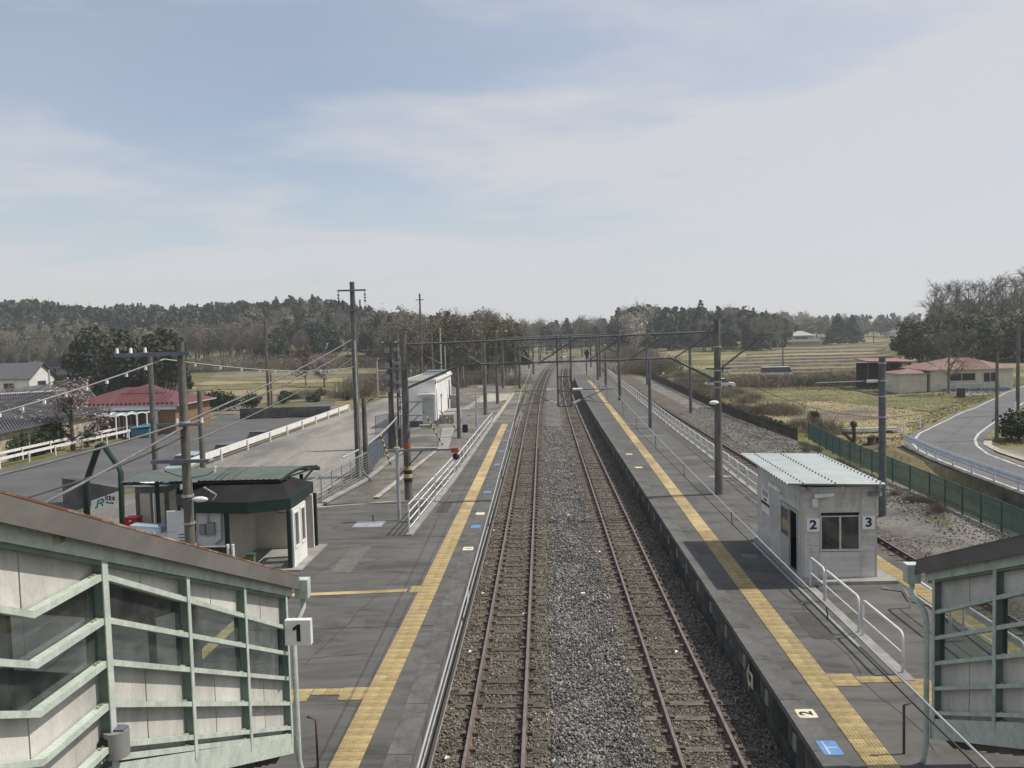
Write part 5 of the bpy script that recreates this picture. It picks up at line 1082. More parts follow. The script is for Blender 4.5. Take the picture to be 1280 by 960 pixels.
# cars
def car(label, x, y, z, m, rot=0.0, L=4.3, Wd=1.68, Hh=1.48, van=False):
    t = thing('parked_car', label, 'car', (x, y, z)); t.rotation_euler[2] = rot
    base = WL[t.name]
    def bl(name, mb): o = mb.build(name, t, loc=base); o.location = (0, 0, 0); return o
    f = 0.5; Xs = lambda v: y + v
    side = [(-L / 2, 0.35), (-L / 2, 0.75), (-L / 2 + 0.15, 0.88), (-L / 2 + 0.95, 0.95), (L / 2 - 0.35, 0.98), (L / 2, 0.85), (L / 2, 0.35)]
    bl('body', MB().m(m).prism([(x - Wd / 2, y + a, z + b_) for a, b_ in side], (Wd, 0, 0)))
    cab = [(-L / 2 + 0.9, 0.955), (-L / 2 + 1.55, Hh), (L / 2 - 0.9, Hh), (L / 2 - 0.3, 0.985)] if not van else [(-L / 2 + 0.2, 0.95), (-L / 2 + 0.5, Hh), (L / 2 - 0.08, Hh), (L / 2 - 0.02, 0.98)]
    b = MB(); w0, w1 = Wd / 2 - 0.06, Wd / 2 - 0.2; hs = lambda h: lr(w0, w1, (h - 0.95) / (Hh - 0.95))
    vs = [(x + s_ * hs(h), y + a, z + h) for s_ in (-1, 1) for a, h in cab]
    b.m('glass_dark').add(vs, [(0, 1, 5, 4), (2, 3, 7, 6), (3, 2, 1, 0), (4, 5, 6, 7)]); bl('windows', b)
    bl('roof', MB().m(m).box(x - w1 - 0.01, x + w1 + 0.01, y + cab[1][0] - 0.03, y + cab[2][0] + 0.03, z + Hh - 0.005, z + Hh + 0.05))
    for sx in (-1, 1):
        for sy in (-1, 1):
            w = bl('wheel', MB().m('tyre').cyl((x + sx * (Wd / 2 - 0.18), y + sy * (L / 2 - 0.8), z + 0.31), (x + sx * (Wd / 2 + 0.01), y + sy * (L / 2 - 0.8), z + 0.31), 0.31, n=14))
        bl('headlight', MB().m('porcelain').box(x + sx * 0.62 - 0.14, x + sx * 0.62 + 0.14, y - L / 2 - 0.01, y - L / 2 + 0.1, z + 0.62, z + 0.76))
    return t
car('pale blue parked car half hidden by the tall pole with three cross arms', -23.6, 53.5, -0.45, 'car_blue')
car('dark parked car below the white guardrail beside the shorter wooden pole', -22.9, 58.5, -0.45, 'car_dark')
car('dark parked car behind the middle of the white guardrail', -23.3, 66.5, -0.45, 'car_dark')
w = gz(225, 530, -0.45); car('black car standing under the end of the arched carport', w.x - 0.3, w.y + 1.5, -0.45, 'car_dark', 1.2)
w = gz(900, 489, -0.5); car('white car passing at the edge of the field behind the brown fence', w.x, w.y, Hs(w.x, w.y), 'car_white', 1.4)
w = gz(975, 475, -0.5); car('white van half hidden by the dry bushes at the rice fields', w.x, w.y + 2, Hs(w.x, w.y + 2), 'car_white', 1.5, 5.2, 1.8, 1.9, True)
# pale retaining wall of the lot near the shelter
w0 = gz(38, 625, 0.2); slabw = MB().m('concrete_dark').prism([(-27.4, 45.4, -0.6), (-22.2, 41.8, -0.6), (-22.2, 41.8, 0.95), (-27.4, 45.4, 0.95)], (0.15, 0.25, 0))
tag(slabw.build('retaining_wall'), 'dark low concrete wall behind the green sign frame', 'wall')

# ------------------------------------------------------------------ left shelter and its neighbours
sh = thing('station_shelter', 'small white walled shelter with dark green fascia and two lit side windows', 'shelter', (-8.3, 26.2, PZ))
out_ = [(-12.6, 27.4), (-11.5, 25.7), (-9.4, 25.35), (-8.2, 25.95), (-8.3, 28.9), (-12.6, 29.6)]
b = MB().m('dark_green')
for k in range(6):
    p, q = out_[k], out_[(k + 1) % 6]; b.prism([(*p, 2.93), (*q, 2.93), (*q, 3.3), (*p, 3.3)], (0.001 if k != 3 else -0.05, 0.05, 0))
b.build('roof_fascia', sh)
b = MB().m('dark_roof'); ins = [(-12.0, 27.9), (-11.2, 26.9), (-9.6, 26.7), (-8.75, 27.0), (-8.8, 28.3), (-12.0, 28.8)]
vs = [(*p, 3.28) for p in out_] + [(*p, 3.58) for p in ins]; b.add(vs, [(k, (k + 1) % 6, 6 + (k + 1) % 6, 6 + k) for k in range(6)] + [tuple(range(6, 12)), (5, 4, 3, 2, 1, 0)]); b.build('roof', sh)
b = MB().m('white_wall'); sy0, sy1 = 25.9, 27.35; wx = -8.13
wins = [(26.02, 26.5), (26.75, 27.2)]
b.box(wx - 0.06, wx, sy0, sy1, PZ, 1.62).box(wx - 0.06, wx, sy0, wins[0][0], 1.6201, 2.93).box(wx - 0.06, wx, wins[0][1], wins[1][0], 1.6201, 2.93).box(wx - 0.06, wx, wins[1][1], sy1, 1.6201, 2.93).box(wx - 0.06, wx, wins[0][0], wins[0][1], 2.81, 2.93).box(wx - 0.06, wx, wins[1][0], wins[1][1], 2.81, 2.93); b.build('side_wall', sh)
for a, d in wins:
    f = MB().m('white').box(wx - 0.05, wx + 0.02, a, a + 0.05, 1.62, 2.81).box(wx - 0.05, wx + 0.02, d - 0.05, d, 1.62, 2.81).box(wx - 0.05, wx + 0.02, a + 0.0501, d - 0.0501, 2.76, 2.81).box(wx - 0.05, wx + 0.03, a + 0.0501, d - 0.0501, 1.62, 1.68).build('window', sh)
    MB().m('glass').box(wx - 0.03, wx - 0.02, a + 0.051, d - 0.051, 1.681, 2.759).build('pane', f)
for x, y in ((-8.25, 25.86), (-10.25, 25.8), (-8.2, 28.7), (-11.4, 25.95)): MB().m('dark_green').box(x - 0.06, x + 0.06, y - 0.06, y + 0.06, PZ, 2.93).build('column', sh)
MB().m('cream').box(-10.3, -8.2, 28.4, 28.5, PZ, 2.93).build('back_wall', sh); MB().m('cream').box(-10.33, -10.25, 25.95, 28.39, PZ, 2.93).build('inner_wall', sh)
MB().m('concrete').box(-12.5, -7.85, 25.6, 28.9, PZ - 0.02, PZ + 0.05).build('floor_slab', sh)
fr = MB().m('white_wall').box(-12.3, -10.36, 26.0, 26.08, PZ, 2.93).build('front_wall', sh)
for z in (1.7, 2.25): MB().m('trim_grey').box(-12.3, -10.36, 25.992, 25.999, z, z + 0.012).build('wall_joint', fr)
MB().m('grey_box').box(-9.45, -8.75, 28.37, 28.399, 2.3, 2.85).build('notice_frame', sh); MB().m('white').box(-9.4, -8.8, 28.36, 28.369, 2.35, 2.8).build('timetable', sh)
nb = MB().m('white').box(-12.0, -11.3, 25.97, 25.989, 1.65, 2.3).build('notice_board', sh)
for k in range(5): MB().m('navy' if k < 3 else 'red').box(-11.93, -11.93 + (0.55, 0.5, 0.5, 0.3, 0.4)[k], 25.965, 25.9695, 2.16 - k * 0.1, 2.185 - k * 0.1).build('print_line', nb)
b = MB().m('trim_grey'); b.tube([(-10.95, 25.95, 2.1), (-10.9, 25.9, 2.8), (-10.75, 25.75, 3.2), (-10.5, 25.7, 3.5), (-10.9, 25.7, 3.75)], 0.03, 6); b.tube([(-10.5, 25.7, 3.3), (-10.45, 25.9, 2.9), (-10.5, 25.95, 2.0), (-10.7, 25.95, 1.85)], 0.03, 6).build('conduit', sh)
MB().m('grey_box').box(-10.95, -10.7, 25.88, 25.99, 2.15, 2.55).build('meter_box', sh); MB().m('grey_box').box(-11.2, -11.02, 25.9, 25.99, 2.15, 2.5).build('meter_box', sh)
# dark panel with white posts in front
t = thing('notice_panel', 'low dark panel between white posts standing in front of the shelter', 'panel', (-9.8, 24.6, PZ))
MB().m('interior_dark').box(-12.2, -9.95, 24.9, 24.95, 1.25, 2.0).build('dark_panel', t)
for x in (-9.9, -9.74): MB().m('white_rail').cyl((x, 24.92, PZ), (x, 24.92, 2.08), 0.045, n=8).build('post', t)
MB().m('galv').box(-12.2, -9.96, 24.88, 24.97, 2.001, 2.03).build('top_rail', t)
w = gz(322, 700, PZ); t = thing('waste_bin', 'small green bin on the shelter floor by the white posts', 'bin', (-9.35, 25.4, PZ + 0.05)); MB().m('lf_fresh').box(-9.45, -9.25, 25.3, 25.5, PZ + 0.05, 1.6).build('bin_body', t); MB().m('fence_green').box(-9.47, -9.23, 25.28, 25.52, 1.601, 1.66).build('lid', t)
# arched green canopy
cn = thing('arched_canopy', 'pale green corrugated canopy with an arched end standing behind the shelter', 'canopy', (-12, 29, PZ))
prof = []
for k in range(13):
    u = k / 12; yy_ = lr(27.0, 31.8, u); prof.append((yy_, 3.74 + 0.20 * (1 - (2 * u - 1) ** 2) - 0.36 * u))
xs_ = np.arange(-14.3, -8.75, 0.1); vs = []; 
for i, x in enumerate(xs_):
    for y, z in prof: vs.append((x, y, z + (0.009 if i % 2 else -0.009)))
m_ = len(prof); b = MB().m('canopy_green').add(vs, [(i * m_ + k, (i + 1) * m_ + k, (i + 1) * m_ + k + 1, i * m_ + k + 1) for i in range(len(xs_) - 1) for k in range(m_ - 1)]); b.build('corrugated_sheet', cn)
for x in (-14.2, -12.6, -11.0, -8.85):
    a = MB().m('dark_green').tube([(x, y, z - 0.06) for y, z in prof], 0.05).build('rib', cn)
    b = MB().m('dark_green'); b.bar((x, 29.4, PZ), (x, 29.4, 3.5), 0.11); b.build('column', cn)
    b = MB().m('dark_green'); b.bar((x, 29.4, 3.2), (x, 27.2, 3.72), 0.06).bar((x, 29.4, 3.2), (x, 31.4, 3.5), 0.06).bar((x, 27.3, 3.70), (x, 31.5, 3.42), 0.05); b.build('strut', cn)
b = MB().m('dark_green').bar((-14.25, 27.05, 3.66), (-8.8, 27.05, 3.66), 0.05).bar((-14.25, 31.7, 3.3), (-8.8, 31.7, 3.3), 0.05); b.build('purlin', cn)
# tall narrow booth
q0 = gz(187, 655, PZ); bxx, byy = -14.75, 30.6
t = thing('phone_booth', 'narrow dark framed booth with pale panels under the left end of the canopy', 'booth', (bxx, byy, PZ))
b = MB().m('steel_dark')
for dx in (-0.55, 0.55):
    for dy in (-0.5, 0.5): b.box(bxx + dx - 0.06, bxx + dx + 0.06, byy + dy - 0.06, byy + dy + 0.06, PZ, 3.0)
b.box(bxx - 0.6, bxx + 0.6, byy - 0.55, byy + 0.55, 2.8, 3.05); b.build('frame', t); MB().m('white').box(bxx - 0.64, bxx + 0.64, byy - 0.6, byy + 0.6, 3.051, 3.14).build('roof', t)
for dx in (-0.27, 0.27): MB().m('cream').box(bxx + dx - 0.2, bxx + dx + 0.2, byy - 0.52, byy - 0.49, PZ + 0.1, 2.79).build('side_panel', t)
MB().m('cream').box(bxx + 0.5, bxx + 0.53, byy - 0.43, byy + 0.43, PZ + 0.1, 2.79).build('side_panel', t)
# white vending machine like box
t = thing('ticket_machine', 'white and pale blue box with a sloped top at the foot of the tall pole', 'machine', (-12.9, 26.6, PZ))
MB().m('white').prism([(-13.9, 26.2, PZ), (-12.2, 26.2, PZ), (-12.2, 26.2, 2.05), (-13.9, 26.2, 2.2)], (0, 0.9, 0)).build('body', t)
MB().m('car_blue').prism([(-13.8, 26.5, 2.195), (-12.75, 26.5, 2.11), (-12.75, 26.5, 2.29), (-13.8, 26.5, 2.38)], (0, 0.5, 0)).build('top', t); MB().m('blue_mark').box(-12.75, -12.35, 26.19, 26.199, 1.75, 1.83).build('print_line', t); MB().m('dark_green').box(-13.15, -12.85, 26.19, 26.199, 1.72, 1.82).build('print_line', t)
w = gy(168, 652, 29.5); t = thing('post_box', 'bright red box standing behind the rusty roof edge, left of the white machine', 'box', (w.x, 29.5, PZ)); MB().m('red').box(w.x - 0.25, w.x + 0.2, 29.3, 29.7, 1.6, w.z + 0.15).build('box_body', t); MB().m('red').box(w.x - 0.28, w.x + 0.23, 29.27, 29.73, w.z + 0.151, w.z + 0.19).build('lid', t); MB().m('red').cyl((w.x, 29.5, PZ), (w.x, 29.5, 1.599), 0.08).build('post', t)
MB().m('white').box(w.x - 0.1, w.x + 0.0, 29.285, 29.299, 1.9, 1.95).build('slot', t)
# station sign
t = thing('station_sign', 'white and grey JR station name board hung in a dark green bent frame', 'sign', (-18.3, 33.3, PZ))
b = MB().m('dark_green')
for p in ([gy(111, 690, 33.9), gy(107, 605, 33.9), gy(123, 558, 33.7), gy(129, 556, 33.6)],): b.tube([p[0], p[1], p[1].lerp(p[2], 0.5), p[2], p[3]], 0.13, 8)
b.build('frame_post', t); b = MB().m('dark_green'); p = [gy(154, 700, 32.9), gy(151, 590, 32.9), gy(147, 582, 33.0), gy(131, 559, 33.5), gy(127, 556, 33.6)]; b.tube(p, 0.11, 8).build('frame_post', t)
p00, p10, p11, p01 = gy(114, 640, 33.7), gy(150, 628, 33.0), gy(150, 613, 33.0), gy(114, 626, 33.7)
nrm = (p10 - p00).cross(p01 - p00).normalized()
MB().m('white').prism([p00, p10, p11, p01], -nrm * 0.1).build('board', t)
ang = math.atan2(p10.y - p00.y, p10.x - p00.x); mid = lambda u, v: (p00.lerp(p10, u)).lerp(p01.lerp(p11, u), v)
# JR emblem of bars
MT['jr'] = mat('jr', (0.02, 0.20, 0.12), 0.5)
def em(u0, v0, u1, v1, w_=0.055): return MB().m('jr').bar(mid(u0, v0) + nrm * 0.012, mid(u1, v1) + nrm * 0.012, w_, 0.02, nrm).build('emblem_stroke', t)

for s_ in ((0.15, 0.22, 0.21, 0.24), (0.21, 0.24, 0.25, 0.80), (0.25, 0.80, 0.42, 0.80), (0.42, 0.80, 0.44, 0.55), (0.44, 0.55, 0.28, 0.52), (0.34, 0.52, 0.42, 0.2)): em(*s_)
text('日立木', 0.22, 'black', t, mid(0.66, 0.62) + nrm * 0.012, (pi / 2, 0, ang), 'lettering', 0.006, 0.95)
text('Hitachiki', 0.13, 'black', t, mid(0.66, 0.25) + nrm * 0.012, (pi / 2, 0, ang), 'lettering', 0.0, 1.0)
# ------------------------------------------------------------------ road and fields on the right
LL = [(23.0, 30), (23.2, 36), (23.45, 41), (23.75, 46), (24.2, 51), (24.9, 55.5), (25.8, 58.3), (26.87, 60.5), (28.9, 64.2), (32.6, 69.4), (37.1, 75.6), (44, 84.6), (62, 108.7), (80, 130)]
RL = [(27.2, 30), (27.1, 36), (27.1, 42), (27.4, 48), (28.1, 53), (29.3, 56.6), (30.8, 59.8), (32.7, 63), (37.9, 70.4), (49.2, 86.1), (66, 105), (85, 127)]
drape('road', [(x - 0.45, y) for x, y in LL] + [(x + 0.55, y - 0.2) for x, y in RL[::-1]], 'road', 0.05, 2.0)
def line_on(name, pts, w, m, lift):
    b = MB().m(m)
    fine = []
    for a, d in zip(pts, pts[1:]):
        n = max(1, int(math.hypot(d[0] - a[0], d[1] - a[1]) / 1.0)); fine += [(lr(a[0], d[0], k / n), lr(a[1], d[1], k / n)) for k in range(n)]
    fine.append(pts[-1]); vs = []
    for i, p in enumerate(fine):
        q0, q1 = fine[max(i - 1, 0)], fine[min(i + 1, len(fine) - 1)]; dx, dy = q1[0] - q0[0], q1[1] - q0[1]; L = math.hypot(dx, dy); nx_, ny_ = -dy / L * w / 2, dx / L * w / 2
        z = Hs(*p) + lift; vs += [(p[0] + nx_, p[1] + ny_, z), (p[0] - nx_, p[1] - ny_, z)]
    b.add(vs, [(2 * i + 1, 2 * i + 3, 2 * i + 2, 2 * i) for i in range(len(fine) - 1)]); return struct(b.build(name))
line_on('road_line', LL, 0.17, 'line_white', 0.065); line_on('road_line', RL, 0.17, 'line_white', 0.065)
drape('driveway', [(29.4, 55.6), (31.0, 54.5), (36, 52), (48, 50), (48, 38), (28.4, 38), (28.6, 48)], 'gravel_lot', 0.045, 2.0)
line_on('kerb', [(31.3, 59.0), (30.2, 57), (29.3, 53.5), (28.7, 48), (28.5, 40)], 0.5, 'kerb', 0.09)
drape('field', [(20.5, 63), (26.5, 62), (30, 68), (36, 78), (34, 96), (24, 97), (21, 80)], 'dry_grass', 0.03, 3.0)
drape('field', [(24, 97.2), (34, 96.2), (37, 80), (45, 90), (46, 101), (38, 112), (25, 114)], 'green_field', 0.04, 3.0)
drape('field', [(22.5, 74), (31, 76), (33, 84), (24, 86)], 'soil', 0.05, 3.0)
# retaining wall and guardrail along the road
wp = [(22.5, 30), (22.7, 36), (22.9, 41), (23.2, 46), (23.6, 51), (24.15, 54.6), (24.6, 57.5)]
b = MB().m('concrete_dark')
for (x0, y0), (x1, y1) in zip(wp, wp[1:]): b.prism([(x0, y0, -1.7), (x0 + 0.25, y0, -1.7), (x0 + 0.25, y0, 0.06), (x0, y0, 0.06)], (x1 - x0, y1 - y0, 0))
tag(b.build('retaining_wall'), 'dark stained retaining wall below the curving road', 'wall')
guardrail('pale blue white guardrail on top of the dark wall along the bend of the road', [(x + 0.25, y) for x, y in wp], 0.06, 'guard_blue', 2.3)
# green mesh fence
gp = [gz(a, d, 0.25) for a, d in ((1011, 548), (1050, 570), (1090, 588), (1116, 600), (1162, 621), (1203, 641), (1252, 663), (1330, 700))]
wire_fence('green mesh fence running from the old sleeper fence towards the lower right', [(p.x, p.y) for p in gp], 1.15, 1.9, 'fence_green', 2, 0.082, z=0.22, pw=0.06)
# old sleeper fence
pf = thing('sleeper_fence', 'brown fence of upright old timbers along the far track', 'fence', (18.4, 62, 0)); far = MB().m('fence_brown')
fxp = lambda y: itp(y, [60, 80, 132, 223], [18.75, 18.2, 19.2, 21.5])
pk = MB().m('fence_brown').box(-0.1, 0.1, -0.06, 0.06, -0.2, 1.05).mesh('timber'); y = 61.5
while y < 215:
    if y < 120: o = link('timber', pk, pf, (fxp(y) + random.uniform(-0.04, 0.04), y, Hs(fxp(y), y) + random.uniform(-0.12, 0.12))); o.rotation_euler = (random.uniform(-0.05, 0.05), random.uniform(-0.05, 0.05), random.uniform(-0.3, 0.3))
    else: zq = Hs(fxp(y), y); far.box(fxp(y) - 0.1, fxp(y) + 0.1, y - 0.15, y + 0.15, zq - 0.1, zq + 1.05 + random.uniform(-0.1, 0.1))
    y += 0.42 if y < 120 else 0.5
stuff(far.build('timber', pf)); b = MB().m('fence_brown')
for y in np.arange(61.5, 212, 5.0): b.bar((fxp(y) - 0.08, y, Hs(fxp(y), y) + 0.9), (fxp(y + 5) - 0.08, y + 5, Hs(fxp(y + 5), y + 5) + 0.9), 0.06, 0.12)
b.build('rail', pf)
# cut trunks, lumber, posts, well ring on the grass
def stump(label, px, pt, pb, r, fork=False):
    g_ = gz(px, pb, 0.0); t = thing('tree_stump', label, 'stump', (g_.x, g_.y, 0)); tz = gy(px, pt, g_.y).z; b = MB().m('trunk')
    b.cyl((g_.x, g_.y, -0.2), (g_.x + 0.05, g_.y, lr(0, tz, 0.55)), r, r * 0.8, 9).cyl((g_.x + 0.05, g_.y, lr(0, tz, 0.5)), (g_.x - 0.02, g_.y, tz), r * 0.85, r * 0.95, 9); b.build('trunk', t)
    if fork: MB().m('trunk').cyl((g_.x, g_.y, 0.1), (g_.x - 0.65, g_.y, tz * 0.55), r * 0.7, r * 0.6, 8).sphere((g_.x - 0.65, g_.y, tz * 0.55), r * 1.1).build('side_stem', t); MB().m('trunk').sphere((g_.x, g_.y, tz), r * 1.6).build('pollard_knob', t)
stump('tallest pollarded trunk with a side stem behind the green fence', 1067, 530, 555, 0.16, True)
stump('squat dark stump next to the pollarded trunk', 1089, 545, 554, 0.33); stump('squat dark stump hidden by the pole behind the hut', 1099, 545, 553, 0.33)
g_ = gz(1086, 540, 0); t = thing('lumber_stack', 'stack of long pale boards lying on the grass behind the stumps', 'lumber', (g_.x, g_.y, 0))
for k in range(7): MB().m(('galv', 'concrete', 'porcelain')[k % 3]).bar((g_.x - 2.1 + 0.3 * random.random(), g_.y - 0.5 + 0.17 * k, 0.16 + 0.1 * (k % 2)), (g_.x + 2.1 + 0.4 * random.random(), g_.y - 0.4 + 0.17 * k, 0.16 + 0.1 * (k % 2)), 0.14, 0.07).build('board', t)
for dx in (-1.5, 1.5): MB().m('trunk').box(g_.x + dx - 0.08, g_.x + dx + 0.08, g_.y - 0.7, g_.y + 0.8, 0, 0.11).build('bearer', t)
for lb, px, pt, pb in (('white marker post on the grass nearer the guardrail end', 1130, 526, 546), ('white marker post on the grass by the outer bend of the road', 1150, 519, 533), ('yellowish thin post between the two roadside poles', 1269, 502, 521)):
    g_ = gz(px, pb, 0); t = thing('marker_post', lb, 'marker post', (g_.x, g_.y, 0)); MB().m('porcelain').cyl((g_.x, g_.y, -0.1), (g_.x, g_.y, gy(px, pt, g_.y).z), 0.07, n=8).build('post', t)
g_ = gz(1201, 496, 0); tag(MB().m('trunk').box(g_.x - 0.35, g_.x + 0.35, g_.y - 0.3, g_.y + 0.3, -0.1, 1.0).build('fire_box'), 'dark rusty box on the grass in front of the red roofed house', 'box')
g_ = gz(1219, 495, 0); b = MB()
for k in range(6): b.m(('white', 'galv')[k % 2]).bar((g_.x - 1.6 + k * 0.5, g_.y + 0.3 * (k % 3), 0.12), (g_.x - 0.6 + k * 0.5, g_.y + 0.2 + 0.25 * (k % 2), 0.16), 0.2, 0.1)
tag(b.build('board_pile'), 'low pile of white boards lying on the verge by the road', 'boards')
# rice fields
edges = [137, 150, 164, 180, 198, 219, 244, 276, 318, 380]
for k, (ya, yb) in enumerate(zip(edges, edges[1:])):
    xa = lambda y, px: (px - 677) / 1030 * y
    l0 = 905 if ya < 200 else (935 if ya < 270 else 965); r0 = 1112
    drape('rice_field', [(xa(ya + 0.6, l0), ya + 0.6), (xa(ya + 0.6, r0), ya + 0.6), (xa(yb - 0.6, r0), yb - 0.6), (xa(yb - 0.6, l0), yb - 0.6)], ('paddy', 'paddy', 'paddy', 'paddy', 'soil', 'paddy', 'dry_grass', 'paddy', 'green_field')[k], 0.08, 6.0)
    b = MB().m('bund'); x = xa(yb, l0 - 5)
    while x < xa(yb, r0):
        z = Hs(x, yb); z1 = Hs(x + 4, yb); h = 0.55; b.prism([(x, yb - 0.8, z - 0.1), (x, yb - 0.35, z + h), (x, yb + 0.35, z + h), (x, yb + 0.8, z - 0.1)], (4, 0, z1 - z)); x += 4
    struct(b.build('field_bund'))
# left fields
for k, (ya, yb, pa, pb, m_) in enumerate(((118, 132, 255, 470, 'soil'), (133, 150, 245, 440, 'dry_grass'), (151, 168, 235, 480, 'green_field'), (169, 186, 240, 470, 'dry_grass'), (187, 205, 235, 460, 'green_field'), (206, 232, 250, 470, 'paddy'), (233, 262, 260, 500, 'green_field'), (100, 116, 250, 330, 'paddy'))):
    xa = lambda y, px: (px - 677) / 1030 * y
    drape('field', [(xa(ya, pa), ya), (xa(ya, pb), ya), (xa(yb, pb - 14), yb), (xa(yb, pa + 10), yb)], m_, 0.06, 4.0)
    b = MB().m('bund'); x = xa(yb, pa)
    while x < xa(yb, pb) - 4: b.prism([(x, yb - 0.2, Hs(x, yb) - 0.1), (x, yb + 0.1, Hs(x, yb) + 0.2), (x, yb + 0.7, Hs(x, yb) + 0.2), (x, yb + 1.0, Hs(x, yb) - 0.1)], (4, 0, 0)); x += 4
    struct(b.build('field_bund'))
p, q = gz(300, 522, -0.3), gz(412, 519, -0.3)
tag(MB().m('concrete_dark').prism([(p.x, p.y, -0.8), (q.x, q.y, -0.8), (q.x, q.y, 0.75), (p.x, p.y, 0.75)], (0.1, 0.4, 0)).build('garden_wall'), 'long dark retaining wall under the flower garden beyond the street', 'wall')
drape('garden', [(p.x, p.y + 0.45), (q.x, q.y + 0.45), (q.x + 3, q.y + 13), (p.x - 1, p.y + 12)], 'soil', 0.25, 3.0)

# ------------------------------------------------------------------ houses
def hip(b, x0, x1, y0, y1, z0, z1, o=0.5, inset=None, m='red_roof', th=0.12):
    b.m(m); ins = inset if inset is not None else (y1 - y0) / 2 + o - 0.01; ym = (y0 + y1) / 2
    lo = [(x0 - o, y0 - o, z0), (x1 + o, y0 - o, z0), (x1 + o, y1 + o, z0), (x0 - o, y1 + o, z0)]; r0, r1 = (x0 - o + ins, ym, z1), (x1 + o - ins, ym, z1)
    b.add(lo + [r0, r1], [(0, 1, 5, 4), (1, 2, 5), (2, 3, 4, 5), (3, 0, 4)]); b.m('trim_grey'); b.add(lo + [(x, y, z - th) for x, y, z in lo], [(k, 4 + k, 4 + (k + 1) % 4, (k + 1) % 4) for k in range(4)] + [(4, 7, 6, 5)])
def seams(par, x0, x1, y0, z0, ym, z1, m, sp=0.6, w=0.05):
    b = MB().m(m); x = x0
    while x < x1: b.bar((x, y0, z0 + 0.03), (x, ym, z1 + 0.03), w, 0.06); x += sp
    return stuff(b.build('roof_seam', par))
def house(name, label, x0, x1, y0, y1, zb, ze_, zr_, wall, roof, cat='house', o=0.55, wins=(), wm='glass_dark', gable=False, rot=0.0):
    t = thing(name, label, cat, (x0, y0, zb)); MB().m(wall).box(x0, x1, y0, y1, zb - 0.3, ze_).build('wall', t); b = MB()
    if gable:
        ym = (y0 + y1) / 2; b.m(roof).prism([(x0 - o, y0 - o, ze_ - 0.2), (x0 - o, ym, zr_), (x0 - o, y1 + o, ze_ - 0.2), (x0 - o, y1 + o, ze_ - 0.06), (x0 - o, ym, zr_ + 0.14), (x0 - o, y0 - o, ze_ - 0.06)], (x1 - x0 + 2 * o, 0, 0)); MB().m(wall).prism([(x0 + 0.01, y0 + 0.05, ze_), (x0 + 0.01, y1 - 0.05, ze_), (x0 + 0.01, ym, zr_ - 0.1)], (x1 - x0 - 0.02, 0, 0)).build('gable', t)
    else: hip(b, x0, x1, y0, y1, ze_, zr_, o, m=roof)
    b.build('roof', t)
    for w_ in wins:
        if w_[0] == 'y':
            _, a, d, z0, z1 = w_; f = MB().m('frame_alu').box(a - 0.08, d + 0.08, y0 - 0.08, y0 + 0.02, z0 - 0.08, z0).box(a - 0.08, d + 0.08, y0 - 0.08, y0 + 0.02, z1, z1 + 0.08).box(a - 0.08, a, y0 - 0.08, y0 + 0.02, z0 + 0.001, z1 - 0.001).box(d, d + 0.08, y0 - 0.08, y0 + 0.02, z0 + 0.001, z1 - 0.001).box((a + d) / 2 - 0.03, (a + d) / 2 + 0.03, y0 - 0.07, y0 + 0.02, z0 + 0.001, z1 - 0.001).build('window', t)
            MB().m(wm).box(a + 0.001, d - 0.001, y0 - 0.03, y0 - 0.005, z0 + 0.002, z1 - 0.002).build('pane', f)
        else:
            _, a, d, z0, z1 = w_; f = MB().m('frame_alu').box(x1 - 0.02, x1 + 0.08, a - 0.08, d + 0.08, z0 - 0.08, z0).box(x1 - 0.02, x1 + 0.08, a - 0.08, d + 0.08, z1, z1 + 0.08).box(x1 - 0.02, x1 + 0.08, a - 0.08, a, z0 + 0.001, z1 - 0.001).box(x1 - 0.02, x1 + 0.08, d, d + 0.08, z0 + 0.001, z1 - 0.001).build('window', t)
            MB().m(wm).box(x1 + 0.005, x1 + 0.03, a + 0.001, d - 0.001, z0 + 0.002, z1 - 0.002).build('pane', f)
    return t
t = house('red_roofed_house', 'low orange brown house with a dark red metal roof behind the arched carport', -47.6, -36.4, 80, 88.5, -0.45, 2.45, 4.05, 'brown_wall', 'red_roof', wins=(('y', -44.5, -43.2, 0.6, 1.7), ('y', -41.6, -40.2, 0.4, 1.6), ('y', -38.9, -38.2, 0.7, 1.6)))
MB().m('white_wall').box(-48.0, -36.2, 79.6, 79.9, 2.0, 2.32).build('eave_board', t); seams(t, -42.6, -37.5, 79.6, 2.5, 84.0, 3.98, 'red_roof', 0.45)
MB().m('red_roof').prism([(-43.2, 82.4, 3.5), (-38.6, 82.4, 3.5), (-40.9, 83.4, 4.2)], (0, 1.0, 0.2)).build('roof_gable', t)
b = MB().m('dark_roof'); 
for k in range(24): b.box(-47.3 + k * 0.46, -47.1 + k * 0.46, 79.7, 79.8, 2.58, 2.70)
stuff(b.build('snow_stop', t))
# grey roofed hall by the hedge
Aq, Bq = gz(137, 512, 2.0), gz(-60, 553, 2.0); Cq = gz(112, 487, 3.7); Dq = gz(-70, 497, 3.7)
t = thing('grey_roofed_hall', 'long building with a ribbed dark grey roof and pale stone wall behind the cherry', 'building', (Aq.x, Aq.y, -0.45))
b = MB().m('grey_roof').add([Aq, Bq, Dq, Cq, Aq - Vector((0, 0, 0.12)), Bq - Vector((0, 0, 0.12)), Dq - Vector((0, 0, 0.12)), Cq - Vector((0, 0, 0.12))], [(0, 3, 2, 1), (4, 5, 6, 7), (0, 1, 5, 4), (1, 2, 6, 5), (2, 3, 7, 6), (3, 0, 4, 7)]); b.build('roof', t)
b = MB().m('grey_roof'); n = 60
for k in range(1, n): p, q = Aq.lerp(Bq, k / n), Cq.lerp(Dq, k / n); b.bar(p + Vector((0, 0, 0.04)), q + Vector((0, 0, 0.04)), 0.07, 0.09)
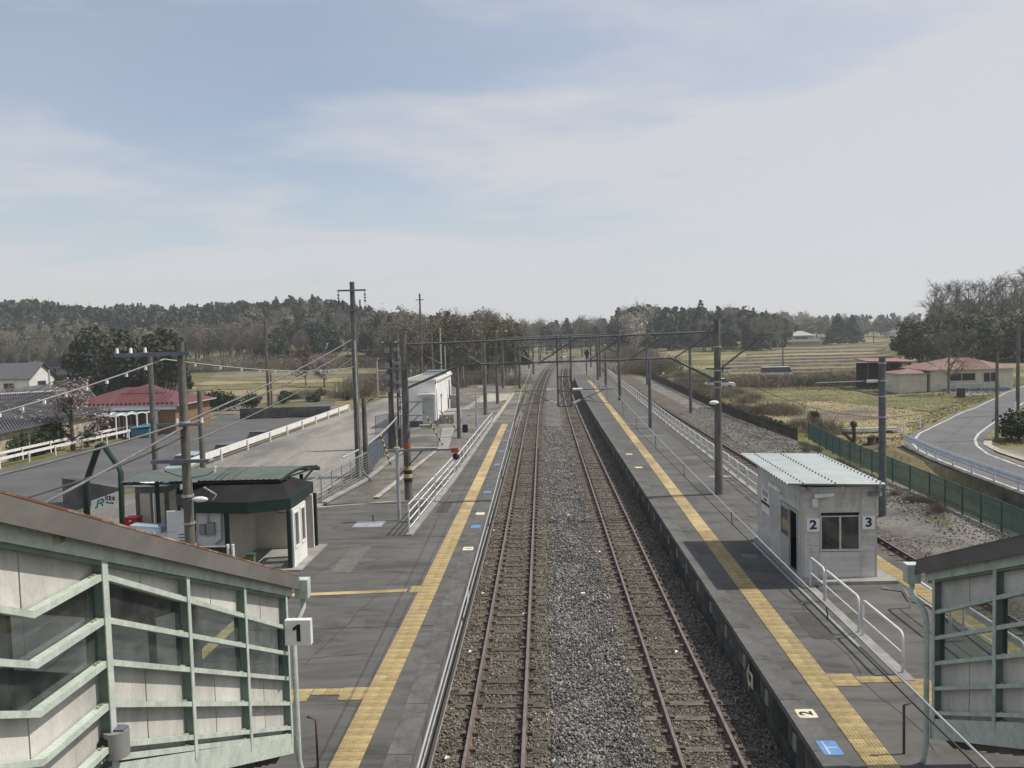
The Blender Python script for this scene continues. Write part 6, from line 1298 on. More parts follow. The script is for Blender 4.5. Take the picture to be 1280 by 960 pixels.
stuff(b.build('roof_rib', t)); MB().m('white').bar(Cq + Vector((0, 0, 0.06)), Dq + Vector((0, 0, 0.06)), 0.25, 0.14).build('ridge_cap', t)
iA, iB = Aq + Vector((-0.5, -0.3, 0)), Bq + Vector((-0.5, 0.3, 0))
MB().m('stone_wall').prism([(iA.x, iA.y, -0.7), (iB.x, iB.y, -0.7), (iB.x, iB.y, 1.87), (iA.x, iA.y, 1.87)], (-0.2, 0, 0)).build('wall', t)
MB().m('stone_wall').prism([(iA.x - 0.21, iA.y, -0.7), (Cq.x + 0.5, Cq.y - 0.6, -0.7), (Cq.x + 0.5, Cq.y - 0.6, 3.4), (iA.x - 0.21, iA.y, 1.86)], (0, -0.2, 0)).build('end_wall', t)
MB().m('white').cyl((iA.x + 0.1, iA.y - 0.1, -0.5), (iA.x + 0.1, iA.y - 0.1, 1.87), 0.12, n=8).build('downpipe', t)
for k in range(6): p = iA.lerp(iB, 0.12 + 0.13 * k); d_ = (iB - iA).normalized(); MB().m('interior_dark').bar(p + Vector((0.03, 0, -2.2)), p + d_ * 0.9 + Vector((0.03, 0, -2.2)), 0.06, 0.18).build('vent', t)
house('white_gabled_house', 'white walled house with a grey roof at the far left below the wooded ridge', -108, -95.6, 150, 158, -0.3, 2.9, 5.6, 'white_wall', 'grey_roof', gable=True, wins=(('y', -100.5, -98.5, 1.0, 2.0), ('x', 152.5, 155, 0.8, 2.2)))
t = house('two_storey_house', 'grey two storey house with a dark hipped roof next to the white gabled house', -101.5, -93.6, 162, 170, -0.3, 4.5, 6.4, 'trim_grey', 'dark_roof', wins=(('y', -99.5, -97.5, 3.0, 4.1), ('x', 163.5, 166, 2.9, 4.1)))
b = MB(); hip(b, -104, -92.2, 158, 161.9, 1.9, 3.1, 0.6, m='dark_roof'); b.m('cream').box(-103.5, -92.6, 158.3, 161.9, -0.5, 1.89); b.build('porch_wing', t)
house('low_white_shed', 'low white shed in front of the grey two storey house', -92.5, -84, 140, 146, -0.5, 1.3, 1.9, 'white_wall', 'grey_roof', 'shed')
t = house('red_tiled_house', 'long cream house with a pinkish red hipped roof beside the road', 47.9, 57.9, 103.5, 111, 0.0, 2.75, 4.0, 'cream', 'pink_roof', wins=(('y', 50.0, 53.3, 1.3, 2.2), ('y', 54.3, 55.9, 1.1, 2.2)))
seams(t, 52.4, 55.0, 103.0, 2.85, 107.2, 4.0, 'pink_roof', 0.5, 0.06)
b = MB().m('guard_blue').bar((48.9, 103.2, 0.9), (54.0, 103.2, 0.9), 0.07).bar((48.9, 103.2, 0.5), (52.5, 103.2, 0.5), 0.07)
for x in (49, 50.8, 52.4, 53.9): b.bar((x, 103.2, -0.1), (x, 103.2, 1.0), 0.08)
b.build('clothes_rack', t); MB().m('blue_mark').box(49, 57.5, 103.42, 103.499, 0.02, 0.32).build('plinth', t)
house('cream_annex', 'small cream annex with a low red roof left of the long cream house', 44.2, 47.6, 103.8, 108, -0.1, 2.35, 2.95, 'cream', 'pink_roof', 'shed', 0.35)
t = thing('open_shed', 'long open shed roof with a pale red edge behind the cream annex', 'shed', (43, 112, 0)); MB().m('pink_roof').prism([(43.0, 111, 3.55), (49.6, 111, 3.35), (49.6, 111, 3.5), (43.0, 111, 3.7)], (0, 4.5, 0.25)).build('roof', t)
for x in (43.3, 46, 48.8): MB().m('trunk').box(x - 0.1, x + 0.1, 111.2, 111.4, -0.2, 3.4).build('post', t)
MB().m('fence_brown').box(43.2, 49.3, 115, 115.2, -0.3, 3.3).build('back_wall', t)
hz = Hs(122, 395)
t = house('far_farmhouse', 'distant farmhouse with a pale tiled two tier roof in front of the round dark tree', 118.5, 128.5, 396, 404, hz, hz + 4.8, hz + 7.0, 'cream', 'roof_white', o=1.0, wins=(('y', 120, 126, hz + 2.6, hz + 4.0),))
b = MB(); hip(b, 115.5, 131, 391, 395.9, hz + 2.0, hz + 3.2, 0.8, m='grey_roof'); b.m('trim_grey').box(116.5, 130, 391.5, 395.8, hz - 1, hz + 1.99); b.build('lower_wing', t)
hz = Hs(128, 395); house('far_white_shed', 'small pale shed right of the distant farmhouse', 131.5, 135.5, 398, 402, Hs(133, 400), Hs(133, 400) + 2.6, Hs(133, 400) + 3.6, 'white_wall', 'grey_roof', 'shed')
hz = Hs(238, 560); house('far_grey_house', 'tiny grey house at the far end of the rice fields by the dark grove', 232, 248, 560, 570, hz, hz + 4, hz + 6, 'trim_grey', 'grey_roof', o=1)
w = gz(965, 470, -0.2)
# arched carport
cp = thing('carport', 'white framed carport with small arched roof bays in front of the red roofed house', 'carport', gz(180, 548, -0.45))
P0, P1 = gz(146, 549, -0.45), gz(221, 540, -0.45)
dv = (P1 - P0); bn = 6; side = Vector((-dv.y, dv.x, 0)).normalized() * 3.2
for k in range(bn):
    a, d = P0 + dv * (k / bn), P0 + dv * ((k + 1) / bn); pts = []
    for j in range(7): u = j / 6; pts.append(a.lerp(d, u) + Vector((0, 0, 2.1 + 0.16 * math.sin(pi * u) + 0.03 * k)))
    b = MB().m('car_blue')
    for p, q in zip(pts, pts[1:]): b.add([p, q, q + side, p + side], [(0, 1, 2, 3)])
    b.build('arched_sheet', cp); b = MB().m('white').tube(pts, 0.07, 6).tube([p + side for p in pts], 0.07, 6).tube([p + side * 0.5 for p in pts], 0.05, 6); b.build('arch_frame', cp)
for k in range(bn + 1):
    for sd_ in (Vector((0, 0, 0)), side):
        if k % 1 == 0 and not (sd_.length and k % 2): p = P0 + dv * (k / bn) + sd_; MB().m('white').cyl(p, p + Vector((0, 0, 2.1 + 0.03 * k)), 0.075, n=8).build('post', cp)
w = gz(166, 549, -0.45); b = MB().m('tarp_blue'); b.prism([(w.x - 1.1, w.y + 1.4, 0.35), (w.x + 0.9, w.y + 1.4, 0.5), (w.x + 1.0, w.y + 3.6, 0.7), (w.x - 1.1, w.y + 3.6, 0.6)], (0, 0, 0.08)).box(w.x - 0.95, w.x + 0.8, w.y + 1.6, w.y + 3.4, -0.45, 0.36)
tag(b.build('covered_pile'), 'pile under a blue sheet inside the carport', 'pile')
# ------------------------------------------------------------------ trees
def unit(v): return v / np.maximum(np.linalg.norm(v, axis=-1, keepdims=True), 1e-6)
def cards(C, s, nrm=None, asp=1.0, up=None, rng=R):
    n = len(C); a = unit(rng.randn(n, 3)) if nrm is None else unit(nrm + 0.55 * rng.randn(n, 3))
    b = unit(np.cross(a, rng.randn(n, 3) if up is None else up + 0.3 * rng.randn(n, 3))); c_ = np.cross(a, b)
    s = np.broadcast_to(s, (n,))[:, None]; b = b * s * asp; c_ = c_ * s; w = 0.55 + 0.45 * rng.rand(n, 1)
    V = np.stack([C - b * w - c_, C + b * 0.9 - c_ * w, C + b * w + c_ * 0.9, C - b - c_ * -w], 1).reshape(-1, 3)
    return V, np.arange(4 * n).reshape(n, 4)
def twigs(P, Q, w, rng=R):
    n = len(P); d = unit(Q - P); b = unit(np.cross(d, rng.randn(n, 3))) * (np.broadcast_to(w, (n,))[:, None])
    e = np.cross(d, b)
    V = np.stack([P - b, P + b, Q + b * 0.3, Q - b * 0.3], 1).reshape(-1, 3); V2 = np.stack([P - e, P + e, Q + e * 0.3, Q - e * 0.3], 1).reshape(-1, 3)
    return np.concatenate([V, V2]), np.arange(8 * n).reshape(-1, 4)
def crown_conifer(h, r, n, base=0.12, rng=R):
    t = rng.rand(n) ** 1.35; lay = np.floor(t * 14) / 14 + 0.04 * rng.rand(n); t = 0.6 * lay + 0.4 * t
    th = rng.rand(n) * 2 * pi; lob = 1 + 0.16 * np.sin(3 * th + t * 17) + 0.1 * np.sin(7 * th - t * 31)
    rr = r * (1 - t) ** 0.85 * (0.35 + 0.65 * np.sqrt(rng.rand(n))) * lob + 0.03 * r
    C = np.stack([rr * np.cos(th), rr * np.sin(th), h * (base + (1 - base) * t) - 0.25 * rr], 1)
    nr = np.stack([np.cos(th) * 0.7, np.sin(th) * 0.7, np.full(n, 0.7)], 1)
    return cards(C, h * 0.023 * (1.15 - 0.7 * t) * (0.7 + 0.6 * rng.rand(n)), nr, 1.3)
def crown_blob(h, r, n, base=0.25, k=11, flat=0.75, sz=0.04, shell=0.75, rng=R):
    cz = h * (base + (1 - base) * 0.5); hz_ = h * (1 - base) * 0.5
    u = unit(rng.randn(k, 3)); B = u * np.array([r * 0.62, r * 0.62, hz_ * 0.68]) * (0.35 + 0.65 * rng.rand(k, 1)); B[0] = (0, 0, hz_ * 0.6); B[:, 2] += cz
    br = r * (0.36 + 0.2 * rng.rand(k)); i = rng.randint(0, k, n); d = unit(rng.randn(n, 3))
    C = B[i] + d * (br[i] * (shell + (1.08 - shell) * rng.rand(n)))[:, None] * np.array([1, 1, flat])
    return cards(C, h * sz * (0.6 + 0.8 * rng.rand(n)), d)
def skeleton_bare(h, r, nb=16, sub=7, tw=9, rng=R, spread=0.8, low=0.28):
    """limbs, branches and twig sprays of a leafless tree; returns (limbs, twigs)"""
    L = []; T = []
    zt = low + (0.95 - low) * np.sort(rng.rand(nb)); 
    for z in zt:
        th = rng.rand() * 2 * pi; el = rad(lr(25, 75, z)); ln = r * (0.55 + 0.6 * rng.rand()) * (1.25 - 0.65 * z)
        p = np.array([0.02 * h * rng.randn(), 0.02 * h * rng.randn(), z * h * 0.82]); d = np.array([math.cos(th) * math.cos(el), math.sin(th) * math.cos(el), math.sin(el)])
        q = p + d * ln * 1.15; m_ = (p + q) / 2 + 0.06 * ln * rng.randn(3); L += [(p, m_, 0.012 * h * (1.1 - z)), (m_, q, 0.007 * h * (1.1 - z))]
        for j in range(sub):
            u = 0.25 + 0.75 * rng.rand(); s0 = m_ + (q - m_) * (2 * u - 1) if u > 0.5 else p + (m_ - p) * 2 * u
            dd = unit(d + spread * rng.randn(3) + np.array([0, 0, 0.25])); s1 = s0 + dd * ln * (0.28 + 0.3 * rng.rand()); L.append((s0, s1, 0.0032 * h))
            for _ in range(tw):
                v = rng.rand(); t0 = s0 + (s1 - s0) * v; T.append((t0, t0 + unit(dd + 0.9 * rng.randn(3) + np.array([0, 0, 0.35])) * h * (0.05 + 0.07 * rng.rand())))
    return L, T
def joinq(parts):
    V = []; F = []; MI = []; o = 0
    for (v, f), mi in parts: V.append(v); F.append(f + o); MI.append(np.full(len(f), mi)); o += len(v)
    return np.concatenate(V), np.concatenate(F), np.concatenate(MI)
def trunkq(h, r0, r1, n=6, lean=0.0):
    a = np.arange(n) * 2 * pi / n; rings = []
    for u in (0, 0.35, 0.7, 1): rr = lr(r0, r1, u); rings.append(np.stack([rr * np.cos(a) + lean * u * u * h, rr * np.sin(a), np.full(n, h * u - (0.4 if u == 0 else 0))], 1))
    V = np.concatenate(rings); F = [(i * n + k, i * n + (k + 1) % n, (i + 1) * n + (k + 1) % n, (i + 1) * n + k) for i in range(3) for k in range(n)]
    return V, np.array(F)
LIB = {}
def tree_lib(kind, i, rng):
    if kind == 'conifer': h, tr, cr, mt, ml = 12, trunkq(10, 0.2, 0.05), [crown_conifer(12, 2.5 + 0.5 * i, 2600, rng=rng)], 'trunk', 'lf_conifer'
    elif kind == 'pine': h, tr, cr, mt, ml = 12, trunkq(11, 0.2, 0.06, lean=0.01), [crown_blob(12, 2.9, 2200, 0.36, 15, 0.45, 0.022, 0.3, rng)], 'trunk', 'lf_pine'
    elif kind == 'evergreen': h, tr, cr, mt, ml = 9, trunkq(6, 0.22, 0.1), [crown_blob(9, 3.3, 2400, 0.05, 17, 0.85, 0.026, 0.55, rng)], 'trunk', 'lf_ever'
    elif kind == 'bamboo': h, tr, cr, mt, ml = 9, trunkq(8, 0.12, 0.04), [crown_blob(9, 2.8, 2400, 0.02, 20, 1.3, 0.022, 0.35, rng)], 'trunk', 'lf_bamboo'
    elif kind in ('bare', 'pale', 'bud', 'fresh', 'fine'):
        h = 10; L, T = skeleton_bare(10, 3.4, 15 if kind != 'fine' else 20, 6, 11 if kind != 'fine' else 8, rng); tr = trunkq(8.4, 0.19, 0.05)
        P = np.array([l[0] for l in L]); Q = np.array([l[1] for l in L]); w = np.array([l[2] for l in L]); Pt = np.array([t[0] for t in T]); Qt = np.array([t[1] for t in T])
        tw = twigs(Pt, Qt, 0.022 if kind != 'fine' else 0.014, rng)
        cr = [twigs(P, Q, w, rng), tw]; mt = 'trunk_grey'; ml = {'bare': 'lf_bare', 'pale': 'lf_pale', 'bud': 'lf_bud', 'fresh': 'lf_fresh', 'fine': 'lf_bare'}[kind]
        if kind in ('bud', 'fresh', 'pale', 'bare'):
            k = rng.randint(0, len(Qt), 700 if kind != 'bare' else 900); cr.append(cards(Qt[k] + 0.2 * rng.randn(len(k), 3), (0.13 if kind != 'bare' else 0.075) * (0.6 + 0.8 * rng.rand(len(k))), rng=rng))
    elif kind == 'cherry':
        h = 4.5; L, T = skeleton_bare(4.5, 2.6, 13, 7, 10, rng, 0.9, 0.2); tr = trunkq(3.4, 0.16, 0.05)
        P = np.array([l[0] for l in L]); Q = np.array([l[1] for l in L]); w = np.array([l[2] for l in L]) * 1.3; Pt = np.array([t[0] for t in T]); Qt = np.array([t[1] for t in T]); k = rng.randint(0, len(Qt), 3000)
        return h, tr, (twigs(P, Q, w, rng), twigs(Pt, Qt, 0.01, rng)), cards(Qt[k] + 0.12 * rng.randn(len(k), 3), 0.05 * (0.6 + 0.8 * rng.rand(len(k))), rng=rng)
    elif kind == 'shrub': h, tr, cr, mt, ml = 1.6, trunkq(0.8, 0.08, 0.03), [crown_blob(1.6, 1.0, 1300, 0.0, 14, 0.9, 0.034, 0.6, rng=rng), crown_blob(1.72, 1.12, 260, 0.0, 22, 1.0, 0.03, 0.9, rng=rng)], 'trunk', 'lf_shrub'
    elif kind == 'brush':
        n = 700; P = rng.randn(n, 3) * np.array([1.1, 1.1, 0.0]); P[:, 2] = 0.3 * rng.rand(n); Q = P + np.stack([0.5 * rng.randn(n), 0.5 * rng.randn(n), 0.5 + 1.1 * rng.rand(n)], 1)
        h, tr, cr, mt, ml = 1.6, trunkq(0.3, 0.03, 0.02), [twigs(P, Q, 0.014, rng), cards(Q, 0.035, rng=rng)], 'trunk', 'lf_brush'
    return h, tr, cr, mt, ml
def get(kind, i):
    if (kind, i) not in LIB:
        rng = np.random.RandomState(hash_(kind) + 31 * i); q = tree_lib(kind, i, rng)
        if kind == 'cherry':
            h, tr, br, bl = q; v1 = joinq([(tr, 0), (br[0], 0)]); v2 = joinq([(br[1], 1), (bl, 0)])
            LIB[kind, i] = (h, npmesh('trunk', v1[0], v1[1], ['trunk']), npmesh('crown', v2[0], v2[1], ['lf_pink', 'trunk'], v2[2]), None)
        else:
            h, tr, cr, mt, ml = q; v2 = joinq([(c_, 0) for c_ in cr]); v3 = joinq([(tr, 0)] + [(c_, 1) for c_ in cr])
            LIB[kind, i] = (h, npmesh('trunk', tr[0], tr[1], [mt]), npmesh('crown', v2[0], v2[1], [ml]), npmesh('tree', v3[0], v3[1], [mt, ml], v3[2]), v3)
    return LIB[kind, i]
def hash_(s): return sum(ord(c_) * (k + 3) for k, c_ in enumerate(s)) % 9973
NAMES = dict(conifer='cedar_tree', pine='pine_tree', evergreen='evergreen_tree', bamboo='bamboo_clump', bare='bare_tree', fine='bare_tree', pale='pale_bare_tree', bud='budding_tree', fresh='fresh_green_tree', cherry='cherry_tree', shrub='shrub', brush='dry_bush')
def plant(kind, x, y, h, label, cat='tree', group=None, z=None, parts=True, wide=1.0, i=None):
    i = random.randrange(3) if i is None else i; L = get(kind, i); s = h / L[0]; z = Hs(x, y) if z is None else z
    if parts or kind == 'cherry':
        t = thing(NAMES[kind], label, cat, (x, y, z), group)
        for nme, me in (('trunk', L[1]), ('crown', L[2])): o = bpy.data.objects.new(nme, me); COL.objects.link(o); o.parent = t; WL[o.name] = Vector((x, y, z))
    else: t = link(NAMES[kind], L[3], None, (x, y, z)); tag(t, label, cat, group)
    t.rotation_euler = (0, 0, random.uniform(0, 6.28)); t.scale = (s * wide, s * wide, s); return t
FOREST = []
c_line = curve
def sky_y(px): return float(np.interp(px, [-60, 0, 40, 70, 110, 170, 210, 250, 300, 340, 370, 400, 440, 500, 540, 575, 610, 640, 700, 760, 770, 800, 850, 900, 935, 960, 1040, 1110, 1150, 1160, 1200, 1240, 1290, 1340],
                                     [372, 373, 369, 378, 379, 378, 380, 377, 373, 381, 388, 386, 384, 389, 390, 387, 390, 398, 396, 397, 383, 377, 381, 380, 381, 389, 394, 394, 396, 356, 350, 345, 335, 330]))
def zone(px0, px1, y0, y1, n, kinds, h0, h1, label, group, ind=True, parts=False, top=None, wide=1.0):
    """plants a stand of trees; heights follow the skyline where top is given"""
    for _ in range(n):
        px = random.uniform(px0, px1); y = random.uniform(y0, y1); x = (px - 677) / 1030 * y; z = Hs(x, y); h = random.uniform(h0, h1)
        if top:
            tz = gy(px, sky_y(px) + top + random.uniform(-1, 7), y).z; h = min(max(tz - z, h0), h1 * 1.3)
        k = random.choice(kinds)
        if ind: plant(k, x, y, h, label[k] if isinstance(label, dict) else label, 'tree', group + ' (' + NAMES[k].replace('_', ' ') + 's)' if len(set(kinds)) > 1 else group, z, parts, wide)
        else: FOREST.append((k, x, y, z, h * 1.0, wide))
E_ = 'evergreen'; 
LB = lambda where: dict(conifer='dark pointed cedar ' + where, pine='dark ragged pine ' + where, evergreen='dull green rounded evergreen ' + where, bamboo='feathery olive green bamboo clump ' + where, bare='grey leafless tree ' + where, fine='grey leafless tree ' + where, pale='pale whitish budding tree ' + where, bud='rust coloured budding tree ' + where, fresh='yellow green leafing tree ' + where)
# dark clump behind the red roofed house
zone(95, 232, 132, 158, 20, ['conifer', 'conifer', 'evergreen', 'pine'], 9, 13, LB('in the dark clump behind the red roofed house'), 'dark clump behind the red roofed house', parts=True)
# left ridge
zone(-60, 165, 296, 335, 44, ['bare', 'evergreen', 'bare', 'conifer', 'bare', 'fresh'], 9, 14, LB('at the foot of the left ridge behind the houses'), 'foot of the left ridge')
zone(160, 335, 268, 325, 72, ['bare', 'bare', 'bare', 'fine'], 10.5, 14, LB('on the grey wooded mound left of the yard pole'), 'grey mound of leafless trees', wide=1.25)
zone(310, 500, 262, 312, 52, ['bare', 'conifer', 'evergreen', 'bare', 'pine'], 9, 13, LB('in the mixed wood behind the left hand fields'), 'mixed wood behind the fields')
zone(-60, 520, 335, 372, 110, ['bare', 'conifer', 'evergreen', 'bare', 'pine'], 9, 13, None, 'ridge', ind=False)
zone(-60, 520, 372, 400, 130, ['conifer', 'pine', 'conifer', 'evergreen', 'bare'], 8, 12, None, 'ridge', ind=False)
zone(-60, 520, 400, 425, 130, ['conifer', 'pine', 'pine', 'evergreen'], 9, 12, None, 'ridge', ind=False)
zone(-60, 560, 425, 470, 330, ['conifer', 'pine', 'pine', 'conifer', 'evergreen'], 7, 14, None, 'ridge', ind=False, top=1)
for k in range(60):
    px = random.uniform(165, 500); y = random.uniform(250, 268); x = (px - 677) / 1030 * y; plant('brush' if k % 3 else 'shrub', x, y, random.uniform(2.0, 3.6), 'low undergrowth along the edge of the woods behind the fields', 'bush', 'undergrowth along the wood edge', parts=False, wide=1.9)
# brown woods left of the tracks
zone(478, 600, 150, 215, 46, ['bare', 'fine', 'bare', 'fine', 'bare', 'bare', 'bud'], 8, 13, LB('in the brown wood behind the white building'), 'brown wood behind the white building', parts=True, top=16)
zone(560, 645, 140, 230, 42, ['bare', 'fine', 'bare', 'fine', 'bare', 'bare', 'fresh'], 8, 12, LB('in the bare wood along the sidings left of the track'), 'bare wood along the sidings', parts=True, top=10)
zone(470, 660, 230, 300, 60, ['bare', 'fine', 'bud', 'bare', 'conifer'], 10, 18, None, 'woods', ind=False, top=1)
for px, y, h in ((598, 185, 14.0), (611, 190, 14.5)): x = (px - 677) / 1030 * y; plant('fine', x, y, h, 'tallest feathery bare tree sticking out of the brown wood', 'tree', 'two tall bare trees above the brown wood')
for px in (655, 662, 668): y = 165 + px % 7; x = (px - 28 - 677) / 1030 * y; plant('fresh', x, y, 5.5, 'yellow green bush like tree at the end of the bare wood by the track', 'tree', 'yellow green trees by the track')
zone(634, 775, 300, 470, 46, ['bare', 'bare', 'fine', 'pine'], 9, 14, LB('in the grey wood at the end of the tracks'), 'grey wood at the end of the tracks', top=6, wide=1.3)
zone(652, 742, 205, 300, 26, ['bare', 'fine', 'bare', 'fine'], 6, 10, LB('close beside the bend of the tracks'), 'bare trees by the bend of the tracks') if False else None
zone(620, 800, 470, 620, 120, ['bare', 'conifer', 'pine', 'fine'], 8, 20, None, 'woods', ind=False, top=0, wide=1.3)
# right hand grove
zone(770, 968, 318, 350, 44, ['conifer', 'evergreen', 'pine', 'bare', 'conifer'], 9, 13, LB('in the front of the grove beyond the brown fence'), 'grove beyond the brown fence', wide=1.15)
zone(772, 800, 300, 318, 3, ['pale'], 15, 17, 'tall pale flowering tree at the left end of the grove beyond the gantry', 'pale trees at the end of the grove')
zone(770, 975, 350, 410, 110, ['conifer', 'pine', 'evergreen', 'bare'], 9, 15, None, 'grove', ind=False, top=2)
zone(770, 1000, 410, 460, 60, ['pine', 'pine', 'bare'], 9, 14, None, 'grove', ind=False, top=0)
for px, y in ((874, 352),): x = (px - 677) / 1030 * y; plant('conifer', x, y, gy(px, 374, y).z - Hs(x, y), 'single tall pointed cedar rising above the grove skyline', 'tree')
zone(950, 1150, 560, 640, 60, ['bare', 'pine', 'conifer', 'evergreen'], 8, 14, None, 'far', ind=False, top=3, wide=1.2)
zone(940, 1200, 660, 760, 110, ['pine', 'conifer', 'bare'], 8, 16, None, 'far', ind=False, top=-1, wide=1.3)
for k in range(4): x, y = 143 + 6 * (k % 2) + random.uniform(-2, 2), 398 + 4 * k; plant('conifer', x, y, 15 - k, 'large dark rounded cedar right of the distant farmhouse', 'tree', 'dark cedars by the distant farmhouse', wide=1.6)
# hill at the far right
zone(1122, 1330, 176, 200, 40, ['bamboo', 'evergreen', 'evergreen', 'conifer'], 7, 11, LB('in the dark grove behind the red tiled house'), 'dark grove behind the red tiled house', parts=True, wide=1.1)
zone(1130, 1330, 200, 228, 44, ['evergreen', 'bamboo', 'conifer', 'bare'], 7, 11, None, 'grove', ind=False)
zone(1150, 1345, 228, 246, 60, ['evergreen', 'conifer', 'bare', 'fine'], 4.5, 6.5, None, 'grove', ind=False)
for k, px in enumerate((1167, 1184, 1199, 1212, 1226, 1240, 1254, 1267, 1281, 1300)): y = 226 + 3 * (k % 3); x = (px - 677) / 1030 * y; plant('fine', x, y, gy(px, sky_y(px) - 3 + (k * 37 % 7), y).z - Hs(x, y), 'tall leafless tree in the row against the sky on the right hill' if k else 'leftmost tall leafless tree against the sky on the right hill', 'tree', 'tall bare trees on the right hill', wide=1.3)
# single trees and shrubs
w = gz(96, 563, -0.45); plant('cherry', w.x - 0.9, w.y + 1, 4.9, 'large pink flowering cherry in front of the grey roofed hall', 'tree', wide=1.35, i=0)
w = gy(405, 470, 150); plant('cherry', w.x - 0, 150, 5.0, 'pink flowering tree in the fields left of the yard pole', 'tree', i=1)
w = gy(382, 470, 160); plant('bud', w.x, 160, 7.0, 'reddish budding tree beside the pink tree in the fields', 'tree', wide=1.3)
w = gy(12, 480, 128); plant('cherry', w.x, 128, 2.8, 'low pink bush in front of the white gabled house', 'tree', i=2, wide=1.5)
w = gz(1186, 492, 0); plant('fine', w.x, w.y, 7.5, 'spreading bare tree standing in front of the cream house', 'tree', wide=1.45)
g_ = gz(1263, 549, 0); plant('shrub', g_.x + 0.6, g_.y, 2.1, 'round dark green bush beside the road and the utility pole', 'bush', wide=1.35)
g_ = gz(1222, 486, 0); plant('brush', g_.x, g_.y, 1.8, 'dull purple brown bush in front of the cream house', 'bush')
g_ = gz(1017, 527, 0); plant('shrub', g_.x, g_.y, 1.1, 'small round dark bush at the start of the green mesh fence', 'bush')
for k, px in enumerate((-6, 8, 20, 33, 50)): plant('shrub', -42.3, 42.3 / (677 - px) * 1030, (1.8, 2.0, 1.6, 2.0, 2.4)[k], ('dark clipped hedge bush at the far left edge', 'second clipped hedge bush from the left edge', 'lower middle bush of the clipped hedge', 'fourth clipped hedge bush, right of the lower one', 'tallest hedge bush, next to the pink cherry')[k], 'hedge', z=-0.5)
plant('fresh', -41.9, 66.6, 1.2, 'bright yellow green low bush in front of the clipped hedge', 'bush', z=-0.5, wide=2)
w = gy(110, 555, 72); plant('shrub', w.x, w.y, 1.4, 'bright green small bush under the pink cherry', 'bush', z=-0.5)
for k, (px, py, h) in enumerate(((255, 512, 2.4), (270, 512, 2.7), (286, 512, 2.3), (314, 511, 2.3))): w = gz(px, py, -0.3); plant('shrub', w.x, w.y, h, ('round dark topiary bush just right of the red roofed house', 'largest round dark topiary bush right of the red roofed house', 'third round dark topiary bush by the flower garden', 'single round topiary bush apart on the garden wall')[k], 'bush', wide=1.1)
for k, px in enumerate((243, 251, 258)): w = gz(px, 524, -0.3); o = plant('shrub', w.x, w.y - 2, 0.9, 'bright yellow flowering low bush by the corner of the red roofed house', 'bush', 'yellow flowers by the red roofed house', wide=1.4); o.children[1].data = o.children[1].data.copy(); o.children[1].data.materials[0] = MT['lf_yellow']
for k in range(22):
    px = random.uniform(345, 440); y = random.uniform(113, 132); x = (px - 677) / 1030 * y; plant(random.choice(['shrub', 'shrub', 'brush']), x, y, random.uniform(0.6, 1.3), 'low garden shrub between the dark wall and the pink tree', 'bush', 'garden shrubs behind the dark wall', wide=1.4)
for k in range(30):
    px = random.uniform(440, 640); y = random.uniform(118, 160); x = (px - 677) / 1030 * y
    if not -14.5 > x > -22: plant('brush', x, y, random.uniform(1.2, 2.4), 'dry brown bush at the edge of the brown wood', 'bush', 'dry bushes along the brown wood', parts=False, wide=1.3)
for k in range(46):
    y = 64 + 110 * random.random() ** 1.2; x = fxp(y) + random.uniform(0.8, 5.5) + (0 if y < 90 else 3 * random.random()); plant('brush', x, y, random.uniform(0.5, 1.15), 'dry straw coloured bush behind the old brown fence', 'bush', 'dry bushes behind the brown fence', parts=False, wide=1.2)
for k in range(40):
    y = random.uniform(150, 320); sd_ = random.choice((-1, 1)); x = c_line(y) + (sd_ * random.uniform(14, 22) if sd_ < 0 else random.uniform(18, 27)); plant(random.choice(['brush', 'brush', 'fine']), x, y, random.uniform(1.5, 4.5), 'brown scrub growing along the far bend of the railway', 'bush', 'scrub along the far bend of the railway', parts=False, wide=1.3)
for k in range(34):
    px = random.uniform(895, 1115); y = random.uniform(120, 133); x = (px - 677) / 1030 * y; plant('brush', x, y, random.uniform(0.8, 1.7), 'grey brown scrub bush between the grass field and the rice fields', 'bush', 'scrub before the rice fields', parts=False, wide=1.8)
for k in range(16):
    y = 34 + 26 * random.random(); x = itp(y, [33, 40, 50, 60], [18.0, 17.4, 18.4, 18.6]) - random.uniform(0.3, 2.0); plant('brush', x, y, random.uniform(0.2, 0.45), 'dead weeds and cut twigs lying on the gravel bank', 'weeds', 'dead weeds on the gravel bank', parts=False, wide=0.8)
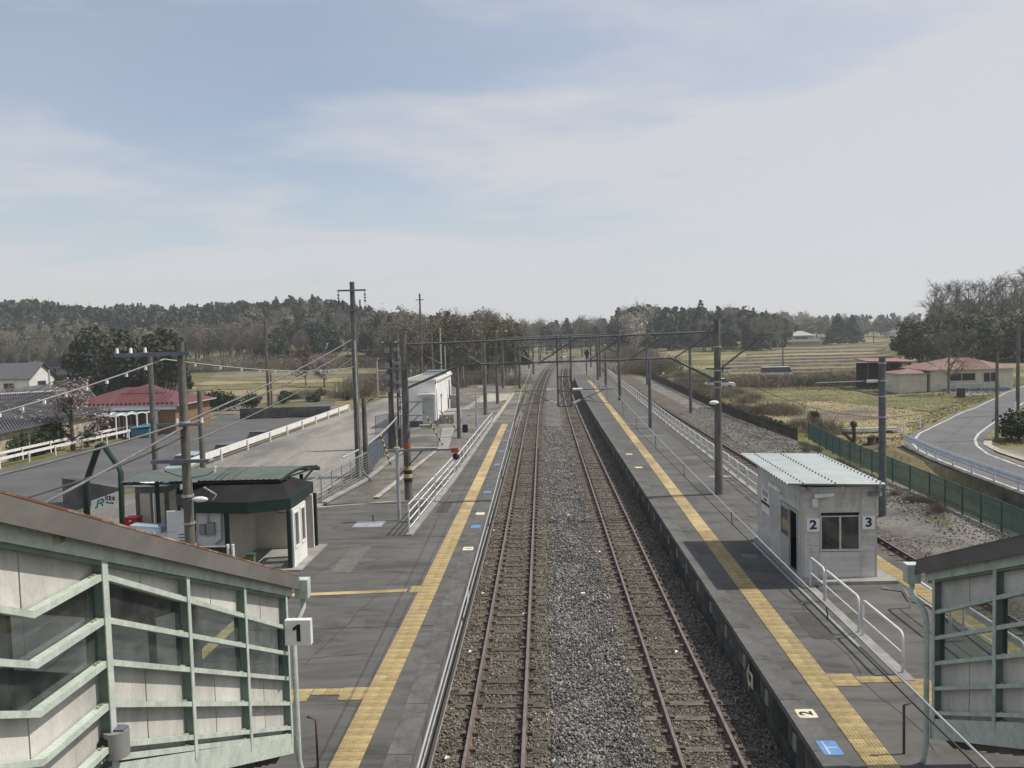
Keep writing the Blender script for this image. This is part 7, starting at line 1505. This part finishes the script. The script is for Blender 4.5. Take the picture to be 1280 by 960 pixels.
# cut branches on the bank, tufts at the platform edges
n = 420; yb_ = 30 + 32 * R.rand(n); xb_ = 14.6 + 3.2 * R.rand(n); P = np.stack([xb_, yb_, H(xb_, yb_) + 0.08], 1); an = R.rand(n) * 2 * pi; ln = 0.15 + 0.5 * R.rand(n) ** 2
o = link('cut_branches', npmesh('cut_branches', *twigs(P, P + np.stack([np.cos(an) * ln, np.sin(an) * ln, 0.06 * R.rand(n)], 1), 0.012), ['lf_pale'])); stuff(o, 'pale cut branches and twigs scattered on the gravel bank', 'branches')
def grass(label, n, m_, pick, hh):
    px_g = []
    while len(px_g) < n:
        x = 19.5 + 45 * R.rand(4000); y = 57 + 75 * R.rand(4000) ** 1.2
        rl = np.interp(y, [q[1] for q in LL], [q[0] for q in LL]); rr_ = np.interp(y, [q[1] for q in RL], [q[0] for q in RL]); ok = ((x < rl - 0.7) | (x > rr_ + 1.2)) & (x > 20) & ~((x > rr_) & (y < 57))
        nz = vn(x, y, 4.5, 1.3) + 0.7 * vn(x, y, 1.4, 2.2); ok &= pick(nz); px_g += list(zip(x[ok], y[ok]))
    q = np.array(px_g[:n]); P = np.stack([q[:, 0], q[:, 1], H(q[:, 0], q[:, 1]) - 0.02], 1); T = P + np.stack([0.10 * R.randn(n), 0.10 * R.randn(n), hh * (0.4 + 0.9 * R.rand(n))], 1)
    V, Fq_ = twigs(P, T, 0.03); return stuff(link('grass', npmesh('grass', V, Fq_, [m_])), label, 'grass')
grass('green grass tufts on the field beside the road', 25000, 'lf_grass', lambda z: z > -0.25, 0.11)
grass('straw coloured dead grass on the field beside the road', 10000, 'lf_straw', lambda z: z < 0.0, 0.12)
# the rest of the woods as one mass
if FOREST:
    Vs = []; Fs = []; Ms = []; o = 0; mats_ = []
    for k, x, y, z, h, wd in FOREST:
        i = random.randrange(3); L = get(k, i); V, F, MI = L[4]; me = L[3]; keep = np.sort(np.random.RandomState(int(x * 7 + y) % 99991).permutation(len(F))[: int(len(F) * ((0.13 if y > 370 else 0.2) if k in ('conifer', 'pine', 'evergreen', 'bamboo') else (0.3 if y > 370 else 0.45)))])
        F2 = F[keep]; s = h / L[0]; a = random.uniform(0, 6.28); gsc = 1.35
        Vk = V[F2.ravel()].reshape(-1, 4, 3); cen = Vk.mean(1, keepdims=True); Vk = cen + (Vk - cen) * (2.2 if k in ('conifer', 'pine', 'evergreen', 'bamboo') else 1.35); Vk = Vk.reshape(-1, 3)
        ca, sa = math.cos(a), math.sin(a); X2 = (Vk[:, 0] * ca - Vk[:, 1] * sa) * s * wd + x; Y2 = (Vk[:, 0] * sa + Vk[:, 1] * ca) * s * wd + y
        Vs.append(np.stack([X2, Y2, Vk[:, 2] * s + z], 1)); Fs.append(np.arange(len(Vk)).reshape(-1, 4) + o); o += len(Vk)
        names = [m_.name for m_ in me.materials]; ids = []
        for nme in names:
            if nme not in mats_: mats_.append(nme)
            ids.append(mats_.index(nme))
        Ms.append(np.array(ids)[MI[keep]])
    fo = link('forest', npmesh('forest', np.concatenate(Vs), np.concatenate(Fs), mats_, np.concatenate(Ms))); stuff(fo, 'mass of mixed dark conifers and grey bare trees covering the distant hills', 'forest')

# ------------------------------------------------------------------ air
HZ = 0.00032
hb = MB(); hb.v = []; hb.box(-900, 900, -40, 1500, -3.0, 60.0); hm = bpy.data.materials.new('air'); hm.use_nodes = True; t = hm.node_tree; t.nodes.clear()
pv = N(t, 'ShaderNodeVolumePrincipled'); pv.inputs['Color'].default_value = (0.86, 0.92, 1, 1); pv.inputs['Density'].default_value = HZ; pv.inputs['Anisotropy'].default_value = 0.2
om = N(t, 'ShaderNodeOutputMaterial'); t.links.new(pv.outputs[0], om.inputs['Volume']); MT['air'] = hm
hb.mats = ['air']; hb.mi = [0] * 6; h_ = hb.build('haze'); h_['kind'] = 'stuff'
